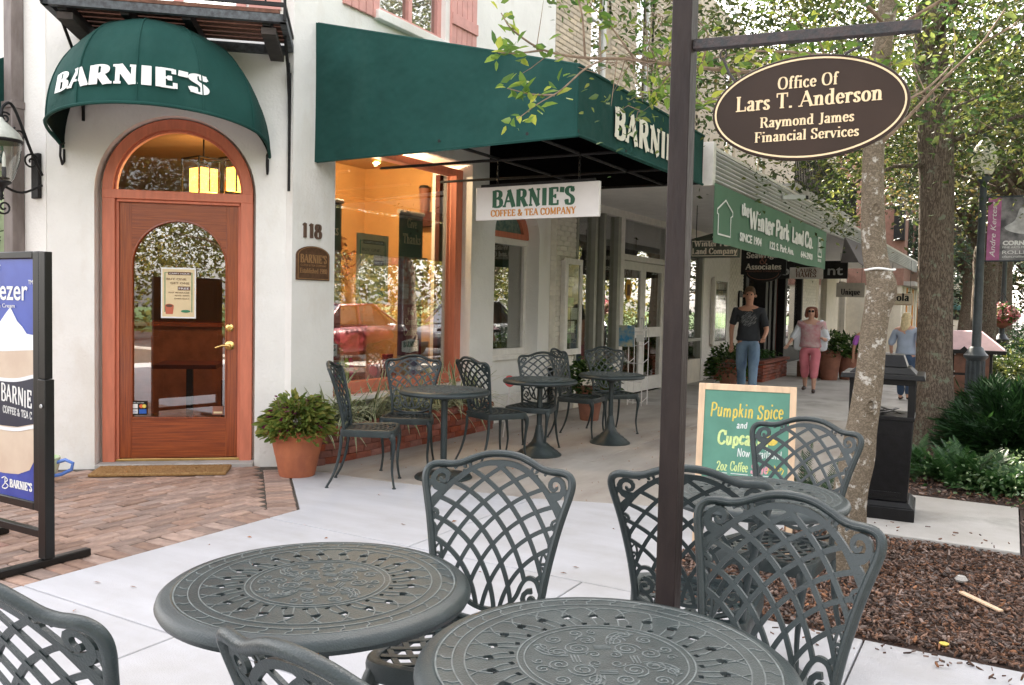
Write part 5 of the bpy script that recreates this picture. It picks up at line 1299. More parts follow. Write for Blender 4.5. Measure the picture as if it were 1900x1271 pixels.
for p, d in arc_pts(path, .104):
    o = put('brick', bcap[rnd.randrange(4)], pl_, False); o.matrix_parent_inverse = Matrix.Translation(pl_.location).inverted()
    nrm = Vector((d.y,-d.x,0)); o.location = (p.x-nrm.x*.06, p.y-nrm.y*.06, .318+rnd.uniform(-.003,.003)); o.rotation_euler = (0,0,math.atan2(d.y,d.x))
MB().prism([(-5.50,5.55),(-5.30,5.55),(-5.24,5.70),(-5.22,8.2),(-5.30,8.32),(-5.50,8.32)], .2, .27).build('soil', M_soil, pl_)
# ------------------------------------------------------------------ the arcade of shops beyond
XS = -5.25
arc = thing('shop_arcade', 'long low row of white shopfronts under a metal canopy beyond the cafe', 'building', (-6, 12, 0))
M_putty = mat('putty painted timber', (.72,.66,.55), .6, 0, var=.07, scale=6)
M_putty2 = mat('grey green aluminium', (.36,.36,.31), .45, .2, var=.1, scale=6)
def bx(name, x0, x1, y0, y1, z0, z1, m_, par, bev=.004): return MB().box(x0,x1,y0,y1,z0,z1).build(name, m_, par, bev=bev)
# solid carcass behind the fronts
bx('back_wall', -12, -11.8, 14.3, 50, 0, 6.5, M_dark, arc); bx('shop_floor', -11.8, -5.6, 10.2, 50, -.02, .02, mat('shop floor', (.12,.09,.07), .5), arc, 0)
bx('shop_ceiling', -11.8, XS-.12, 10.1, 50, 2.95, 3.05, mat('shop ceiling', (.30,.27,.22), .9), arc, 0)
for y in (10.10, 14.6, 19.3, 25.6, 31): bx('party_wall', -11.8, -5.6, y, y+.12, .02, 2.95, M_beige, arc, 0)
bx('stall_riser', -5.45, XS, 10.68, 12.28, 0, .50, M_putty, arc)
for y0,y1 in ((10.66,10.72),(11.26,11.34),(11.56,11.64),(12.09,12.20)): bx('mullion', -5.36, XS+.01, y0, y1, .50, 2.92, M_putty2, arc)
bx('corner_post', -5.40, XS+.02, 12.20, 12.33, 0, 2.92, M_white, arc); bx('corner_post', -5.40, XS+.02, 14.28, 14.42, 0, 2.92, M_white, arc)
bx('window_sill_rail', -5.38, XS+.03, 10.6, 12.2, .50, .56, M_white, arc); bx('head_rail', -5.38, XS+.015, 10.6, 14.3, 2.82, 2.95, M_white, arc)
for y0,y1 in ((10.72,11.26),(11.34,11.56),(11.64,12.09)): MB().box(-5.315,-5.31,y0,y1,.56,2.82).build('shop_glass', M_glassb, arc, smooth=False)
MB().box(-5.315,-5.31,12.33,14.28,2.27,2.82).build('transom_pane', M_glassb, arc, smooth=False); bx('transom_rail', -5.37, XS+.01, 12.33, 14.28, 2.18, 2.27, M_white, arc)
for y0, hs_ in ((12.34, 1), (13.315, -1)):
    y1 = y0+.965; mm = MB(); zz = 2.17
    d_ = MB()
    for a in ((y0,y0+.11,.03,zz),(y1-.11,y1,.03,zz),(y0+.11,y1-.11,.03,.26),(y0+.11,y1-.11,.93,1.10),(y0+.11,y1-.11,zz-.13,zz)): d_.box(-5.35,-5.30,*a)
    lf = d_.build('glazed_door', M_white, arc, bev=.003)
    MB().box(-5.328,-5.323,y0+.11,y1-.11,.26,.93).build('lower_pane', M_glassb, lf, smooth=False); MB().box(-5.328,-5.323,y0+.11,y1-.11,1.10,zz-.13).build('upper_pane', M_glassb, lf, smooth=False)
    yh = y1-.055 if hs_ == 1 else y0+.055
    h = MB(); h.tube([(-5.30,yh,.90),(-5.25,yh,.90),(-5.25,yh,1.25),(-5.30,yh,1.25)], .009, 6); h.build('pull_handle', M_steel, lf)
m = MB(); m.prism([(.13*math.cos(a), .17*math.sin(a)) for a in np.linspace(0, 6, 22)], 0, .002, lambda u,v,w_: (-5.318+w_, 12.72-u, 1.72+v))
t = thing('door_decal', 'round yellow decal on the upper pane of the white double doors', 'sticker', (-5.3,12.72,1.55)); m.build('yellow_disc', mat('amber decal', (.70,.36,.02), .6), t)
MB().box(-5.315,-5.313,12.66,12.78,1.62,1.80).build('dark_print', M_brn, t)
# white brick pier, laid brick by brick
def brick_pier(par, y0, y1, z0, z1, x, me_list, bl=.205, h=.068, skip=None, lim=300):
    n_ = 0; r = 0; z = z0
    while z + h <= z1 and n_ < lim:
        y = y0 - (bl/2 if r % 2 else 0)
        while y < y1-.02:
            a, b = max(y, y0), min(y+bl-.008, y1)
            if b-a > .03:
                o = put('brick', me_list[rnd.randrange(len(me_list))], par, False); o.matrix_parent_inverse = Matrix.Translation(par.location).inverted()
                o.location = (x-.045+rnd.uniform(-.0015,.0015), (a+b)/2, z+h-.008); o.rotation_euler = (0,0,math.pi/2); o.scale = ((b-a)/.19, 1, 1); n_ += 1
            y += bl
        z += h; r += 1
wbm = [brick_mesh('brick', .190, .090, .058, M_wbrick, 50+i, .006, .003) for i in range(4)]
pier = thing('white_brick_pier', 'peeling white painted brick pier between the arched window and the glass shopfront', 'wall', (XS, 10.3, 0))
MB().box(-5.6, XS-.012, 10.07, 10.65, 0, 2.9).build('pier_core', M_wbrick, pier)
brick_pier(pier, 10.07, 10.65, .62, 2.88, XS, wbm)
M_patch = mat('patched render', (.50,.47,.42), .95, 0, scale=5, col2=(.36,.33,.29), bump=1, bscale=25)
MB().box(-5.6, XS+.004, 10.07, 10.65, 0, .61).build('rendered_base', M_patch, pier, bev=.01)
def notice_case(y0, y1, z0, z1, x, label, seed):
    t = thing('notice_case', label, 'notice case', (x, (y0+y1)/2, z0)); r_ = random.Random(seed)
    MB().box(x, x+.06, y0, y1, z0, z1).build('case_body', M_white, t, bev=.004)
    m = MB()
    for a in ((y0-.03,y0+.05,z0-.03,z1+.03),(y1-.05,y1+.03,z0-.03,z1+.03),(y0+.05,y1-.05,z0-.03,z0+.05),(y0+.05,y1-.05,z1-.05,z1+.03)): m.box(x+.06,x+.09,*a)
    m.build('case_frame', M_white, t, bev=.003)
    MB().box(x+.0605,x+.062,y0+.05,y1-.05,z0+.05,z1-.05).build('felt_back', M_dark, t)
    mats_ = [M_pw, M_paper, mat('sepia photo', (.30,.25,.18), .6, var=.4, scale=20), mat('green photo', (.12,.25,.08), .6, var=.5, scale=20), mat('grey photo', (.45,.45,.43), .6, var=.5, scale=25)]
    z = z1-.10
    while z > z0+.14:
        h = r_.choice((.10,.12,.16)); yq = y0+.07
        while yq < y1-.16:
            ww = r_.choice((.11,.14,.2)); 
            if yq+ww < y1-.05 and r_.random() < .9: MB().box(x+.063,x+.065,yq,yq+ww,z-h,z).build('pinned_sheet', r_.choice(mats_), t, smooth=False)
            yq += ww+.02
        z -= h+.02
    MB().box(x+.075,x+.078,y0+.05,y1-.05,z0+.05,z1-.05).build('case_glass', M_lglass, t, smooth=False)
notice_case(10.20, 10.66, .80, 2.05, XS+.004, 'white framed notice case on the peeling brick pier beside the arched window', 3)
notice_case(16.85, 17.75, .72, 2.05, XS+.004, 'narrow white notice case on the wall behind the walking man', 9)
# remaining fronts: y0, y1, kind
bx('riser', -5.4, XS, 14.42, 16.30, 0, .45, M_putty, arc); MB().box(-5.32,-5.31,14.45,16.25,.5,2.75).build('shop_glass', M_glassb, arc, smooth=False)
for y in (14.42, 15.35, 16.25): bx('mullion', -5.36, XS+.01, y, y+.09, .45, 2.8, M_putty2, arc)
bx('crossbar', -5.36, XS+.012, 14.5, 16.26, .80, .86, M_putty2, arc); bx('head_rail', -5.38, XS+.015, 14.42, 16.35, 2.75, 2.95, M_white, arc)
bx('white_pier', -5.6, XS, 16.35, 18.15, 0, 2.93, M_white, arc)
bp2 = thing('cream_brick_pier', 'cream painted brick pier just left of the dark shop entrance', 'wall', (XS, 18.6, 0))
MB().box(-5.6, XS-.012, 18.15, 19.25, 0, 2.9).build('pier_core', M_wbrick, bp2); brick_pier(bp2, 18.15, 19.25, .02, 2.9, XS, wbm, bl=.21, h=.072, lim=250)
t = thing('menu_board', 'small black arch-topped board on the cream pier behind the man', 'board', (XS, 18.9, 1.2)); MB().prism([(-.14,0),(.14,0),(.14,.62),(.08,.70),(-.08,.70),(-.14,.62)], 0, .03, lambda u,v,w_: (XS+.01+w_, 18.95-u, 1.15+v)).build('board', M_iron, t); MB().box(XS+.041,XS+.043,18.85,19.04,1.2,1.7).build('sheet', M_wbrick, t)
# dark entrance
bx('entrance_head', -5.6, XS+.02, 19.25, 23.5, 2.35, 2.93, M_iron, arc)
for y in (19.3, 21.1, 21.5, 22.0, 23.2): bx('dark_column', -5.5, XS+.05, y, y+.24, 0, 2.35, M_iron, arc, .01)
MB().box(-5.42,-5.41,19.54,21.1,.45,2.35).build('shop_glass', M_glassb, arc, smooth=False); bx('dark_riser', -5.5, XS, 19.54, 21.1, 0, .45, M_iron, arc); bx('dark_door', -5.5, -5.40, 22.24, 23.2, 0, 2.35, M_maroon, arc)
bx('riser', -5.5, XS, 23.45, 25.6, 0, .42, M_iron, arc); MB().box(-5.36,-5.35,23.45,25.55,.42,2.5).build('shop_glass', M_glassb, arc, smooth=False); bx('mullion', -5.4, XS, 25.5, 25.66, .42, 2.6, M_iron, arc); bx('head_rail', -5.4, XS+.01, 23.45, 25.66, 2.5, 2.93, M_putty, arc)
bp3 = thing('far_brick_pier', 'cream brick pier to the right of the woman, near her head', 'wall', (XS, 26.6, 0))
MB().box(-5.6, XS-.012, 25.66, 27.6, 0, 2.9).build('pier_core', M_wbrick, bp3); brick_pier(bp3, 25.66, 27.6, .9, 2.6, XS, wbm, bl=.33, h=.09, lim=200)
for a, b, mm in ((27.6,28.0,M_putty),(29.4,30.0,M_putty),(30.0,31.6,M_putty),(33.0,36.2,M_putty)): bx('putty_pier', -5.6, XS, a, b, 0, 2.93, mm, arc)
for a, b in ((28.0,29.4),(31.6,33.0)):
    MB().box(-5.36,-5.35,a,b,.4,2.5).build('shop_glass', M_glassb, arc, smooth=False); bx('riser', -5.4, XS, a, b, 0, .4, M_putty, arc); bx('head_rail', -5.4, XS, a, b, 2.5, 2.93, M_putty, arc)
# canopy
can = thing('metal_canopy', 'long pale corrugated metal canopy over the shopfronts', 'canopy', (-4, 9, 3))
MB().box(XW, -2.80, 8.86, 31.5, 2.93, 2.97).build('soffit', mat('canopy soffit', (.78,.77,.75), .7, 0, var=.05), can)
MB().box(XW, -2.86, 8.86, 31.5, 3.12, 3.2).build('roof_deck', M_fascia, can)
m = MB(); y = 8.90; seg_i = 0
prof = []
zz = 2.79; nr = 7
for i in range(nr):
    prof += [(-2.80, zz), (-2.775, zz+.006), (-2.765, zz+.022), (-2.775, zz+.038), (-2.80, zz+.044)]; zz += .048
for y0 in np.arange(8.90, 31.4, 2.8):
    y1 = min(y0+2.79, 31.5); mm = MB(); P = [(x+.02*0 + (z-2.79)*.10*0, z) for x, z in prof]; P = P + [(-2.83, P[-1][1]), (-2.83, 2.79)]
    vs = [(x, yy, z) for yy in (y0, y1) for x, z in P]; k = len(P)
    mm.add(vs, [tuple(range(k)), tuple(range(2*k-1,k-1,-1))] + [(i, (i+1)%k, (i+1)%k+k, i+k) for i in range(k)])
    mm.build('corrugated_panel', M_fascia, can, ang=60)
MB().box(-2.88, -2.76, 8.80, 8.895, 2.74, 3.20).build('end_cap', M_white, can, bev=.005)
m = MB(); m.box(-2.86,-2.77, 8.9, 31.5, 3.128, 3.16); m.build('top_trim', M_white, can)
t = thing('canopy_floodlight', 'small tubular light fixed to the corrugated canopy edge', 'light fitting', (-2.7, 12.4, 2.98)); MB().beam((-2.76,11.9,2.98),(-2.50,12.1,2.99),.07,.07).build('housing', M_fascia, t, bev=.006); MB().beam((-2.5,12.1,2.99),(-2.47,12.13,2.99),.05,.05).build('lens', M_iron, t)
# brick upper storey
ub = thing('brick_upper_storey', 'tan brick upper wall with white framed windows above the canopy', 'building', (-5.3, 12, 4))
ubm = [brick_mesh('brick', .190, .090, .062, M_bbrick, 70+i, .004, .0015) for i in range(4)]
wins = [(11.15,11.85,4.65,6.6),(12.85,13.6,4.65,6.6),(15.2,16.0,4.65,6.6),(17.8,18.6,4.65,6.6),(20.4,21.2,4.65,6.6)]
m = MB(); ys_ = [10.07]+[v for w4 in wins for v in w4[:2]]+[31]
for i in range(0, len(ys_), 2): m.box(-5.8, XW-.012, ys_[i], ys_[i+1], 3.2, 7.6)
for y0,y1,z0,z1 in wins: m.box(-5.8, XW-.012, y0, y1, 3.2, z0); m.box(-5.8, XW-.012, y0, y1, z1, 7.6)
m.build('wall_core', mat('pale tan mortar', (.50,.43,.34), .9, 0, var=.08), ub)
cnt = 0; st = MB(); r = 0; z = 4.02
while z < 7.4:
    y = 10.07 - (.1 if r % 2 else 0)
    while y < 22:
        a, b = max(y, 10.07), y+.196; mid = (a+b)/2
        for y0,y1,z0,z1 in wins:
            if z+.07 > z0-.0 and z < z1 and b > y0 and a < y1:
                if a < y0: b = y0
                elif b > y1: a = y1
                else: b = a
        if b-a > .03:
            if cnt < 290 and mid < 13.2 and z < 5.75:
                o = put('brick', ubm[rnd.randrange(4)], ub, False); o.matrix_parent_inverse = Matrix.Translation(ub.location).inverted()
                o.location = (XW-.045+rnd.uniform(-.001,.001), (a+b)/2, z+.062); o.rotation_euler = (0,0,math.pi/2); o.scale = ((b-a)/.19,1,1); cnt += 1
            elif mid < 16: st.box(XW-.05, XW, a, b-.004, z, z+.062)
        y += .204
    z += .072; r += 1
o = st.build('brickwork', M_bbrick, ub, smooth=False); o['kind'] = 'stuff'
for y0,y1,z0,z1 in wins:
    w1 = MB()
    for a in ((y0,y0+.07,z0,z1),(y1-.07,y1,z0,z1),(y0+.07,y1-.07,z0,z0+.07),(y0+.07,y1-.07,(z0+z1)/2,(z0+z1)/2+.05),(y0+.07,y1-.07,z1-.07,z1)): w1.box(-5.48,-5.42,*a)
    wo = w1.build('window', M_letter, ub, bev=.003); MB().box(-5.452,-5.447,y0+.07,y1-.07,z0+.07,z1-.07).build('pane', M_glassb, wo, smooth=False); MB().box(-5.45,XW+.05,y0-.05,y1+.05,z0-.08,z0-.002).build('sill', M_bbrick, wo, bev=.004)
MB().box(XW-.01, -5.18, 10.05, 31, 3.86, 4.0).build('cornice', M_letter, ub, bev=.01); MB().box(XW-.01, -5.24, 10.05, 31, 3.2, 3.859).build('frieze', M_bbrick, ub)
# gallery balcony farther along
gb = thing('gallery_balcony', 'black iron railed gallery above the canopy, far down the row', 'balcony', (-3.2, 16, 3.5))
MB().box(XW, -3.15, 14.6, 21, 3.42, 3.56).build('deck', M_conco2, gb, bev=.01); m = MB(); m.box(-3.2,-3.17,14.6,21,4.28,4.31); m.box(-3.2,-3.17,14.6,21,3.62,3.64); m.build('rail', M_iron, gb).__setitem__('kind','stuff')
m = MB()
for y in np.arange(14.62, 21, .13): m.box(-3.195,-3.175,y,y+.02,3.56,4.3)
o = m.build('baluster_row', M_iron, gb); o['kind'] = 'stuff'
# signs under and on the canopy
bn = thing('green_banner_sign', 'long faded green vinyl banner sign of the land company along the canopy edge', 'sign', (-2.7, 12, 2.1))
m = MB(); n_ = 60; vs = []
for d in (0, -.004):
    for z in (2.14, 2.45, 2.765):
        for i in range(n_+1):
            y = 8.80 + 6.28*i/n_; vs.append((-2.735 + d + .006*math.sin(i*.5)*(2.765-z)*2, y, z + .006*math.sin(i*.26)*(1 if z < 2.2 else .5)))
k = n_+1
m.add(vs, [(r_*k+i, r_*k+i+1, (r_+1)*k+i+1, (r_+1)*k+i) for r_ in (0,1) for i in range(n_)] + [(3*k+(r_+1)*k+i, 3*k+(r_+1)*k+i+1, 3*k+r_*k+i+1, 3*k+r_*k+i) for r_ in (0,1) for i in range(n_)])
m.build('banner_cloth', M_banner, bn)
BXF = lambda y0, z0: frame_xf((-2.722, y0, z0), (0,1,0), (0,0,1))
m = MB()
for s_, y0_, y1_, z_, h_ in (('the',9.80,10.12,2.535,.14),('Winter',10.14,11.36,2.415,.225),('Park',11.44,12.24,2.415,.215),('Land',12.42,13.22,2.415,.215),('Co.',13.28,13.92,2.415,.215)):
    pen_text(m, s_, h_, BXF((y0_+y1_)/2, z_), thick=.30, thin=.14, serif=.10, depth=.003, width=y1_-y0_)
hp = [(-.30,0),(.36,0),(.36,.30),(.46,.33),(.46,.385),(.06,.53),(-.36,.36),(-.36,.30),(-.30,.29),(-.30,0)]
m.build('white_lettering', M_letter, bn); m = MB(); m.ribbon([(u*.70, v*.72) for u, v in hp], .018, .003, lambda u, v, w_: BXF(9.12, 2.24)(u, v, w_+.003)); m.build('house_outline', M_letter, bn)
for s_, y, wd, h in (('SINCE 1904', 10.25, .98, .095), ('122 S. Park Ave.', 11.87, 1.40, .095), ('644-2900', 13.48, .86, .095)): sans(s_, (-2.722, y, 2.235), (0,1,0), (0,0,1), h, M_letter, bn, width=wd, depth=.003, bold=.004)
m = MB(); X6 = BXF(14.47, 2.32); m.ribbon([(-.15,0),(.15,0),(.15,.30),(-.15,.30),(-.15,0)], .03, .003, lambda u,v,w_: X6(u,v,w_+.003)); m.build('emblem_frame', M_letter, bn); sans('R', X6(0,.07,.002), (0,1,0), (0,0,1), .17, M_letter, bn, width=.17, depth=.003, bold=.006); sans('REALTOR', X6(0,-.085,.002), (0,1,0), (0,0,1), .05, M_letter, bn, width=.28, depth=.003)
def hang_sign(y, x0, x1, z0, z1, back, label, rows, cat='sign', letter=M_gold, extra=None, border=None):
    t = thing('hanging_shop_sign', label, cat, ((x0+x1)/2, y, z0), 0, 'small shop signs hung under the canopy')
    MB().box(x0, x1, y-.02, y+.02, z0, z1).build('board', back, t, bev=.004)
    X = frame_xf(((x0+x1)/2, y-.0215, z0), (1,0,0), (0,0,1)); W = x1-x0; H = z1-z0
    for s_, v, h, wd in rows:
        m = MB(); pen_text(m, s_, h, lambda u, vv, w_, v=v: X(u, vv+v, w_), thick=.22, thin=.09, serif=.10, depth=.003, width=wd); m.build('lettering', letter, t)
    if border: m = MB(); m.ribbon([(-W*.46,.03),(W*.46,.03),(W*.46,H-.03),(-W*.46,H-.03),(-W*.46,.03)], .010, .002, lambda u,v,w_: X(u,v,w_+.002)); m.build('border', border, t)
    for x in (x0+.08, x1-.08): MB().tube([(x,y,z1),(x,y,2.93)], .006, 5).build('hanger', M_iron, t)
    return t, X
M_dgreen = mat('dark green sign enamel', (.014,.04,.026), .35, 0, var=.2, coat=.3)
t, X = hang_sign(12.0, -4.06, -3.34, 2.17, 2.44, M_dgreen, 'dark green board under the canopy, nearest of the hanging shop signs', [('Winter Park',.165,.085,.60),('Land Company',.055,.085,.66)], letter=M_letterc, border=M_letterc)
m = MB(); m.prism([(-.36,.272),(.36,.272),(.0,.36)], 0, .03, lambda u,v,w_: X(u, v, w_-.035)); m.build('pediment', M_dgreen, t); sans('the', X(0,.285,-.004), (1,0,0), (0,0,1), .035, M_letterc, t, width=.08)
t, X = hang_sign(15.0, -4.14, -3.36, 2.05, 2.52, M_iron, 'black shaped board with gold words, second of the hanging shop signs', [('Seawright',.29,.10,.60),('Associates',.09,.10,.62)], letter=M_letterc)
m = MB(); m.prism([(.30*math.cos(a), .02-.15*math.sin(a)) for a in np.linspace(0, math.pi, 14)], 0, .036, lambda u,v,w_: X(u, v, w_-.038)); m.build('lower_lobe', M_iron, t)
m = MB(); pen_text(m, '&', .17, lambda u,v,w_: X(u, v+.18, w_), thick=.12, thin=.05, serif=0, depth=.001); m.ribbon([(.27*math.cos(a), .03-.12*math.sin(a)) for a in np.linspace(0, math.pi, 14)], .008, .002, lambda u,v,w_: X(u,v,w_+.002)); m.build('scroll_print', M_terra2, t); sans('MANAGEMENT CONSULTANTS', X(0,.045,.001), (1,0,0), (0,0,1), .028, M_terra2, t, width=.60)
hang_sign(17.0, -3.74, -3.12, 2.05, 2.27, mat('dull white board', (.58,.56,.52), .6), 'white board with dark and red words, third of the hanging shop signs', [('LAURA',.125,.07,.40),('HAMES',.03,.09,.38)], letter=M_brn)
t = thing('dark_shop_sign', 'black fascia sign with large pale letters past the green banner', 'sign', (-3.4, 18.6, 2.1)); MB().box(-4.35,-2.93,18.58,18.62,2.11,2.48).build('board', M_iron, t); sans('nt', (-3.17,18.578,2.19), (1,0,0), (0,0,1), .20, M_steel, t, width=.30, bold=.004); sans('bouta', (-3.85,18.578,2.19), (1,0,0), (0,0,1), .20, M_steel, t, width=.80, bold=.004)
t = thing('grey_awning', 'plain grey fabric awning hanging from the canopy beside the mottled trunk', 'awning', (-2.77, 18, 2.3)); M_gaw = mat('grey awning cloth', (.115,.105,.108), .85, 0, var=.1)
m = MB(); m.add([(-2.70,16.65,2.80),(-2.70,19.55,2.83),(-2.45,19.55,2.20),(-2.45,16.65,2.34)], [(0,1,2,3)]); m.add([(-2.70,16.65,2.80),(-2.45,16.65,2.34),(-2.75,16.65,2.34)], [(0,1,2)]); o = m.build('cloth', M_gaw, t, smooth=False); sm = o.modifiers.new('s','SOLIDIFY'); sm.thickness = .012
hang_sign(23.0, -3.88, -3.20, 1.80, 2.16, mat('putty sign board', (.48,.45,.39), .6), 'pale board with black script, fourth of the hanging shop signs', [('Unique',.06,.15,.46)], letter=M_iron)
hang_sign(27.0, -3.10, -2.45, 1.64, 1.99, mat('cream sign board', (.62,.54,.40), .6), 'cream board with black letters and arched top, farthest of the hanging shop signs', [('eola',.13,.22,.46)], letter=M_iron, border=M_terra2)
# buildings beyond the canopy
fb = thing('red_brick_building', 'red brick building with dark upper windows beyond the canopy', 'building', (-6, 38, 0))
M_redb2 = mat('soft red brick', (.27,.15,.115), .9, 0, var=.15, scale=8)
MB().box(-14, -3.35, 33.2, 52, 2.4, 7.5).build('upper_wall', M_redb2, fb); MB().box(-14,-3.4,33.25,52,0,2.4).build('ground_floor', M_putty, fb)
for y in (34.2, 37, 39.8, 42.6, 45.4): 
    wo = MB().box(-3.38,-3.33,y,y+1.5,3.2,5.2).build('window', M_frame, fb); MB().box(-3.345,-3.32,y+.1,y+1.4,3.3,5.1).build('pane', M_glassb, wo)
for y in np.arange(33.8, 44, 1.1): MB().box(-3.42,-3.36,y,y+.25,0,2.35).build('timber_post', M_oletter if int(y*10) % 2 else M_putty, fb)
MB().box(-3.6,-3.0,33.3,44,2.4,2.55).build('cornice', M_conco2, fb)
MB().box(-3.7,-3.35,32.9,33.2,4.0,6.0).build('end_panel', M_iron, fb)
fb2 = thing('far_pale_building', 'pale two storey building at the far end of the street', 'building', (-3, 70, 0)); MB().box(-20,-1.6,64,84,0,8).build('wall', M_stucco2, fb2)
for x in (-3.4,-5.8): 
    for z in (1,4.6): wo = MB().box(x,x+1.2,63.95,64.0,z,z+1.9).build('window', M_frame, fb2)
gu = thing('green_umbrella', 'green cafe umbrella far down the walk', 'umbrella', (-3.0, 54, 0)); 
m = MB(); m.lathe([(1.0,1.62),(.98,1.64),(.5,1.92),(.04,2.08),(.02,2.12)], (-3.0,54,0), 8); m.build('canopy', M_green, gu); MB().tube([(-3.0,54,0),(-3.0,54,1.7)], .025, 8).build('pole', M_iron, gu)

# ------------------------------------------------------------------ low brick planter, pots and newspaper rack by the shops
p2 = thing('low_brick_planter', 'low straight brick planter behind the walking man', 'planter', (-4.6, 17.8, 0))
MB().box(-5.2,-4.22,16.9,18.96,-.02,.35).build('mortar_core', M_mortar, p2); brick_pier(p2, 16.9, 19.0, 0, .36, -4.17, bw, h=.068)
for r_ in range(5):
    x = -5.15 - (.1 if r_ % 2 else 0)
    while x < -4.2:
        a, b = max(x,-5.2), min(x+.195,-4.19)
        if b-a > .03: o = put('brick', bw[r_ % 4], p2, False); o.matrix_parent_inverse = Matrix.Translation(p2.location).inverted(); o.location = ((a+b)/2, 16.9-.0+.03, r_*.068+.060); o.scale = ((b-a)/.19,1,1)
        x += .203
MB().box(-5.25,-4.12,16.82,19.05,.36,.42).build('stone_cap', M_brick, p2, bev=.012)
MB().box(-5.15,-4.25,16.95,18.9,.42,.43).build('soil', M_soil, p2)
leaf_mesh('planter_grass', [(rnd.uniform(-5.1,-4.3), rnd.uniform(17,18.85), .44+rnd.random()*.12) for _ in range(900)], .09, leafmat('low green', (.01,.04,.01),(.03,.09,.02),(.06,.14,.03)), seed=3)
tag(bpy.data.objects['planter_grass'], 'low green plants in the straight brick planter', 'plant', None, 'stuff')
m = MB(); m.box(-3.95,-3.25,18.95,19.35,0,.34); tag(m.build('wooden_box', M_brn, bev=.01), 'dark low wooden planter box between the man and the woman', 'box')

def pot(x, y, r, h, label, m_=None, style=1, grp=None, name='terracotta_pot'):
    m_ = m_ or M_terra
    t = thing(name, label, 'plant pot', (x, y, 0), 0, grp)
    MB().lathe([(r*.60,.0),(r*.62,.01),(r*.76,h*.45),(r*.775,h*.455),(r*.775,h*.47),(r*.88,h*.78),(r*.93,h*.79),(r*.945,h*.87),(r*.985,h*.875),(r,h*.89),(r*1.0,h*.985),(r*.98,h),(r*.90,h),(r*.88,h*.9)], (x,y,0), 40).build('pot_body', m_, t, ang=30)
    MB().lathe([(r*.89,h*.91),(.01,h*.93)], (x,y,0), 24).build('soil', M_soil, t)
    return t
pot(-5.03, 5.10, .236, .385, 'large terracotta pot of coleus beside the white pier, by the brick paving')
pot(-4.55, 9.72, .19, .42, 'terracotta pot half hidden behind the farthest table', M_terra2)
pot(-4.35, 15.15, .21, .34, 'brown pot with a leafy shrub left of the walking man', M_terra2)
pot(-3.22, 18.6, .26, .62, 'tall clay pot with greenery, left one of the pair beside the woman', M_terra2, grp='pair of tall clay pots')
pot(-2.92, 19.0, .25, .60, 'tall clay pot with greenery, right one of the pair beside the woman', M_terra2, grp='pair of tall clay pots')
rk = thing('leaflet_rack', 'white wire leaflet rack with a blue magazine beside the glass doors', 'rack', (-4.7, 11.8, 0))
m = MB(); rx, ry = -4.80, 11.55
for dx in (0,.22):
    m.tube([(rx+dx,ry,.0),(rx+dx,ry,1.12),(rx+dx,ry+.10,1.16),(rx+dx,ry+.22,1.10),(rx+dx,ry+.22,0)], .007, 5)
for z in (.05,.35,.62,.88,1.08):
    m.tube([(rx,ry,z),(rx+.22,ry,z)], .006, 5); m.tube([(rx,ry,z),(rx,ry+.22,z+.06)], .006, 5); m.tube([(rx+.22,ry,z),(rx+.22,ry+.22,z+.06)], .006, 5)
m.build('wire_frame', M_signw, rk)
m = MB(); m.beam((rx+.05,ry-.03,.84),(rx+.05,ry+.02,1.14),.012,.20,(1,0,0)); 
t = thing('magazine', 'blue and tan magazine displayed in the wire rack', 'magazine', (rx,ry,.84)); MB().box(rx-.14,rx+.10,ry-.05,ry-.035,.86,1.17).build('cover', mat('blue tan cover', (.55,.50,.30), .5, 0, scale=9, col2=(.03,.25,.50)), t); MB().box(rx+.13,rx+.25,ry-.04,ry-.03,.94,1.04).build('price_card', M_pw, rk)
dp = thing('hopscotch_toy', 'round pink disc on a white wire behind the middle table', 'garden ornament', (-4.75,7.9,.3)); m = MB(); m.lathe([(.062,-.004),(.062,.004)], (-4.60,7.80,.62), 18, axis='y'); m.build('pink_disc', mat('coral pink disc',(.60,.12,.13),.5), dp); MB().tube([(-4.60,7.81,.56),(-4.64,7.82,.3),(-4.7,7.85,.0)], .006, 5).build('wire_stem', M_signw, dp)
dp.name = 'disc_ornament'

# ------------------------------------------------------------------ poster stand and colourful cup, left foreground
ps = thing('poster_stand', 'black metal poster stand with a blue iced drink advert, cut by the left edge', 'poster stand', (-4.75, 2.6, 0))
PSX0, PSX1, PY_ = -5.15, -4.41, 2.60
for x in (PSX0-.065, PSX1+.005):
    MB().box(x, x+.055, PY_-.022, PY_+.02, 1.002, 1.672).build('side_tube', M_frame, ps, bev=.003); MB().box(x-.004, x+.063, PY_-.028, PY_+.024, .045, 1.0).build('upright', M_frame, ps, bev=.003); MB().box(x, x+.05, PY_-.36, PY_+.24, .0, .042).build('foot_bar', M_frame, ps, bev=.006)
    m = MB(); m.lathe([(.012,-.004),(.009,-.009)], (x+.035,PY_-.028,.86), 10, axis='y'); m.build('bolt', M_steel, ps)
MB().box(PSX0, PSX1, PY_-.02, PY_+.015, .15, .19).build('crossbar', M_frame, ps, bev=.003)
m = MB()
for a in ((PSX0,PSX0+.06,.29,1.675),(PSX1-.06,PSX1,.29,1.675),(PSX0+.06,PSX1-.06,.29,.335),(PSX0+.06,PSX1-.06,1.635,1.675)): m.box(a[0],a[1],PY_-.018,PY_+.018,a[2],a[3])
m.build('display_frame', M_frame, ps, bev=.006); MB().box(PSX0+.055, PSX1-.055, PY_-.003, PY_+.012, .33, 1.64).build('back_panel', M_frame, ps)
PX_ = frame_xf((-4.78, PY_-.006, 0), (1,0,0), (0,0,1))
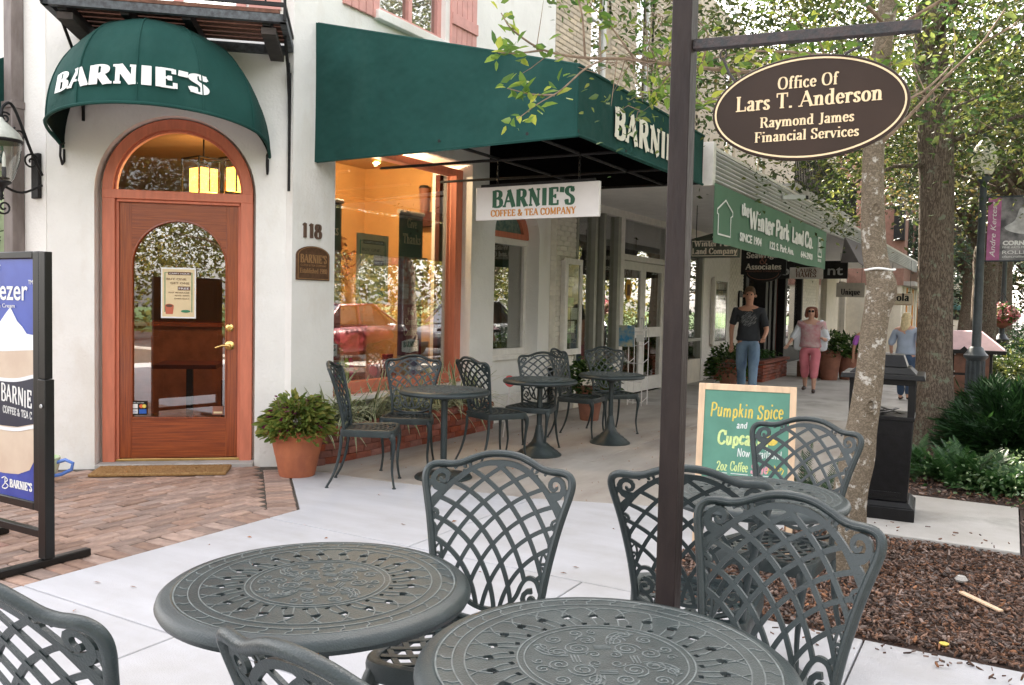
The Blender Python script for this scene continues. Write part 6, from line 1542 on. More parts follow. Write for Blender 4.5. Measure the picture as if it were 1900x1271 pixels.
M_adb = mat('cobalt blue print', (.055,.10,.46), .35, 0, scale=1.6, col2=(.025,.045,.27)); M_cream = mat('milky drink print', (.66,.54,.42), .4, 0, scale=3, col2=(.56,.43,.33)); M_whip = mat('whipped cream print', (.78,.80,.83), .4, 0, var=.05, scale=5); M_navy = mat('navy label print', (.012,.016,.04), .35)
MB().prism([(-.31,.335),(.31,.335),(.31,1.635),(-.31,1.635)], -.002, 0, PX_).build('blue_sheet', M_adb, ps, smooth=False)
def flat(P, w_, mm, nm): MB().prism(P, 0, .0008, lambda u,v,z: PX_(u, v, w_+z)).build(nm, mm, ps, smooth=False)
flat([(-.306,.56),(-.306,1.20),(.306,1.20),(.306,.56),(.26,.50),(.15,.465),(0,.455),(-.15,.465),(-.26,.50)], .001, M_cream, 'drink_print')
flat([(-.306,1.19),(-.25,1.24),(-.1,1.25),(-.02,1.29),(.04,1.34),(.085,1.375),(.115,1.34),(.15,1.30),(.20,1.27),(.24,1.235),(.306,1.23),(.306,1.15),(0,1.13),(-.306,1.15)], .002, M_whip, 'whipped_cream_print')
flat([(-.306,1.0),(-.15,.975),(0,.97),(.15,.975),(.306,1.0),(.306,.755),(.15,.725),(0,.72),(-.15,.725),(-.306,.755)], .003, M_navy, 'label_print')
for v in (.975, .705):
    m = MB(); m.ribbon(spline([(-.306,v+.035),(-.15,v+.006),(0,v),(.15,v+.006),(.306,v+.035)], 4), .020, .001, lambda u,vv,w_: PX_(u, vv, w_+.0045)); m.build('white_rim_print', M_whip, ps)
sans('Freezer', PX_(.015,1.415,.002), (1,0,0), (0,0,1), .115, M_pw, ps, width=.47, bold=.002, depth=.001); sans('TM', PX_(.278,1.50,.002), (1,0,0), (0,0,1), .024, M_pw, ps, depth=.001)
sans("Barnie's", PX_(-.17,1.575,.002), (1,0,0), (0,0,1), .050, M_pw, ps, width=.32, depth=.001, shear=.2); sans('Coffee & Cream', PX_(-.02,1.372,.0034), (1,0,0), (0,0,1), .022, M_pw, ps, width=.30, depth=.001)
m = MB(); pen_text(m, "BARNIE", .095, lambda u,v,w_: PX_(u+.140, v+.848-.10*u, w_+.0045), thick=.15, thin=.11, serif=0, depth=.001, width=.30, jit=.04); m.build('label_lettering', M_pw, ps)
m = MB(); pen_text(m, 'COFFEE & TEA C', .040, lambda u,v,w_: PX_(u+.150, v+.785-.06*u, w_+.0045), thick=.12, thin=.10, serif=0, depth=.001, width=.28); m.build('label_lettering', M_pw, ps)
m = MB(); pen_text(m, "BARNIE'S", .044, lambda u,v,w_: PX_(u+.175, v+.385, w_+.002), thick=.26, thin=.11, depth=.001, width=.215); m.build('brand_lettering', M_pw, ps)
m = MB(); m.ribbon(spline([(-.01,.425),(.02,.435),(.05,.42),(.025,.405),(.055,.39),(.03,.372),(-.005,.375),(.02,.40),(.025,.44)], 4), .006, .001, lambda u,v,w_: PX_(u,v,w_+.003)); m.build('brand_mark', M_pw, ps)
t = thing('cup_planter', 'colourful ceramic cup-shaped planter with a blue handle behind the poster stand', 'planter', (-6.40, 3.76, 0))
M_cer = mat('painted ceramic', (.70,.72,.55), .25, 0, scale=5, col2=(.35,.50,.25), coat=.5)
MB().lathe([(.05,0),(.07,.01),(.115,.08),(.13,.15),(.135,.19),(.125,.192),(.12,.16)], (-6.40,3.76,0), 28).build('cup', M_cer, t)
MB().tube([(-6.31+.02,3.82,.155),(-6.24,3.855,.175),(-6.19,3.885,.15),(-6.20,3.88,.10),(-6.27,3.84,.06),(-6.31,3.81,.05)], .014, 8).build('handle', mat('cornflower blue glaze', (.10,.22,.62), .25, coat=.5), t)
m = MB(); m.tube([(-6.40+.128*math.cos(a), 3.76+.128*math.sin(a), .13) for a in np.linspace(-1.2,-.1,9)], .022, 6); m.build('red_patch', mat('red glaze', (.5,.03,.02), .25, coat=.5), t)

# ------------------------------------------------------------------ chalkboard easel
cb = thing('chalkboard_easel', 'green chalkboard sandwich sign in a pale pine frame with coloured chalk writing', 'chalkboard', (-1.33, 4.98, 0))
LN = 12/57.3; bo = Vector((-1.605,4.93,0)); bX = Vector((math.cos(R(13)), math.sin(R(13)), 0)); bN = Vector((bX.y,-bX.x,0)); bU = (Vector((0,0,1))*math.cos(R(10)) - bN*math.sin(R(10)))
BH, BW = 1.0, .575
def CBX(u, v, w_=0): return tuple(bo + bX*u + bU*v + bN*w_)
def cbb(mb, u0,u1,v0,v1,w0,w1):
    mb.add([CBX(u,v,w_) for w_ in (w0,w1) for u,v in ((u0,v0),(u1,v0),(u1,v1),(u0,v1))], [(3,2,1,0),(4,5,6,7),(0,1,5,4),(1,2,6,5),(2,3,7,6),(3,0,4,7)]); return mb
for u0 in (0, BW-.038): cbb(MB(), u0, u0+.038, 0, BH, -.018, .0).build('frame_stile', M_pinewood, cb, bev=.002)
cbb(MB(), .038, BW-.038, BH-.038, BH, -.018, 0).build('frame_rail', M_pinewood, cb, bev=.002); cbb(MB(), .038, BW-.038, .22, .258, -.018, 0).build('frame_rail', M_pinewood, cb, bev=.002)
cbb(MB(), .038, BW-.038, .258, BH-.038, -.012, -.006).build('slate', M_chalkb, cb)
rU = (Vector((0,0,1))*math.cos(R(12)) + bN*math.sin(R(12)))
top = Vector(CBX(0, BH-.02, -.03))
for u in (.019, BW-.019):
    a = top + bX*u; b = a - rU*(a.z/rU.z) + Vector((0,0,0)); b.z = 0; b = b - bN*.25; MB().beam(a, b, .038, .018, tuple(bN)).build('rear_leg', M_orangewood, cb, bev=.002)
for s_, u, v, h, wd, mm, th in (('Pumpkin Spice',.285,.80,.085,.43,M_chy,.13),('and',.265,.735,.040,.065,M_chw,.16),('Cupcakes',.27,.635,.080,.30,M_chg,.20),('Now Available!',.37,.565,.050,.26,M_chw,.12),('Sale',.375,.470,.060,.10,M_chp,.18),('Coffee',.255,.475,.055,.105,M_chg,.15),('2oz',.155,.475,.055,.065,M_chg,.15),('Bagels danish Scones',.28,.385,.040,.40,M_chw,.13)):
    m = MB(); pen_text(m, s_, h, lambda uu, vv, w_: CBX(u+uu, v+vv, -.0058+w_), thick=th, thin=th*.9, serif=0, depth=.0008, width=wd, slant=.1, jit=.05, seed=len(s_)); m.build('chalk_writing', mm, cb, smooth=False)
m = MB(); F = lambda u,v,w_: CBX(u,v,w_-.0052)
for a, b in (((.11,.462),(.19,.460)),((.21,.460),(.31,.458)),((.33,.458),(.44,.458))): m.ribbon([a,b], .004, .0008, F)
sc_ = [(.10+.028*i+.014*(1+math.cos(a)), .43+.012*math.sin(a)) for i in range(13) for a in np.linspace(math.pi, 0, 5)]
m.ribbon([(.085,.31),(.07,.36),(.085,.41)]+sc_[:40], .004, .0008, F); m.build('chalk_line', M_chw, cb)
m = MB()
for q in range(7): m.ribbon([(.42+.014*q,.475+.02*(q%2)),(.43+.014*q,.50),(.424+.012*q,.515+.01*(q%2))], .006, .0008, F)
m.prism([(.44+.036*math.cos(a), .672+.03*math.sin(a)) for a in np.linspace(0, 5.8, 14)], 0, .0008, lambda u,v,w_: F(u,v,w_)); m.build('chalk_drawing', M_chy, cb)

# ------------------------------------------------------------------ litter bin
bi = thing('litter_bin', 'black square pedestal litter bin with a stepped roof behind the mottled trunk', 'bin', (-.76, 6.55, 0), R(4))
def lb(x0,x1,y0,y1,z0,z1,nm,bev=.006): return MB().box(x0,x1,y0,y1,z0,z1).build(nm, M_binm, bi, world=False, bev=bev)
def frust(z0,a0,z1,a1,nm):
    m = MB(); m.add([(-a0,-a0,z0),(a0,-a0,z0),(a0,a0,z0),(-a0,a0,z0),(-a1,-a1,z1),(a1,-a1,z1),(a1,a1,z1),(-a1,a1,z1)], [(0,3,2,1),(4,5,6,7),(0,1,5,4),(1,2,6,5),(2,3,7,6),(3,0,4,7)]); return m.build(nm, M_binm, bi, world=False, bev=.005)
lb(-.235,.235,-.235,.235,.012,.10,'plinth'); frust(.10,.225,.135,.195,'plinth_moulding'); frust(.135,.185,.70,.205,'body')
m = MB()
for sx_, sy_ in ((-1,-1),(1,-1),(1,1),(-1,1)): m.box(min(sx_*.21,sx_*.165),max(sx_*.21,sx_*.165),min(sy_*.21,sy_*.165),max(sy_*.21,sy_*.165),.72,.96)
m.build('opening_posts', M_binm, bi, world=False, bev=.003)['kind'] = 'stuff'
bi_b = lb(-.212,.212,-.212,.212,.70,.728,'waist_rim',.004); lb(-.212,.212,-.212,.212,.945,.985,'head_rim',.004)
m = MB(); m.box(-.13,.13,-.191,-.186,.62-.0,.60); lb(-.15,.15,-.2025,-.198,.60,.655,'front_panel',.002); lb(-.14,.14,-.192,-.186,.17,.20,'lower_panel',.002)
frust(.985,.27,1.02,.262,'lid_edge'); frust(1.021,.215,1.065,.17,'lid_slope'); frust(1.066,.155,1.15,.125,'lid_crown')
lb(-.18,.18,-.18,.18,.60,.72,'liner',.004); m = MB()
for k in range(9): a = rnd.uniform(0,6.28); m.beam((.15*math.cos(a),.15*math.sin(a),.725),(.1*math.cos(a+2),.1*math.sin(a+2),.765),.03,.004)
o = m.build('bin_bag', M_frame, bi, world=False); o['kind'] = 'stuff'

# ------------------------------------------------------------------ lamp posts, banner, kiosk
def lamppost(x, y, lit, label, basket=False):
    t = thing('street_lamp', label, 'street lamp', (x, y, 0), 0, 'blue grey street lamps along the walk')
    MB().lathe([(.20,0),(.20,.08),(.17,.12),(.13,.16),(.115,.30),(.112,.78),(.13,.80),(.155,.83),(.16,.86),(.12,.90),(.09,.96),(.075,.98)], (x,y,0), 20).build('base', M_lampost, t, ang=50)
    m = MB()
    for k in range(12): a = k*math.pi/6; m.tube([(x+.114*math.cos(a),y+.114*math.sin(a),.30),(x+.112*math.cos(a),y+.112*math.sin(a),.78)], .012, 5)
    o = m.build('fluting', M_lampost, t); o['kind'] = 'stuff'
    MB().lathe([(.062,.98),(.045,3.28),(.06,3.30),(.085,3.33),(.09,3.36),(.05,3.40)], (x,y,0), 16).build('shaft', M_lampost, t)
    MB().lathe([(.10,3.40),(.155,3.55),(.17,3.66),(.14,3.78),(.07,3.86),(.02,3.93)], (x,y,0), 20).build('globe', lit, t)
    MB().lathe([(.03,3.925),(.035,3.95),(.01,4.02)], (x,y,0), 10).build('finial', M_lampost, t)
    return t
M_globe = mat('milky lamp globe', (.78,.74,.62), .3, 0, var=.03)
lamppost(-.40, 13.68, M_globe, 'nearer blue grey street lamp carrying the pink banner'); 
lamppost(-.16, 23.1, M_globe, 'farther street lamp with the hanging flower basket')
bt = thing('street_banner', 'pink and grey museum banner on the nearer street lamp', 'banner', (-.1,13.7,2.6))
MB().box(-.33,.30,13.672,13.678,2.20,3.07).build('banner_cloth', mat('grey photo print', (.34,.32,.33), .6, 0, scale=5, col2=(.06,.06,.065), detail=6), bt)
MB().box(-.33,-.17,13.668,13.6715,2.20,3.07).build('pink_stripe', mat('magenta print', (.42,.13,.28), .6, 0, var=.2, scale=9), bt)
for z in (2.19,3.08): MB().tube([(-.36,13.68,z),(.32,13.68,z)], .012, 6).build('banner_arm', M_lampost, bt)
m = MB(); m.prism(spline([(.0,2.75),(.06,2.92),(.16,2.86),(.22,2.74),(.28,2.66),(.24,2.58),(.1,2.56),(-.06,2.60),(-.12,2.66)],4,True), 0, .001, lambda u,v,w_: (u,13.671-w_,v)); m.build('pale_figure_print', mat('pale grey print', (.70,.69,.70), .6, 0, scale=7, col2=(.40,.39,.40)), bt, smooth=False)
sans('CORNELL', (.065,13.670,2.41), (1,0,0), (0,0,1), .060, M_pw, bt, width=.40, bold=.004); sans('FINE ARTS MUSEUM', (.065,13.670,2.365), (1,0,0), (0,0,1), .028, M_pw, bt, width=.40); sans('ROLLINS', (.065,13.670,2.285), (1,0,0), (0,0,1), .050, M_pw, bt, width=.40); sans('cfam.rollins.edu', (.065,13.670,2.235), (1,0,0), (0,0,1), .030, M_pw, bt, width=.40)
m = MB(); pen_text(m, 'Andre Kertesz', .11, lambda u,v,w_: (-.215-v, 13.667-w_, 2.63+u), thick=.12, thin=.06, serif=0, depth=.001, width=.78, slant=.2) if 0 else sans('Andre Kertesz', (-.225,13.667,2.63), (0,0,1), (-1,0,0), .07, M_pw, bt, width=.78, shear=.3)
hb = thing('flower_basket', 'round hanging basket of pink and white flowers on the farther lamp', 'flower basket', (-.16,22.9,1.5))
MB().lathe([(.05,1.12),(.2,1.22),(.28,1.40),(.26,1.41)], (-.16,22.86,0), 18).build('basket', M_terra2, hb); m = MB()
for k in range(4): a = k*1.57; m.tube([(-.16+.26*math.cos(a),22.86+.26*math.sin(a),1.4),(-.16,22.86,1.95)], .008, 5)
m.build('chains', M_iron, hb)['kind'] = 'stuff'
gg = np.random.default_rng(9); dd = gg.normal(size=(1500,3)); dd /= np.linalg.norm(dd,axis=1)[:,None]; pp = np.array((-.16,22.86,1.45)) + dd*np.array((.36,.36,.27))*gg.uniform(.7,1,1500)[:,None]
leaf_mesh('foliage', pp[:900], .08, leafmat('basket leaf', (.02,.07,.01),(.05,.13,.03),(.10,.20,.05)), hb, 1); leaf_mesh('blossom', pp[900:], .07, leafmat('basket petal', (.55,.06,.12),(.65,.25,.28),(.75,.65,.55)), hb, 2, aspect=.9)
ki = thing('newspaper_kiosk', 'brown panelled street cabinet with a faded pink hipped roof behind the big oak', 'cabinet', (-.62, 15.9, 0))
MB().box(-1.02,-.22,15.62,16.3,.02,.86).build('cabinet_body', M_iron, ki, bev=.01)
for x0,x1,z0,z1 in ((-.985,-.785,.48,.80),(-.765,-.565,.48,.80),(-.985,-.785,.10,.44),(-.765,-.565,.10,.44),(-.54,-.26,.10,.80)): MB().box(x0,x1,15.60,15.619,z0,z1).build('wood_panel', mat('red brown panel', (.15,.065,.04), .5, 0, var=.25, scale=10), ki, bev=.004)
m = MB()
for x in (-.975,-.80,-.755,-.58): 
    for z in (.50,.78,.42,.12): m.lathe([(.012,-.004),(.008,-.009)], (x,15.598,z), 8, axis='y')
m.build('studs', M_steel, ki)['kind'] = 'stuff'
m = MB(); m.add([(-1.15,15.5,.86),(-.05,15.5,.86),(-.05,16.45,.86),(-1.15,16.45,.86),(-.85,15.8,1.16),(-.40,15.8,1.16),(-.40,16.15,1.16),(-.85,16.15,1.16)], [(0,3,2,1),(4,5,6,7),(0,1,5,4),(1,2,6,5),(2,3,7,6),(3,0,4,7)]); m.build('hip_roof', mat('faded pink roof', (.60,.42,.44), .7, 0, var=.1, scale=6), ki, bev=.01)
MB().box(-1.17,-.03,15.48,16.47,.80,.859).build('eave', M_iron, ki, bev=.005); m = MB(); m.prism([(-.12,0),(.12,0),(0,.12)], 0, .03, lambda u,v,w_: (-.62+u,15.45+w_,.80+v)); m.build('gablet', M_iron, ki)

# ------------------------------------------------------------------ people
M_skin = mat('skin', (.52,.27,.18), .55, 0, var=.05); M_skin2 = mat('lighter skin', (.58,.33,.24), .55, 0, var=.05)
M_jean = mat('faded blue denim', (.22,.32,.44), .9, 0, scale=5, col2=(.11,.18,.28), stretch=(1,1,.5)); M_jeand = mat('dark denim', (.04,.07,.13), .9, 0, var=.2)
M_tee = mat('charcoal tee', (.030,.033,.040), .9, 0, var=.15); M_hairb = mat('short brown hair', (.12,.07,.04), .7, 0, var=.3, scale=30); M_haira = mat('auburn hair', (.17,.05,.025), .5, 0, var=.3, scale=30); M_hairy = mat('blonde hair', (.62,.50,.30), .5, 0, var=.2, scale=30)
M_pinkp = mat('coral pink trousers', (.62,.19,.23), .85, 0, var=.1, scale=6); M_tiedye = mat('pink and grey printed top', (.56,.45,.44), .9, 0, scale=9, col2=(.50,.20,.24)); M_card = mat('pale blue white cardigan', (.66,.70,.76), .9, 0, var=.05); M_lblue = mat('light blue shirt', (.34,.40,.52), .9, 0, var=.08); M_purp = mat('purple tee', (.42,.13,.52), .9, 0, var=.08); M_shoe = mat('dark shoe', (.05,.03,.025), .5)
def person(x, y, rz, H, label, build, stride, swing, top_m, leg_m, hair_m, skin_m, sleeve=.45, legend=1.0, hair='short', cardigan=None, shades=False, shoe=M_shoe, grp=None, back=False):
    """front faces local -y; stride = forward offset of the left foot, swing = list of two wrist positions"""
    t = thing('person', label, 'person', (x, y, 0), R(rz), grp); k = H/1.75; b = build
    def P(*q): return (q[0]*k*(1 if abs(q[0]) < .001 else 1), q[1]*k, q[2]*k, (q[3] if not hasattr(q[3], '__len__') else q[3]) *k if not hasattr(q[3], '__len__') else tuple(v*k for v in q[3]))
    pel = P(0,0,.96,(.130*b,.095*b)); waist = P(0,0,1.10,(.125*b,.090*b)); chest = P(0,.01,1.30,(.160*b,.110*b)); up = P(0,.015,1.42,(.120*b,.085)); neck = P(0,.0,1.50,.054); jaw = P(0,-.026,1.580,(.066,.080)); hd = P(0,-.006,1.655,(.086,.110)); crown = P(0,.005,1.725,(.070,.092))
    body = [[pel,waist,chest,up,neck,jaw,hd,crown]]
    legs = []; arms = []; feet = []
    for sg, fy in ((1, stride), (-1, -stride*.8)):
        lift = .03 if fy > 0 else 0.0
        hip = P(sg*.090*b,0,.90,.088*b); kn = P(sg*.10,fy*.55-.03,.50,.062*b**.5); cf = P(sg*.10,fy*.75+.0,.36,.058*b**.5); an = P(sg*.10,fy+.02,.085+lift,.038); toe = P(sg*.115,fy-.15,.035+lift,.034); heel = P(sg*.10,fy+.02,.04+lift,.036)
        body.append([pel,hip,kn,cf,an,heel,toe]); legs.append([hip,kn,cf,an]); feet.append([P(sg*.10,fy+.045,.045+lift,.040),P(sg*.11,fy-.06,.042+lift,.044),P(sg*.118,fy-.17,.032+lift,.034)])
    for sg, (wx, wy, wz), el in ((1, swing[0], swing[2]), (-1, swing[1], swing[3])):
        sh = P(sg*.185*b**.6,.012,1.405,.062*b**.5); elb = P(*el[:3], .042*b**.4); wr = P(wx,wy,wz,.028)
        d = Vector(wr[:3])-Vector(elb[:3]); d.normalize(); w0 = Vector(wr[:3]); palm = w0+d*.055*k
        side = Vector((1,0,0)) if abs(d.x) < .7 else Vector((0,0,1))
        side = (side - d*side.dot(d)).normalized()
        body.append([up,sh,elb,wr,(*palm,.026*k)])
        for f_ in range(4):
            a = palm+side*((f_-1.5)*.019*k)+d*.012*k; L_ = (.062,.072,.068,.052)[f_]*k; cu = Vector((0,-.018*k,-.006*k))
            body.append([(*palm,.026*k),(*a,.0095*k),(*(a+d*L_*.6+cu*.4),.0085*k),(*(a+d*L_+cu),.0075*k)])
        a = w0+d*.02*k+side*(-sg*.022*k); body.append([wr,(*a,.011*k),(*(a+d*.045*k-side*sg*.018*k+Vector((0,-.01*k,0))),.009*k)])
        q = sleeve; arms.append([up,(sh[0],sh[1],sh[2],sh[3]*1.12), (*(Vector(sh[:3]).lerp(Vector(elb[:3]), min(1,q/.5))), .058*k*b**.5)] + ([(*(Vector(elb[:3]).lerp(Vector(wr[:3]), (q-.5)/.5)), .045*k)] if q > .5 else []))
    skin_part('body', body, skin_m, t, 1)
    g_ = lambda p, s_=1.10, a=.006: (p[0],p[1],p[2],tuple(v*s_+a for v in p[3]) if hasattr(p[3],'__len__') else p[3]*s_+a)
    hem = P(0,0,.90,(.205*b,.150*b))
    shirt = [[g_(hem,1.0),g_(pel,1.40),g_(waist,1.25),g_(chest,1.05),g_(up,1.05)]] + [[g_(up,1.08)]+[g_(p,1.05,.004) for p in a[1:]] for a in arms]
    skin_part('shirt', shirt, top_m, t, 2, fold=.013)
    tr = [[g_(P(0,0,1.03,(.150*b,.115*b)),1.06),g_(pel,1.32)]]
    for l in legs:
        l2 = [g_(l[0],1.22),g_(l[1],1.22),g_(l[2],1.20),g_(l[3],1.45)]
        if legend < 1: e = Vector(l[2][:3]).lerp(Vector(l[3][:3]), legend); l2 = l2[:3]+[(*e, .066*k)]
        tr.append([g_(pel,1.32)]+l2)
    skin_part('trousers', tr, leg_m, t, 2, fold=.012)
    for f_ in feet: skin_part('shoe', [f_], shoe, t, 2)
    hc = [[P(0,.012,1.685,(.084,.098)),P(0,.01,1.735,(.065,.080))]]
    if hair == 'short': hc = [[P(0,.045,1.63,(.092,.075)),P(0,.032,1.70,(.104,.102)),P(0,.0,1.755,(.086,.098)),P(0,-.045,1.765,(.060,.045))]]
    if hair == 'bob': hc = [[P(0,.0,1.768,(.088,.092)),P(0,.035,1.69,(.118,.098)),P(0,.05,1.60,(.125,.08)),P(0,.05,1.53,(.10,.06))]] + [[P(0,.035,1.69,(.118,.098)),P(s_*.092,-.01,1.67,.040),P(s_*.100,-.015,1.58,.040),P(s_*.092,-.01,1.52,.030)] for s_ in (1,-1)]
    if hair == 'long': hc = [[P(0,.0,1.745,(.075,.085)),P(0,.03,1.69,(.098,.085)),P(0,.06,1.58,(.105,.06)),P(.02,.08,1.46,(.10,.05)),P(.03,.09,1.36,(.05,.03))]]
    skin_part('hair', hc, hair_m, t, 2)
    for s_ in (1,-1):
        m = MB(); m.lathe([(.006*k,-.018*k),(.020*k,-.010*k),(.022*k,.012*k),(.010*k,.028*k)], (s_*.090*k,.008*k,1.645*k), 8); m.build('ear', skin_m, t, world=False)
    if not back:
        m = MB(); m.lathe([(.004,0),(.014,-.012),(.010,-.028),(.003,-.036)], (0,-.108*k,1.640*k), 8); m.build('nose', skin_m, t, world=False)
        m = MB(); m.beam((-.026*k,-.100*k,1.592*k),(.026*k,-.100*k,1.592*k),.012*k,.007*k); m.build('mouth', mat('lips', (.35,.10,.09), .5), t, world=False, bev=.002)
        for s_ in (1,-1):
            m = MB()
            if shades: m.lathe([(.026*k,-.004),(.022*k,-.010)], (s_*.034*k,-.098*k,1.668*k), 12, axis='y'); m.build('lens', M_iron, t, world=False)
            else: m.lathe([(.012*k,-.002),(.007*k,-.006)], (s_*.032*k,-.098*k,1.668*k), 10, axis='y'); m.build('eye', M_iron, t, world=False)
        if shades: m = MB(); m.beam((-.082*k,-.086*k,1.676*k),(.082*k,-.086*k,1.676*k),.008*k,.006*k); m.build('glasses_frame', M_iron, t, world=False)
    if cardigan:
        for sg in (1,-1):
            c = [[P(sg*.105,.035,1.41,(.085,.085)),P(sg*.145*b,.03,1.25,(.075,.125)),P(sg*.160*b,.025,1.05,(.066,.135)),P(sg*.165*b,.02,.84,(.058,.135))]]
            sh = P(sg*.185*b**.6,.012,1.405,.085); el = (swing[2] if sg == 1 else swing[3]); wv = (swing[0] if sg == 1 else swing[1])
            c.append([c[0][0], sh, P(*el[:3],.070), P(*[el[i]*.6+wv[i]*.4 for i in range(3)],.070)])
            skin_part('cardigan_half', c, cardigan, t, 2, fold=.016)
    return t
mn = person(-3.68, 13.9, 12, 1.76, 'man in a charcoal printed t-shirt and faded blue jeans walking towards us', 1.10, -.26,
       [(.25,-.24,.98),(-.27,.04,.86),(.285,-.02,1.10),(-.275,.06,1.13)], M_tee, M_jean, M_hairb, M_skin)
g = np.random.default_rng(2); m = MB()
for i in range(150):
    a = g.uniform(0,6.28); r_ = .12*math.sqrt(g.uniform(0,1)); u, v = r_*math.cos(a), r_*math.sin(a)*.95; L = .035; m.beam((u-L*.5,-.158-.004*g.uniform()-(.012-.012*(abs(u)/.12)**2)*1.2,1.285+v-L*.4),(u+L*.5,-.160-.004*g.uniform()-(.012-.012*(abs(u)/.12)**2)*1.2,1.285+v+L*.4),.005,.002)
o = m.build('shirt_print', mat('grey shirt print', (.30,.31,.32), .9), mn, world=False); o['kind'] = 'stuff'
person(-3.02, 15.55, 5, 1.50, 'woman in pink capri trousers, printed top, pale cardigan and sunglasses walking towards us', 1.30, -.16,
       [(.25,-.20,1.12),(-.42,-.16,.98),(.31,.02,1.08),(-.33,-.02,1.14)], M_tiedye, M_pinkp, M_haira, M_skin2, hair='bob', legend=.35, cardigan=M_card, shades=True, sleeve=.25)
person(-1.45, 15.2, 170, 1.44, 'woman with long blonde hair and light blue shirt walking away behind the bin', 1.12, -.12,
       [(.30,-.10,.90),(-.27,.05,.88),(.28,.03,1.12),(-.27,.05,1.12)], M_lblue, M_jeand, M_hairy, M_skin2, hair='long', sleeve=.55, back=True)
person(-2.12, 15.6, 200, 1.30, 'small person in a purple t-shirt mostly hidden behind the mottled trunk', .95, .08,
       [(.26,-.02,.88),(-.26,.0,.88),(.26,.02,1.12),(-.26,.02,1.12)], M_purp, M_jeand, M_hairb, M_skin, back=True)

# ------------------------------------------------------------------ parked cars at the kerb (mirrored in the shop windows)
M_rub = mat('tyre rubber', (.02,.02,.02), .8); M_tint = glass('car window', .35, (.08,.09,.09)); M_rim = mat('wheel rim', (.4,.4,.41), .3, .8)
M_lite = mat('headlamp', (.7,.7,.68), .2); M_tail = mat('tail lamp', (.35,.01,.01), .3)
def car(x, y, rz, col, label, rough=.25, tall=1.0):
    t = thing('parked_car', label, 'car', (x, y, -.135), R(rz), 'cars parked along the kerb'); mc = mat('car paint '+label[:14], col, rough, .2, var=.03, coat=.8)
    # length along local y (front at -y); stations of half width / heights
    st = [(-2.25,.62,.35,.62),(-2.15,.78,.28,.74),(-1.6,.86,.22,.86),(-.95,.88,.22,.98),(.2,.89,.22,1.0),(1.3,.88,.22,1.02),(2.0,.82,.24,1.0),(2.28,.70,.35,.92)]
    vs = []; n = 12
    for yy, hw_, zb, zt in st:
        for i in range(n):
            a = [(-.9,0),(-1,.18),(-1,.45),(-.98,.75),(-.90,.97),(-.5,1.0),(.5,1.0),(.90,.97),(.98,.75),(1,.45),(1,.18),(.9,0)][i]; vs.append((a[0]*hw_, yy, zb+(zt-zb)*a[1]))
    m = MB(); L = len(st); m.add(vs, [(i*n+k, i*n+(k+1)%n, (i+1)*n+(k+1)%n, (i+1)*n+k) for i in range(L-1) for k in range(n)] + [tuple(range(n-1,-1,-1)), tuple((L-1)*n+k for k in range(n))]); o = m.build('body', mc, t, world=False, ang=50); sb = o.modifiers.new('s','SUBSURF'); sb.levels = 1; sb.render_levels = 1
    cab = [(-1.05,.74,.98,.99),(-.35,.66,.98,1.40*tall),(.9,.66,1.0,1.44*tall),(1.75,.70,1.0,1.04)]
    vs = []
    for yy, hw_, zb, zt in cab:
        for a in ((-1.08,0),(-.92,1),(.92,1),(1.08,0)): vs.append((a[0]*hw_, yy, zb+(zt-zb)*a[1]-.02))
    m = MB(); m.add(vs, [(i*4+k, i*4+k+1, (i+1)*4+k+1, (i+1)*4+k) for i in range(3) for k in range(3)]); m.build('windows', M_tint, t, world=False, smooth=False)
    m = MB()
    for s_ in (-1,1): m.tube([(s_*.78,-1.08,.97),(s_*.625,-.36,1.39*tall),(s_*.625,.9,1.43*tall),(s_*.76,1.78,1.02)], .035, 6); m.tube([(s_*.74,.3,.97),(s_*.63,.3,1.42*tall)], .03, 6)
    m.build('roof_pillars', mc, t, world=False)['kind'] = 'stuff'; MB().box(-.62,.62,-.34,.9,1.385*tall,1.425*tall).build('roof', mc, t, world=False, bev=.02)
    for sx_ in (-1,1):
        for yy in (-1.42,1.42):
            m = MB(); m.lathe([(.22,-.10),(.31,-.10),(.325,-.07),(.325,.07),(.31,.10),(.22,.10)], (sx_*.80,yy,.325), 24, axis='x'); wl = m.build('wheel', M_rub, t, world=False); m = MB(); m.lathe([(.215,-.07),(.20,-.085),(.05,-.06)] if sx_ < 0 else [(.05,.06),(.20,.085),(.215,.07)], (sx_*.82,yy,.325), 20, axis='x'); m.build('rim', M_rim, wl, world=False)
        MB().box(sx_*.60-.14,sx_*.60+.14,-2.24,-2.15,.60,.70).build('headlight', M_lite, t, world=False, bev=.02); MB().box(sx_*.60-.12,sx_*.60+.12,2.2,2.29,.70,.84).build('tail_light', M_tail, t, world=False, bev=.02)
    return t
car(3.35, 9.4, 4, (.33,.36,.37), 'silver grey car mirrored in the orange shop window', tall=1.0)
car(3.3, 15.6, -2, (.16,.02,.03), 'dark wine red car mirrored in the orange window', tall=1.05)
car(3.35, 21.8, 1, (.12,.13,.14), 'charcoal car mirrored in the far shop glass', tall=1.15)
car(3.3, -3.4, 0, (.42,.40,.36), 'beige car mirrored in the glass of the arched door', tall=1.1)
car(3.3, 3.0, 180, (.55,.56,.56), 'pale car parked behind the camera beside the tables')
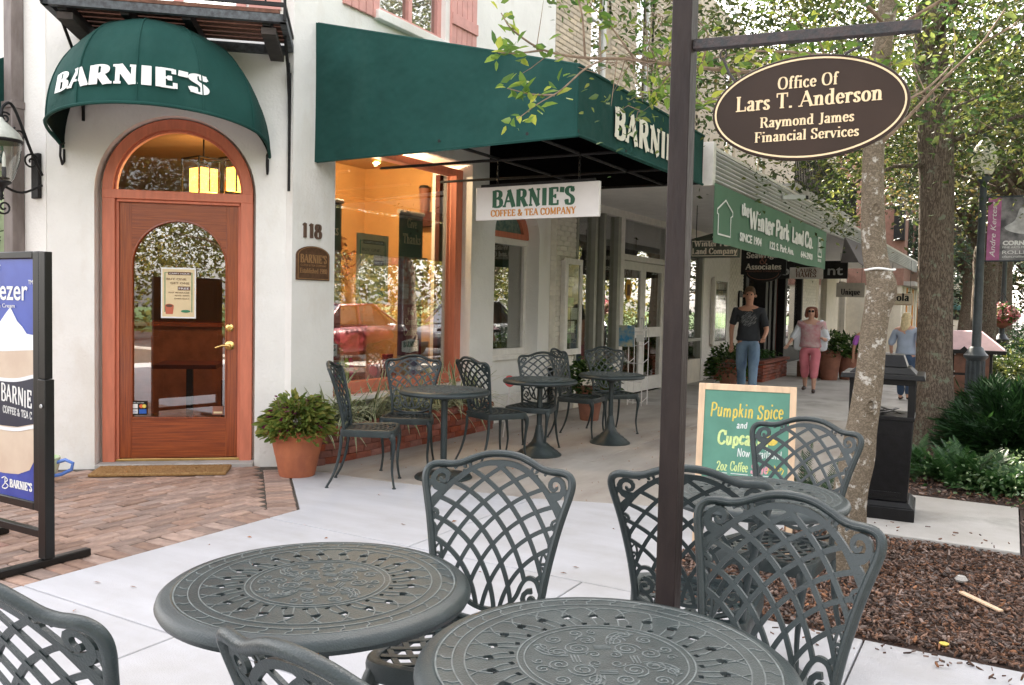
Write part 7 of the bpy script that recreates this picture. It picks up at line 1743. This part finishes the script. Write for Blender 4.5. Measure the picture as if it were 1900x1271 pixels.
# ------------------------------------------------------------------ vegetation
def branch_tree(m, p, d, L, r, depth, rr, tips, spread=.55, n=4, bend=.25, lift=.05, minr=.004):
    """adds a limb and its children to mesh builder m; collects twig ends"""
    pts = [p.copy()]; rad = [r]; q = p.copy(); dd = d.normalized()
    for i in range(4):
        dd = (dd + Vector((rr.gauss(0,bend*.4), rr.gauss(0,bend*.4), rr.gauss(0,bend*.3)+lift))).normalized(); q = q + dd*(L/4); pts.append(q.copy()); rad.append(r*(1-.16*(i+1)))
    m.tube(pts, rad, 5 if r < .03 else 8, cap=False)
    if depth == 0 or rad[-1] < minr: tips.append((q, dd)); tips.append((pts[2], dd)); return
    for k in range(n):
        i = rr.choice((2,3,4,4)); a = Vector((rr.gauss(0,1), rr.gauss(0,1), rr.gauss(0,.8))).normalized()
        nd = (dd + a*spread*1.5).normalized(); branch_tree(m, pts[i], nd, L*rr.uniform(.55,.8), rad[i]*rr.uniform(.5,.68), depth-1, rr, tips, spread, n, bend, lift, minr)
def clumps(cs, per, sig, seed):
    g = np.random.default_rng(seed); c = np.repeat(np.asarray(cs, float), per, 0); return c + g.normal(size=c.shape)*sig
L_oak = leafmat('live oak leaf', (.018,.036,.010),(.052,.082,.020),(.15,.16,.042), .38)
L_near = leafmat('fresh holly leaf', (.035,.085,.022),(.075,.130,.035),(.19,.23,.06), .4, rough=.4)
L_far = leafmat('distant olive leaf', (.014,.026,.010),(.036,.052,.018),(.13,.10,.030), .3)
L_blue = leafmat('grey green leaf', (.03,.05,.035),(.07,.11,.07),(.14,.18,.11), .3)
def trunk_mesh(pts, rad, seed, amp=.06, n=28, knots=()):
    rr = random.Random(seed); P = spline([(*p, r) for p, r in zip(pts, rad)], 6); vs = []
    ph = [rr.uniform(0,6.28) for _ in range(6)]
    for i, (x,y,z,r) in enumerate(P):
        for k in range(n):
            a = 2*math.pi*k/n; f = 1 + amp*(math.sin(3*a+ph[0]+z*.8)+.6*math.sin(5*a+ph[1]-z*1.7)+.4*math.sin(z*5+ph[2]+a))*.5
            for kz, ka, kr, kw in knots:
                da = (a-ka+math.pi) % (2*math.pi) - math.pi; f += kr*math.exp(-((z-kz)/kw)**2 - (da/.55)**2)
            vs.append((x+r*f*math.cos(a), y+r*f*math.sin(a), z))
    m = MB(); L = len(P); m.add(vs, [(i*n+k, i*n+(k+1)%n, (i+1)*n+(k+1)%n, (i+1)*n+k) for i in range(L-1) for k in range(n)]); return m, P
# bark materials with ridges
def ridged(name, ca, cb, sc_, dist, stretch, lich=None):
    m = bpy.data.materials.new(name); m.use_nodes = True; t = m.node_tree; N = t.nodes; b = N['Principled BSDF']; b.inputs['Roughness'].default_value = .95; b.inputs['Specular IOR Level'].default_value = .15
    tc = N.new('ShaderNodeTexCoord'); mp = N.new('ShaderNodeMapping'); mp.inputs['Scale'].default_value = stretch; t.links.new(tc.outputs['Object'], mp.inputs[0])
    vo = N.new('ShaderNodeTexVoronoi'); vo.feature = 'DISTANCE_TO_EDGE'; vo.inputs['Scale'].default_value = sc_
    ns = N.new('ShaderNodeTexNoise'); ns.inputs['Scale'].default_value = sc_*.7; ns.inputs['Detail'].default_value = 6; t.links.new(mp.outputs[0], ns.inputs['Vector'])
    va = N.new('ShaderNodeVectorMath'); va.operation = 'MULTIPLY_ADD'; va.inputs[1].default_value = (.35,)*3; t.links.new(ns.outputs['Color'], va.inputs[0]); t.links.new(mp.outputs[0], va.inputs[2]); t.links.new(va.outputs[0], vo.inputs['Vector'])
    rp = N.new('ShaderNodeValToRGB'); rp.color_ramp.elements[0].color = (*cb,1); rp.color_ramp.elements[1].color = (*ca,1); rp.color_ramp.elements[1].position = .22; t.links.new(vo.outputs[0], rp.inputs[0]); out = rp.outputs[0]
    if lich:
        n2 = N.new('ShaderNodeTexNoise'); n2.inputs['Scale'].default_value = lich[1]; n2.inputs['Detail'].default_value = 7; n2.inputs['Roughness'].default_value = .7; t.links.new(tc.outputs['Object'], n2.inputs['Vector'])
        r2 = N.new('ShaderNodeValToRGB'); r2.color_ramp.elements[0].position = lich[2]; r2.color_ramp.elements[1].position = lich[2]+.06; t.links.new(n2.outputs[0], r2.inputs[0])
        mx = N.new('ShaderNodeMix'); mx.data_type = 'RGBA'; t.links.new(r2.outputs[0], mx.inputs[0]); t.links.new(out, mx.inputs[6]); mx.inputs[7].default_value = (*lich[0],1); out = mx.outputs[2]
    t.links.new(out, b.inputs['Base Color'])
    bp = N.new('ShaderNodeBump'); bp.inputs['Strength'].default_value = .9; bp.inputs['Distance'].default_value = dist; t.links.new(vo.outputs[0], bp.inputs['Height']); t.links.new(bp.outputs[0], b.inputs['Normal'])
    return m
B_oak = ridged('deep ridged oak bark', (.25,.20,.155), (.075,.055,.042), 21, .045, (1.35,1.35,.26), ((.24,.26,.19), 9, .57))
B_mot = ridged('mottled pale bark', (.24,.195,.145), (.125,.10,.072), 22, .006, (1,1,1.4), ((.50,.47,.42), 17, .56))
# mottled trunk in the near bed
t1 = thing('small_street_tree', 'slim tree with mottled pale lichened trunk growing in the bark bed before the bin', 'tree', (-.74, 5.02, 0))
tp = [(-.73,4.99,-.05),(-.735,5.0,.15),(-.735,5.01,.40),(-.705,5.05,.70),(-.675,5.09,1.0),(-.660,5.12,1.3),(-.645,5.14,1.50),(-.640,5.15,1.62),(-.675,5.15,1.80),(-.695,5.15,2.10),(-.700,5.16,2.40),(-.690,5.18,2.75),(-.665,5.20,3.10),(-.60,5.24,3.9),(-.5,5.3,4.8)]
tr = [.120,.104,.092,.083,.076,.070,.069,.070,.066,.060,.056,.054,.050,.042,.03]
m, _ = trunk_mesh(tp, tr, 3, .05, 36, ((1.60,-.6,.45,.08),(1.53,.2,.30,.06),(2.02,-1.4,.28,.05),(.92,-1.2,.14,.10),(.62,-.1,.16,.12),(1.3,2.6,.12,.1),(.15,-2.2,.3,.12)))
m.build('trunk', B_mot, t1, ang=180)
m = MB(); m.tube([(-.642+.078*math.cos(a), 5.15+.080*math.sin(a), 1.685+.004*math.sin(3*a)) for a in np.linspace(0,6.4,24)], .006, 5); m.build('pale_tie', M_letter, t1)
m = MB()
for z, a, r_ in ((2.02,-1.25,.030),(.93,-1.1,.034),(1.60,-.55,.032)):
    x = np.interp(z, [p[2] for p in tp], [p[0] for p in tp]); y = np.interp(z, [p[2] for p in tp], [p[1] for p in tp]); rr0 = np.interp(z, [p[2] for p in tp], tr)*1.22
    c = Vector((x+rr0*math.cos(a), y+rr0*math.sin(a), z)); n_ = Vector((math.cos(a),math.sin(a),0)); s_ = Vector((-n_.y,n_.x,0))
    m.tube([c+s_*r_*math.cos(q)*.8+Vector((0,0,r_*math.sin(q)))-n_*.004 for q in np.linspace(0,6.28,13)], .009, 6)
m.build('knot_ring', B_mot, t1)['kind'] = 'stuff'
rr = random.Random(12); tips = []; m = MB()
for z, d, L, r in ((2.35,(.75,-.25,.45),1.0,.012),(2.6,(.5,.7,.5),1.1,.012),(2.85,(-.8,.1,.35),1.1,.012),(3.0,(.9,.1,.35),1.1,.012),(3.05,(-.35,-.8,.3),1.0,.014),(3.2,(.2,-.9,.4),1.1,.012),(3.5,(-.5,.7,.45),1.4,.03),(3.8,(.7,.6,.5),1.4,.03),(4.2,(-.7,-.3,.6),1.2,.025),(4.6,(.3,.2,1),1.2,.025)):
    x = np.interp(z, [p[2] for p in tp], [p[0] for p in tp]); y = np.interp(z, [p[2] for p in tp], [p[1] for p in tp]); branch_tree(m, Vector((x,y,z)), Vector(d), L, r, 3, rr, tips, .55, 4, .5, .02, .002)

for p, d in tips:
    for _ in range(3):
        v = (d + Vector((rr.gauss(0,.8), rr.gauss(0,.8), rr.gauss(0,.5)))).normalized()*rr.uniform(.12,.38); m.tube([p, p+v*.55+Vector((0,0,rr.gauss(0,.03))), p+v], [.0035,.0026,.0012], 4, cap=False)
m.build('limbs', M_twig, t1)
cs = [p for p, d in tips if p.z > 2.22 + (0 if p.x > -.2 else .15)]
g = np.random.default_rng(21)
print('t1 tips', len(cs)); cl = clumps([tuple(p) for p in cs], 48, .18, 4); cl = cl[cl[:,2] > 2.25]
leaf_mesh('crown', cl, .062, L_near, t1, 5, six=True, aspect=.46)
# hanging bough sweeping left in front of the awning
m = MB(); tw = []
B = lambda *q: Vector(q)
main = [B(-.68,5.17,2.78),B(-.95,4.85,2.74),B(-1.25,4.55,2.705),B(-1.59,4.24,2.71),B(-1.74,4.04,2.705),B(-1.87,3.84,2.675),B(-2.0,3.65,2.68),B(-2.08,3.49,2.74),B(-2.13,3.46,2.82)]
def tw_path(P, r0, r1, nseg=5):
    Q_ = spline([tuple(p) for p in P], nseg); m.tube(Q_, [r0+(r1-r0)*i/(len(Q_)-1) for i in range(len(Q_))], 6)
    return [Vector(q) for q in Q_]
pa = tw_path(main, .014, .0025)
sub = [[B(-1.80,3.94,2.69),B(-1.87,3.84,2.62),B(-1.92,3.69,2.49),B(-1.99,3.59,2.41),B(-2.05,3.49,2.32)],[B(-1.94,3.66,2.46),B(-2.02,3.58,2.455),B(-2.10,3.48,2.47)],[B(-2.0,3.65,2.68),B(-2.07,3.52,2.64),B(-2.13,3.44,2.63)],[B(-1.87,3.84,2.675),B(-1.86,3.78,2.85),B(-1.88,3.74,3.0),B(-1.83,3.70,3.1)],[B(-1.70,4.08,2.70),B(-1.80,3.98,2.86),B(-1.93,3.90,3.02)],[B(-1.45,4.36,2.71),B(-1.40,4.3,2.86),B(-1.52,4.18,2.98),B(-1.6,4.1,3.05)],[B(-1.3,4.5,2.7),B(-1.24,4.38,2.58),B(-1.34,4.22,2.50),B(-1.42,4.12,2.46)],[B(-1.1,4.7,2.72),B(-1.02,4.5,2.62),B(-1.08,4.32,2.50)],[B(-.9,4.9,2.74),B(-.95,4.7,2.9),B(-1.1,4.45,2.98)],[B(-1.55,4.28,2.7),B(-1.62,4.2,2.58),B(-1.60,4.12,2.5)]]
ends = [pa[-1], pa[-7], pa[-12]]
for s_ in sub: q = tw_path(s_, .006, .002); ends += [q[-1], q[-4], q[len(q)//2]]
rr = random.Random(5)
for i in range(150):
    a = rr.choice(pa[:34]); v = Vector((rr.gauss(0,1),rr.gauss(0,1),rr.gauss(0,1))).normalized()*rr.uniform(.06,.26); b = a+v*.6+Vector((0,0,rr.gauss(0,.02))); c = a+v
    if a.x > -1.75 or i % 6 == 0: m.tube([a,b,c], [.003,.0022,.001], 4, cap=False); 
    if a.x > -1.6 and rr.random() < .55: ends.append(c)
m.build('bough', M_twig, t1)
c2 = clumps([tuple(p) for p in ends], 7, .028, 9)
leaf_mesh('bough_leaves', c2, .075, leafmat('backlit yellow green leaf', (.06,.14,.03),(.16,.26,.05),(.38,.42,.07), .5, rough=.35), t1, 6, six=True, aspect=.46, droop=.0)
# big oak
t2_ = thing('oak_tree', 'large oak with a thick ridged brown trunk right of the bin', 'tree', (-.62, 9.8, 0))
op = [(-.62,9.75,-.1),(-.64,9.80,.25),(-.66,9.85,.7),(-.68,9.9,1.3),(-.70,9.95,2.0),(-.73,10.0,2.8),(-.77,10.05,3.5),(-.85,10.1,4.4),(-.9,10.2,5.6)]
orr = [.30,.22,.185,.168,.165,.168,.175,.15,.10]
m, _ = trunk_mesh(op, orr, 8, .07, 40); m.build('trunk', B_oak, t2_, ang=180)
rr = random.Random(31); tips = []; m = MB()
for z, d, L, r in ((3.2,(.8,-.3,.45),2.3,.030),(3.4,(-.75,-.35,.5),2.2,.03),(3.5,(.6,.7,.4),2.4,.032),(3.6,(-.55,.8,.35),2.4,.032),(4.2,(.2,-.9,.45),2.2,.028),(4.6,(.9,.2,.5),2.2,.06),(5.0,(-.9,.1,.6),2.0,.06),(5.4,(.1,.3,1),1.8,.06)):
    x = np.interp(z, [p[2] for p in op], [p[0] for p in op]); y = np.interp(z, [p[2] for p in op], [p[1] for p in op]); branch_tree(m, Vector((x,y,z)), Vector(d), L, r, 3, rr, tips, .5, 4, .55, -.02, .005)
m.build('limbs', B_oak, t2_, ang=180)
cs = [tuple(p) for p, d in tips if p.z > 2.55]
print('oak tips', len(cs)); cl = clumps(cs, 95, .26, 14); cl = cl[cl[:,2] > 2.35]
gq = np.random.default_rng(77); ex = np.stack([gq.uniform(-3.0,1.8,230), gq.uniform(7.4,13.8,230), gq.uniform(3.0,7.0,230)], 1); ex[:,2] = np.maximum(ex[:,2], 3.0+.12*(ex[:,1]-7.4))
cl = np.concatenate([cl, clumps(ex, 230, .33, 18)])
leaf_mesh('crown', cl, .072, L_oak, t2_, 15, aspect=.44)
# a drooping spray beside the canopy end
cs = [(-1.55+rnd.gauss(0,.16), 9.3+rnd.gauss(0,.25), 2.75+rnd.gauss(0,.18)) for _ in range(14)] + [(-1.45+rnd.gauss(0,.08), 8.9, 2.35+rnd.gauss(0,.07)) for _ in range(4)]
leaf_mesh('low_spray', clumps(cs, 40, .09, 3), .06, L_oak, t2_, 16, aspect=.42)['kind'] = 'stuff'
m = MB(); m.tube([(-.8,9.95,3.0),(-1.1,9.6,2.95),(-1.4,9.4,2.8),(-1.6,9.3,2.6)], [.03,.022,.014,.005], 6); m.build('low_limb', B_oak, t2_)
# background trees along the street: x, y, trunk height/radius, crown centre, crown radii, leaves
def street_tree(x, y, r, hz, cx, cy, cz, rx, ry, rz_, n, lm, label, seed, size=.11, grp='trees lining the street'):
    t = thing('street_tree', label, 'tree', (x, y, 0), 0, grp); rr = random.Random(seed); g = np.random.default_rng(seed)
    m, _ = trunk_mesh([(x,y,-.2),(x+rr.gauss(0,.04),y,hz*.3),(x+rr.gauss(0,.08),y,hz*.7),(x+rr.gauss(0,.1),y,hz),(cx,cy,cz)], [r*1.35,r,r*.92,r*.9,r*.4], seed, .06, 20); m.build('trunk', B_oak, t, ang=180)
    k = 70; dirs = g.normal(size=(k,3)); dirs /= np.linalg.norm(dirs,axis=1)[:,None]; rad = g.uniform(.35,1,k)**.6
    PER = n//k; C_ = np.array((cx,cy,cz)) + dirs*rad[:,None]*np.array((rx,ry,rz_)); C_[:,2] = np.maximum(C_[:,2], hz*.72)
    m = MB()
    for c in C_[:24]: mid = (Vector((x,y,hz))+Vector(c))/2+Vector((0,0,.3)); m.tube([Vector((x,y,hz*rr.uniform(.8,1.1))), mid, Vector(c)], [r*.32,r*.2,r*.06], 5, cap=False)
    m.build('limbs', B_oak, t)
    sg = np.repeat(g.uniform(.22,.5,k)*rx/2.6, n//k)[:,None]; P = np.repeat(C_, n//k, 0); P = P + g.normal(size=P.shape)*sg
    leaf_mesh('crown', P, size, lm, t, seed, aspect=.5)
street_tree(.55, 15.2, .18, 3.0, -.6, 15.5, 5.9, 3.9, 2.9, 2.6, 23000, L_far, 'street tree behind the banner lamp post', 41)
street_tree(-.50, 21.8, .27, 3.0, -.2, 21.8, 5.4, 3.4, 3.2, 2.4, 12600, L_far, 'dark trunked street tree right behind the nearer lamp post', 42, .13)
street_tree(-.30, 27.5, .30, 3.2, .3, 27.5, 5.8, 3.8, 3.4, 2.8, 9800, L_far, 'street tree beyond the hanging flower basket', 43, .17)
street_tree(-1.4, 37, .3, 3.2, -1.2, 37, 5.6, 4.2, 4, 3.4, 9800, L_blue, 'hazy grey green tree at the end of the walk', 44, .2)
street_tree(1.3, 46, .35, 3, 1.5, 46, 6, 5.5, 5, 5, 9800, L_far, 'olive tree closing the far end of the street', 45, .3)
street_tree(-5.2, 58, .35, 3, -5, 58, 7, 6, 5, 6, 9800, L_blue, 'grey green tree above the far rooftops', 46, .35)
# far side of the street and behind the camera (mirrored in the glass)
sp_ = [(12.0,6,1),(13,13.5,2),(11.5,20.5,3),(13.5,28,4),(12,37,5),(14,47,6),(12.5,-3,7),(11.5,-10,8),(8.3,-15,9),(2.5,-14.5,10),(-3.5,-14,11),(19,3,12),(20,17,13),(20,33,14)]
for i, (x, y, s_) in enumerate(sp_):
    street_tree(x, y, .22, 2.6, x, y, 5.0, 3.6, 3.6, 3.6, 23800 if y < -9 else 11900, leafmat('park leaf %d' % i, (.02,.035,.008),(.075,.085,.020),(.24,.18,.04) if i % 2 else (.15,.15,.035), .35) if i < 2 else bpy.data.materials['park leaf %d' % (i % 2)], 'park tree across the street, mirrored in the shop glass', 60+i, .095 if y < -9 else .14, 'park trees across the street')
tag(leaf_mesh('park_woods', [(g.uniform(22,30)+abs(g.normal()), g.uniform(-40,90), g.uniform(0,9.5)) for _ in range(30000)], .5, bpy.data.materials['park leaf 1'], seed=72, aspect=.6), 'woods behind the park across the street', 'woods', None, 'stuff')
tag(leaf_mesh('park_woods', [(g.uniform(-14,24), g.uniform(-30,-22), g.uniform(0,9.5)) for _ in range(26000)], .30, bpy.data.materials['park leaf 0'], seed=73, aspect=.6), 'woods behind the camera', 'woods', None, 'stuff')
tag(leaf_mesh('park_hedge', [(9.6+g.normal()*.35, g.uniform(-16,50), .3+abs(g.normal())*.5) for _ in range(9000)], .2, bpy.data.materials['park leaf 0'], seed=71), 'hedge along the far side of the street', 'hedge', None, 'stuff')
# slim tree mirrored in the door glass
street_tree(1.2, -2.6, .10, 2.8, 1.2, -2.6, 4.6, 1.7, 1.7, 1.3, 4900, L_near, 'slim tree behind the camera, mirrored in the arched door', 81, .09)

# shrubs, ferns and planter plants
def fronds(name, cx, cy, n, L, m_, seed, z0=.02, up=.82, pinn=16, pl=.10, wd=.010, parent=None, curl=.5, spread=.1):
    g = np.random.default_rng(seed); b = MB()
    for i in range(n):
        a = g.uniform(0,6.28); el = g.uniform(.35,1.35)*up; l_ = L*g.uniform(.7,1.1); x0 = cx+g.normal()*spread; y0 = cy+g.normal()*spread; P = []
        d = np.array((math.cos(a)*math.cos(el), math.sin(a)*math.cos(el), math.sin(el))); p = np.array((x0,y0,z0))
        for k in range(9): P.append(p.copy()); d = d + np.array((0,0,-curl*.13)); d /= np.linalg.norm(d); p = p + d*l_/8
        s_ = np.cross(d,(0,0,1.)); s_ /= np.linalg.norm(s_)+1e-9
        for k in range(pinn):
            f = .12+.88*k/pinn; q = f*8; i0 = min(int(q),7); c = P[i0]*(1-(q-i0))+P[i0+1]*(q-i0); tdir = P[i0+1]-P[i0]; tdir /= np.linalg.norm(tdir); ln_ = pl*math.sin(math.pi*min(1,.18+f*.80))*g.uniform(.85,1.1)
            for sg in (1,-1):
                e = c + (s_*sg*.86+tdir*.55+np.array((0,0,.25)))*ln_; wv = tdir*wd; b.add([c-wv, (c+e)/2-wv*1.3, e, (c+e)/2+wv*1.3, c+wv], [(0,1,2,3,4)])
        for k in range(8): wv = s_*.003; b.add([P[k]-wv,P[k+1]-wv,P[k+1]+wv,P[k]+wv],[(0,1,2,3)])
    return b.build(name, m_, parent, smooth=False)
F_dark = leafmat('glossy cycad frond', (.006,.024,.007),(.013,.048,.012),(.030,.085,.020), .15, rough=.6); F_light = leafmat('soft fern frond', (.014,.050,.014),(.030,.090,.026),(.060,.14,.040), .3)
def shrub(x, y, r_, h, n, seed, label):
    t = thing('shrub', label, 'shrub', (x, y, 0), 0, 'dark cycad shrubs in the bed'); g = np.random.default_rng(seed); k = 60
    a = g.uniform(0, 6.28, k); e = g.uniform(.25, 1.5, k); d = np.stack([np.cos(a)*np.cos(e), np.sin(a)*np.cos(e), np.sin(e)], 1)
    f = np.repeat(d, n//k, 0); q = g.uniform(.25, 1, len(f)); P = np.array((x, y, .03)) + f*q[:, None]*np.array((r_, r_, h)); P[:, 2] -= .22*h*q**3*(1-f[:, 2]); P += g.normal(size=P.shape)*.022
    leaf_mesh('fronds', P, .15, F_dark, t, seed, aspect=.13, six=False, droop=.15, axis=f*1.2, updir=.8)
    m = MB()
    for v in d: m.tube([(x, y, .02), (x+v[0]*r_*.5, y+v[1]*r_*.5, .03+v[2]*h*.52), (x+v[0]*r_*.92, y+v[1]*r_*.92, max(.03, .03+v[2]*h*.92-.18*h*(1-v[2])))], [.006,.005,.002], 4, cap=False)
    o = m.build('stalks', F_dark, t); o['kind'] = 'stuff'
shrub(.02, 9.4, .62, .72, 7800, 201, 'dark rounded cycad shrub at the right of the bed, nearest one'); shrub(.62, 10.3, .75, .85, 7800, 202, 'dark rounded cycad shrub at the right edge, behind the nearest one'); shrub(-.15, 11.3, .55, .62, 4800, 203, 'dark rounded cycad shrub tucked behind the oak trunk')
FL = ['soft light green fern at the foot of the oak','low light green fern spilling over the mulch','light green fern beside the bin','small palm-like fern behind the chalkboard']
for i, (x, y, n, L, mm) in enumerate(((-.30,8.05,90,.42,F_light),(-.02,7.85,60,.28,F_light),(-.62,8.3,45,.42,F_light),(-1.15,6.55,22,.50,F_dark))):
    fronds('fern_clump', x, y, n, L, mm, 93+i, spread=.08, wd=.0045, pl=.065, pinn=26); tag(bpy.data.objects['fern_clump' if i == 0 else 'fern_clump.%03d' % i], FL[i], 'fern')
tag(leaf_mesh('ground_cover', [(g.normal()*.28+.15, 8.1+g.normal()*.35, .03+abs(g.normal())*.10) for _ in range(2600)], .045, leafmat('tiny leaf', (.03,.08,.02),(.07,.14,.05),(.16,.22,.10), .3), seed=7, aspect=.6), 'small leaved ground cover between fern and mulch', 'ground cover', None, 'stuff')
for i, (x,y,r_,h) in enumerate(((.15,17.6,.75,.75),(.1,19.4,.8,.85),(.35,21.5,.9,.95),(.5,25,1,1.2),(.9,12.6,.6,.8),(-.1,31,1.1,1.4))):
    gd = np.random.default_rng(100+i); dd = gd.normal(size=(2200,3)); dd /= np.linalg.norm(dd,axis=1)[:,None]; dd[:,2] = abs(dd[:,2])
    tag(leaf_mesh('hedge_shrub', np.array((x,y,.02))+dd*np.array((r_,r_,h))*gd.uniform(.55,1.05,2200)[:,None], .10, F_dark if i % 2 else L_oak, seed=110+i), ('first low hedge shrub past the nearer lamp post','second low hedge shrub past the nearer lamp post, by its street tree','hedge shrub just before the flower basket lamp','wide hedge shrub beyond the flower basket lamp','low olive shrub between cycads and lamp post','farthest hedge shrub along the walk')[i], 'shrub', 'hedge shrubs along the walk')
def bush(name, cx, cy, z0, r_, h, n, sz, lm, seed, parent=None, asp=.5, six=True, flat=0.0):
    gd = np.random.default_rng(seed); dd = gd.normal(size=(n,3)); dd /= np.linalg.norm(dd,axis=1)[:,None]; dd[:,2] = np.abs(dd[:,2])*1.0 - flat*gd.uniform(0,1,n)
    b = np.array((cx,cy,z0)) + dd*np.array((r_,r_,h))*(gd.uniform(.35,1.0,n)**.55)[:,None]; b += np.sin(b[:, [1,2,0]]*23+seed)*.018
    return leaf_mesh(name, b, sz, lm, parent, seed, aspect=asp, six=six, droop=.3, axis=dd)
L_col = leafmat('coleus leaf', (.08,.14,.03),(.20,.26,.06),(.36,.34,.09), .4); L_col2 = leafmat('purple coleus leaf', (.06,.008,.03),(.16,.02,.07),(.26,.05,.09), .3)
t = thing('coleus_plant', 'bushy green and purple coleus filling the big terracotta pot', 'plant', (-5.035,5.105,.35))
bush('leaves', -5.03, 5.10, .385, .285, .30, 2100, .066, L_col, 1, t, .58, True, .30); bush('purple_leaves', -5.035, 5.105, .39, .29, .31, 150, .058, L_col2, 2, t, .5, True, .15)
m = MB(); rr = random.Random(3)
for i in range(40): a = rr.uniform(0,6.28); e = Vector((-5.035+.24*math.cos(a)*rr.random(), 5.105+.24*math.sin(a)*rr.random(), .36+rr.uniform(.1,.28))); m.tube([(-5.035+rr.gauss(0,.04),5.105+rr.gauss(0,.04),.33), e], .004, 4)
m.build('stems', M_twig, t)['kind'] = 'stuff'
L_pot = leafmat('pot shrub leaf', (.015,.04,.012),(.045,.10,.02),(.12,.18,.05), .3)
for x,y,z,r_,h,n,sz,lb_ in ((-4.55,9.72,.40,.36,.42,900,.085,'leafy shrub in the pot behind the farthest table'),(-4.35,15.15,.3,.40,.60,900,.09,'leafy shrub in the pot left of the walking man'),(-3.22,18.6,.6,.42,.50,700,.10,'shrub in the left tall pot beside the woman'),(-2.92,19.0,.58,.45,.42,700,.10,'shrub in the right tall pot beside the woman')):
    tag(bush('potted_shrub', x, y, z, r_, h, n, sz, L_pot, int(x*-100), None, .5, True, .3), lb_, 'plant')
# variegated blades in the brick planter
M_bg = mat('green blade centre', (.07,.135,.04), .5, 0, var=.2); M_bc = mat('cream blade margin', (.56,.56,.36), .5, 0, var=.1)
def blades(cx, cy, n, L, seed, label):
    g = np.random.default_rng(seed); b = MB()
    for i in range(n):
        a = g.uniform(0,6.28); el = g.uniform(.7,1.45); l_ = L*g.uniform(.6,1.15); w_ = g.uniform(.010,.018); d = np.array((math.cos(a)*math.cos(el), math.sin(a)*math.cos(el), math.sin(el))); p = np.array((cx+g.normal()*.035, cy+g.normal()*.035, .26)); vs = []; K = 9; cv = g.uniform(.10,.30)
        s_ = np.array((-math.sin(a), math.cos(a), 0.))
        for k in range(K):
            ww = w_*(1-(k/(K-1))**2.2)+.0008
            for q in (-1,-.42,.42,1): vs.append(tuple(p+s_*ww*q+np.array((0,0,.004*abs(q)))))
            d = d+np.array((0,0,-cv)); d /= np.linalg.norm(d); p = p+d*l_/(K-1)
            if p[0] < -5.47: p[0] = -5.47
        o = len(b.v); b.v.extend(vs)
        for k in range(K-1):
            for q in range(3): b.f.append((o+k*4+q,o+k*4+q+1,o+k*4+4+q+1,o+k*4+4+q)); b.mi.append(0 if q == 1 else 1)
    tag(b.build('striped_plant', [M_bg, M_bc], None, smooth=False), label, 'plant')
for i, y in enumerate((5.68,6.0,6.35,6.72,7.08,7.45,7.80,8.12)):
    blades(-5.30, y, 70, .55 + (.10 if i in (1,6) else 0), 130+i, 'striped clump in the brick planter, ' + ('nearest the coleus pot','second from the coleus pot','third from the coleus pot, left of the orange sill','fourth from the coleus pot','behind the first table, middle of the row','just before the right end of the window','tall one under the right window corner','last one before the arched window')[i])
# overhead greenery at the very top centre
tag(leaf_mesh('high_twig_leaves', clumps([(-1.9+rnd.gauss(0,.25), 4.3+rnd.gauss(0,.3), 3.25+rnd.gauss(0,.12)) for _ in range(12)] , 22, .06, 8), .055, L_near, seed=33, six=True), 'cluster of small leaves at the top centre of the photo', 'leaves', None, 'stuff')
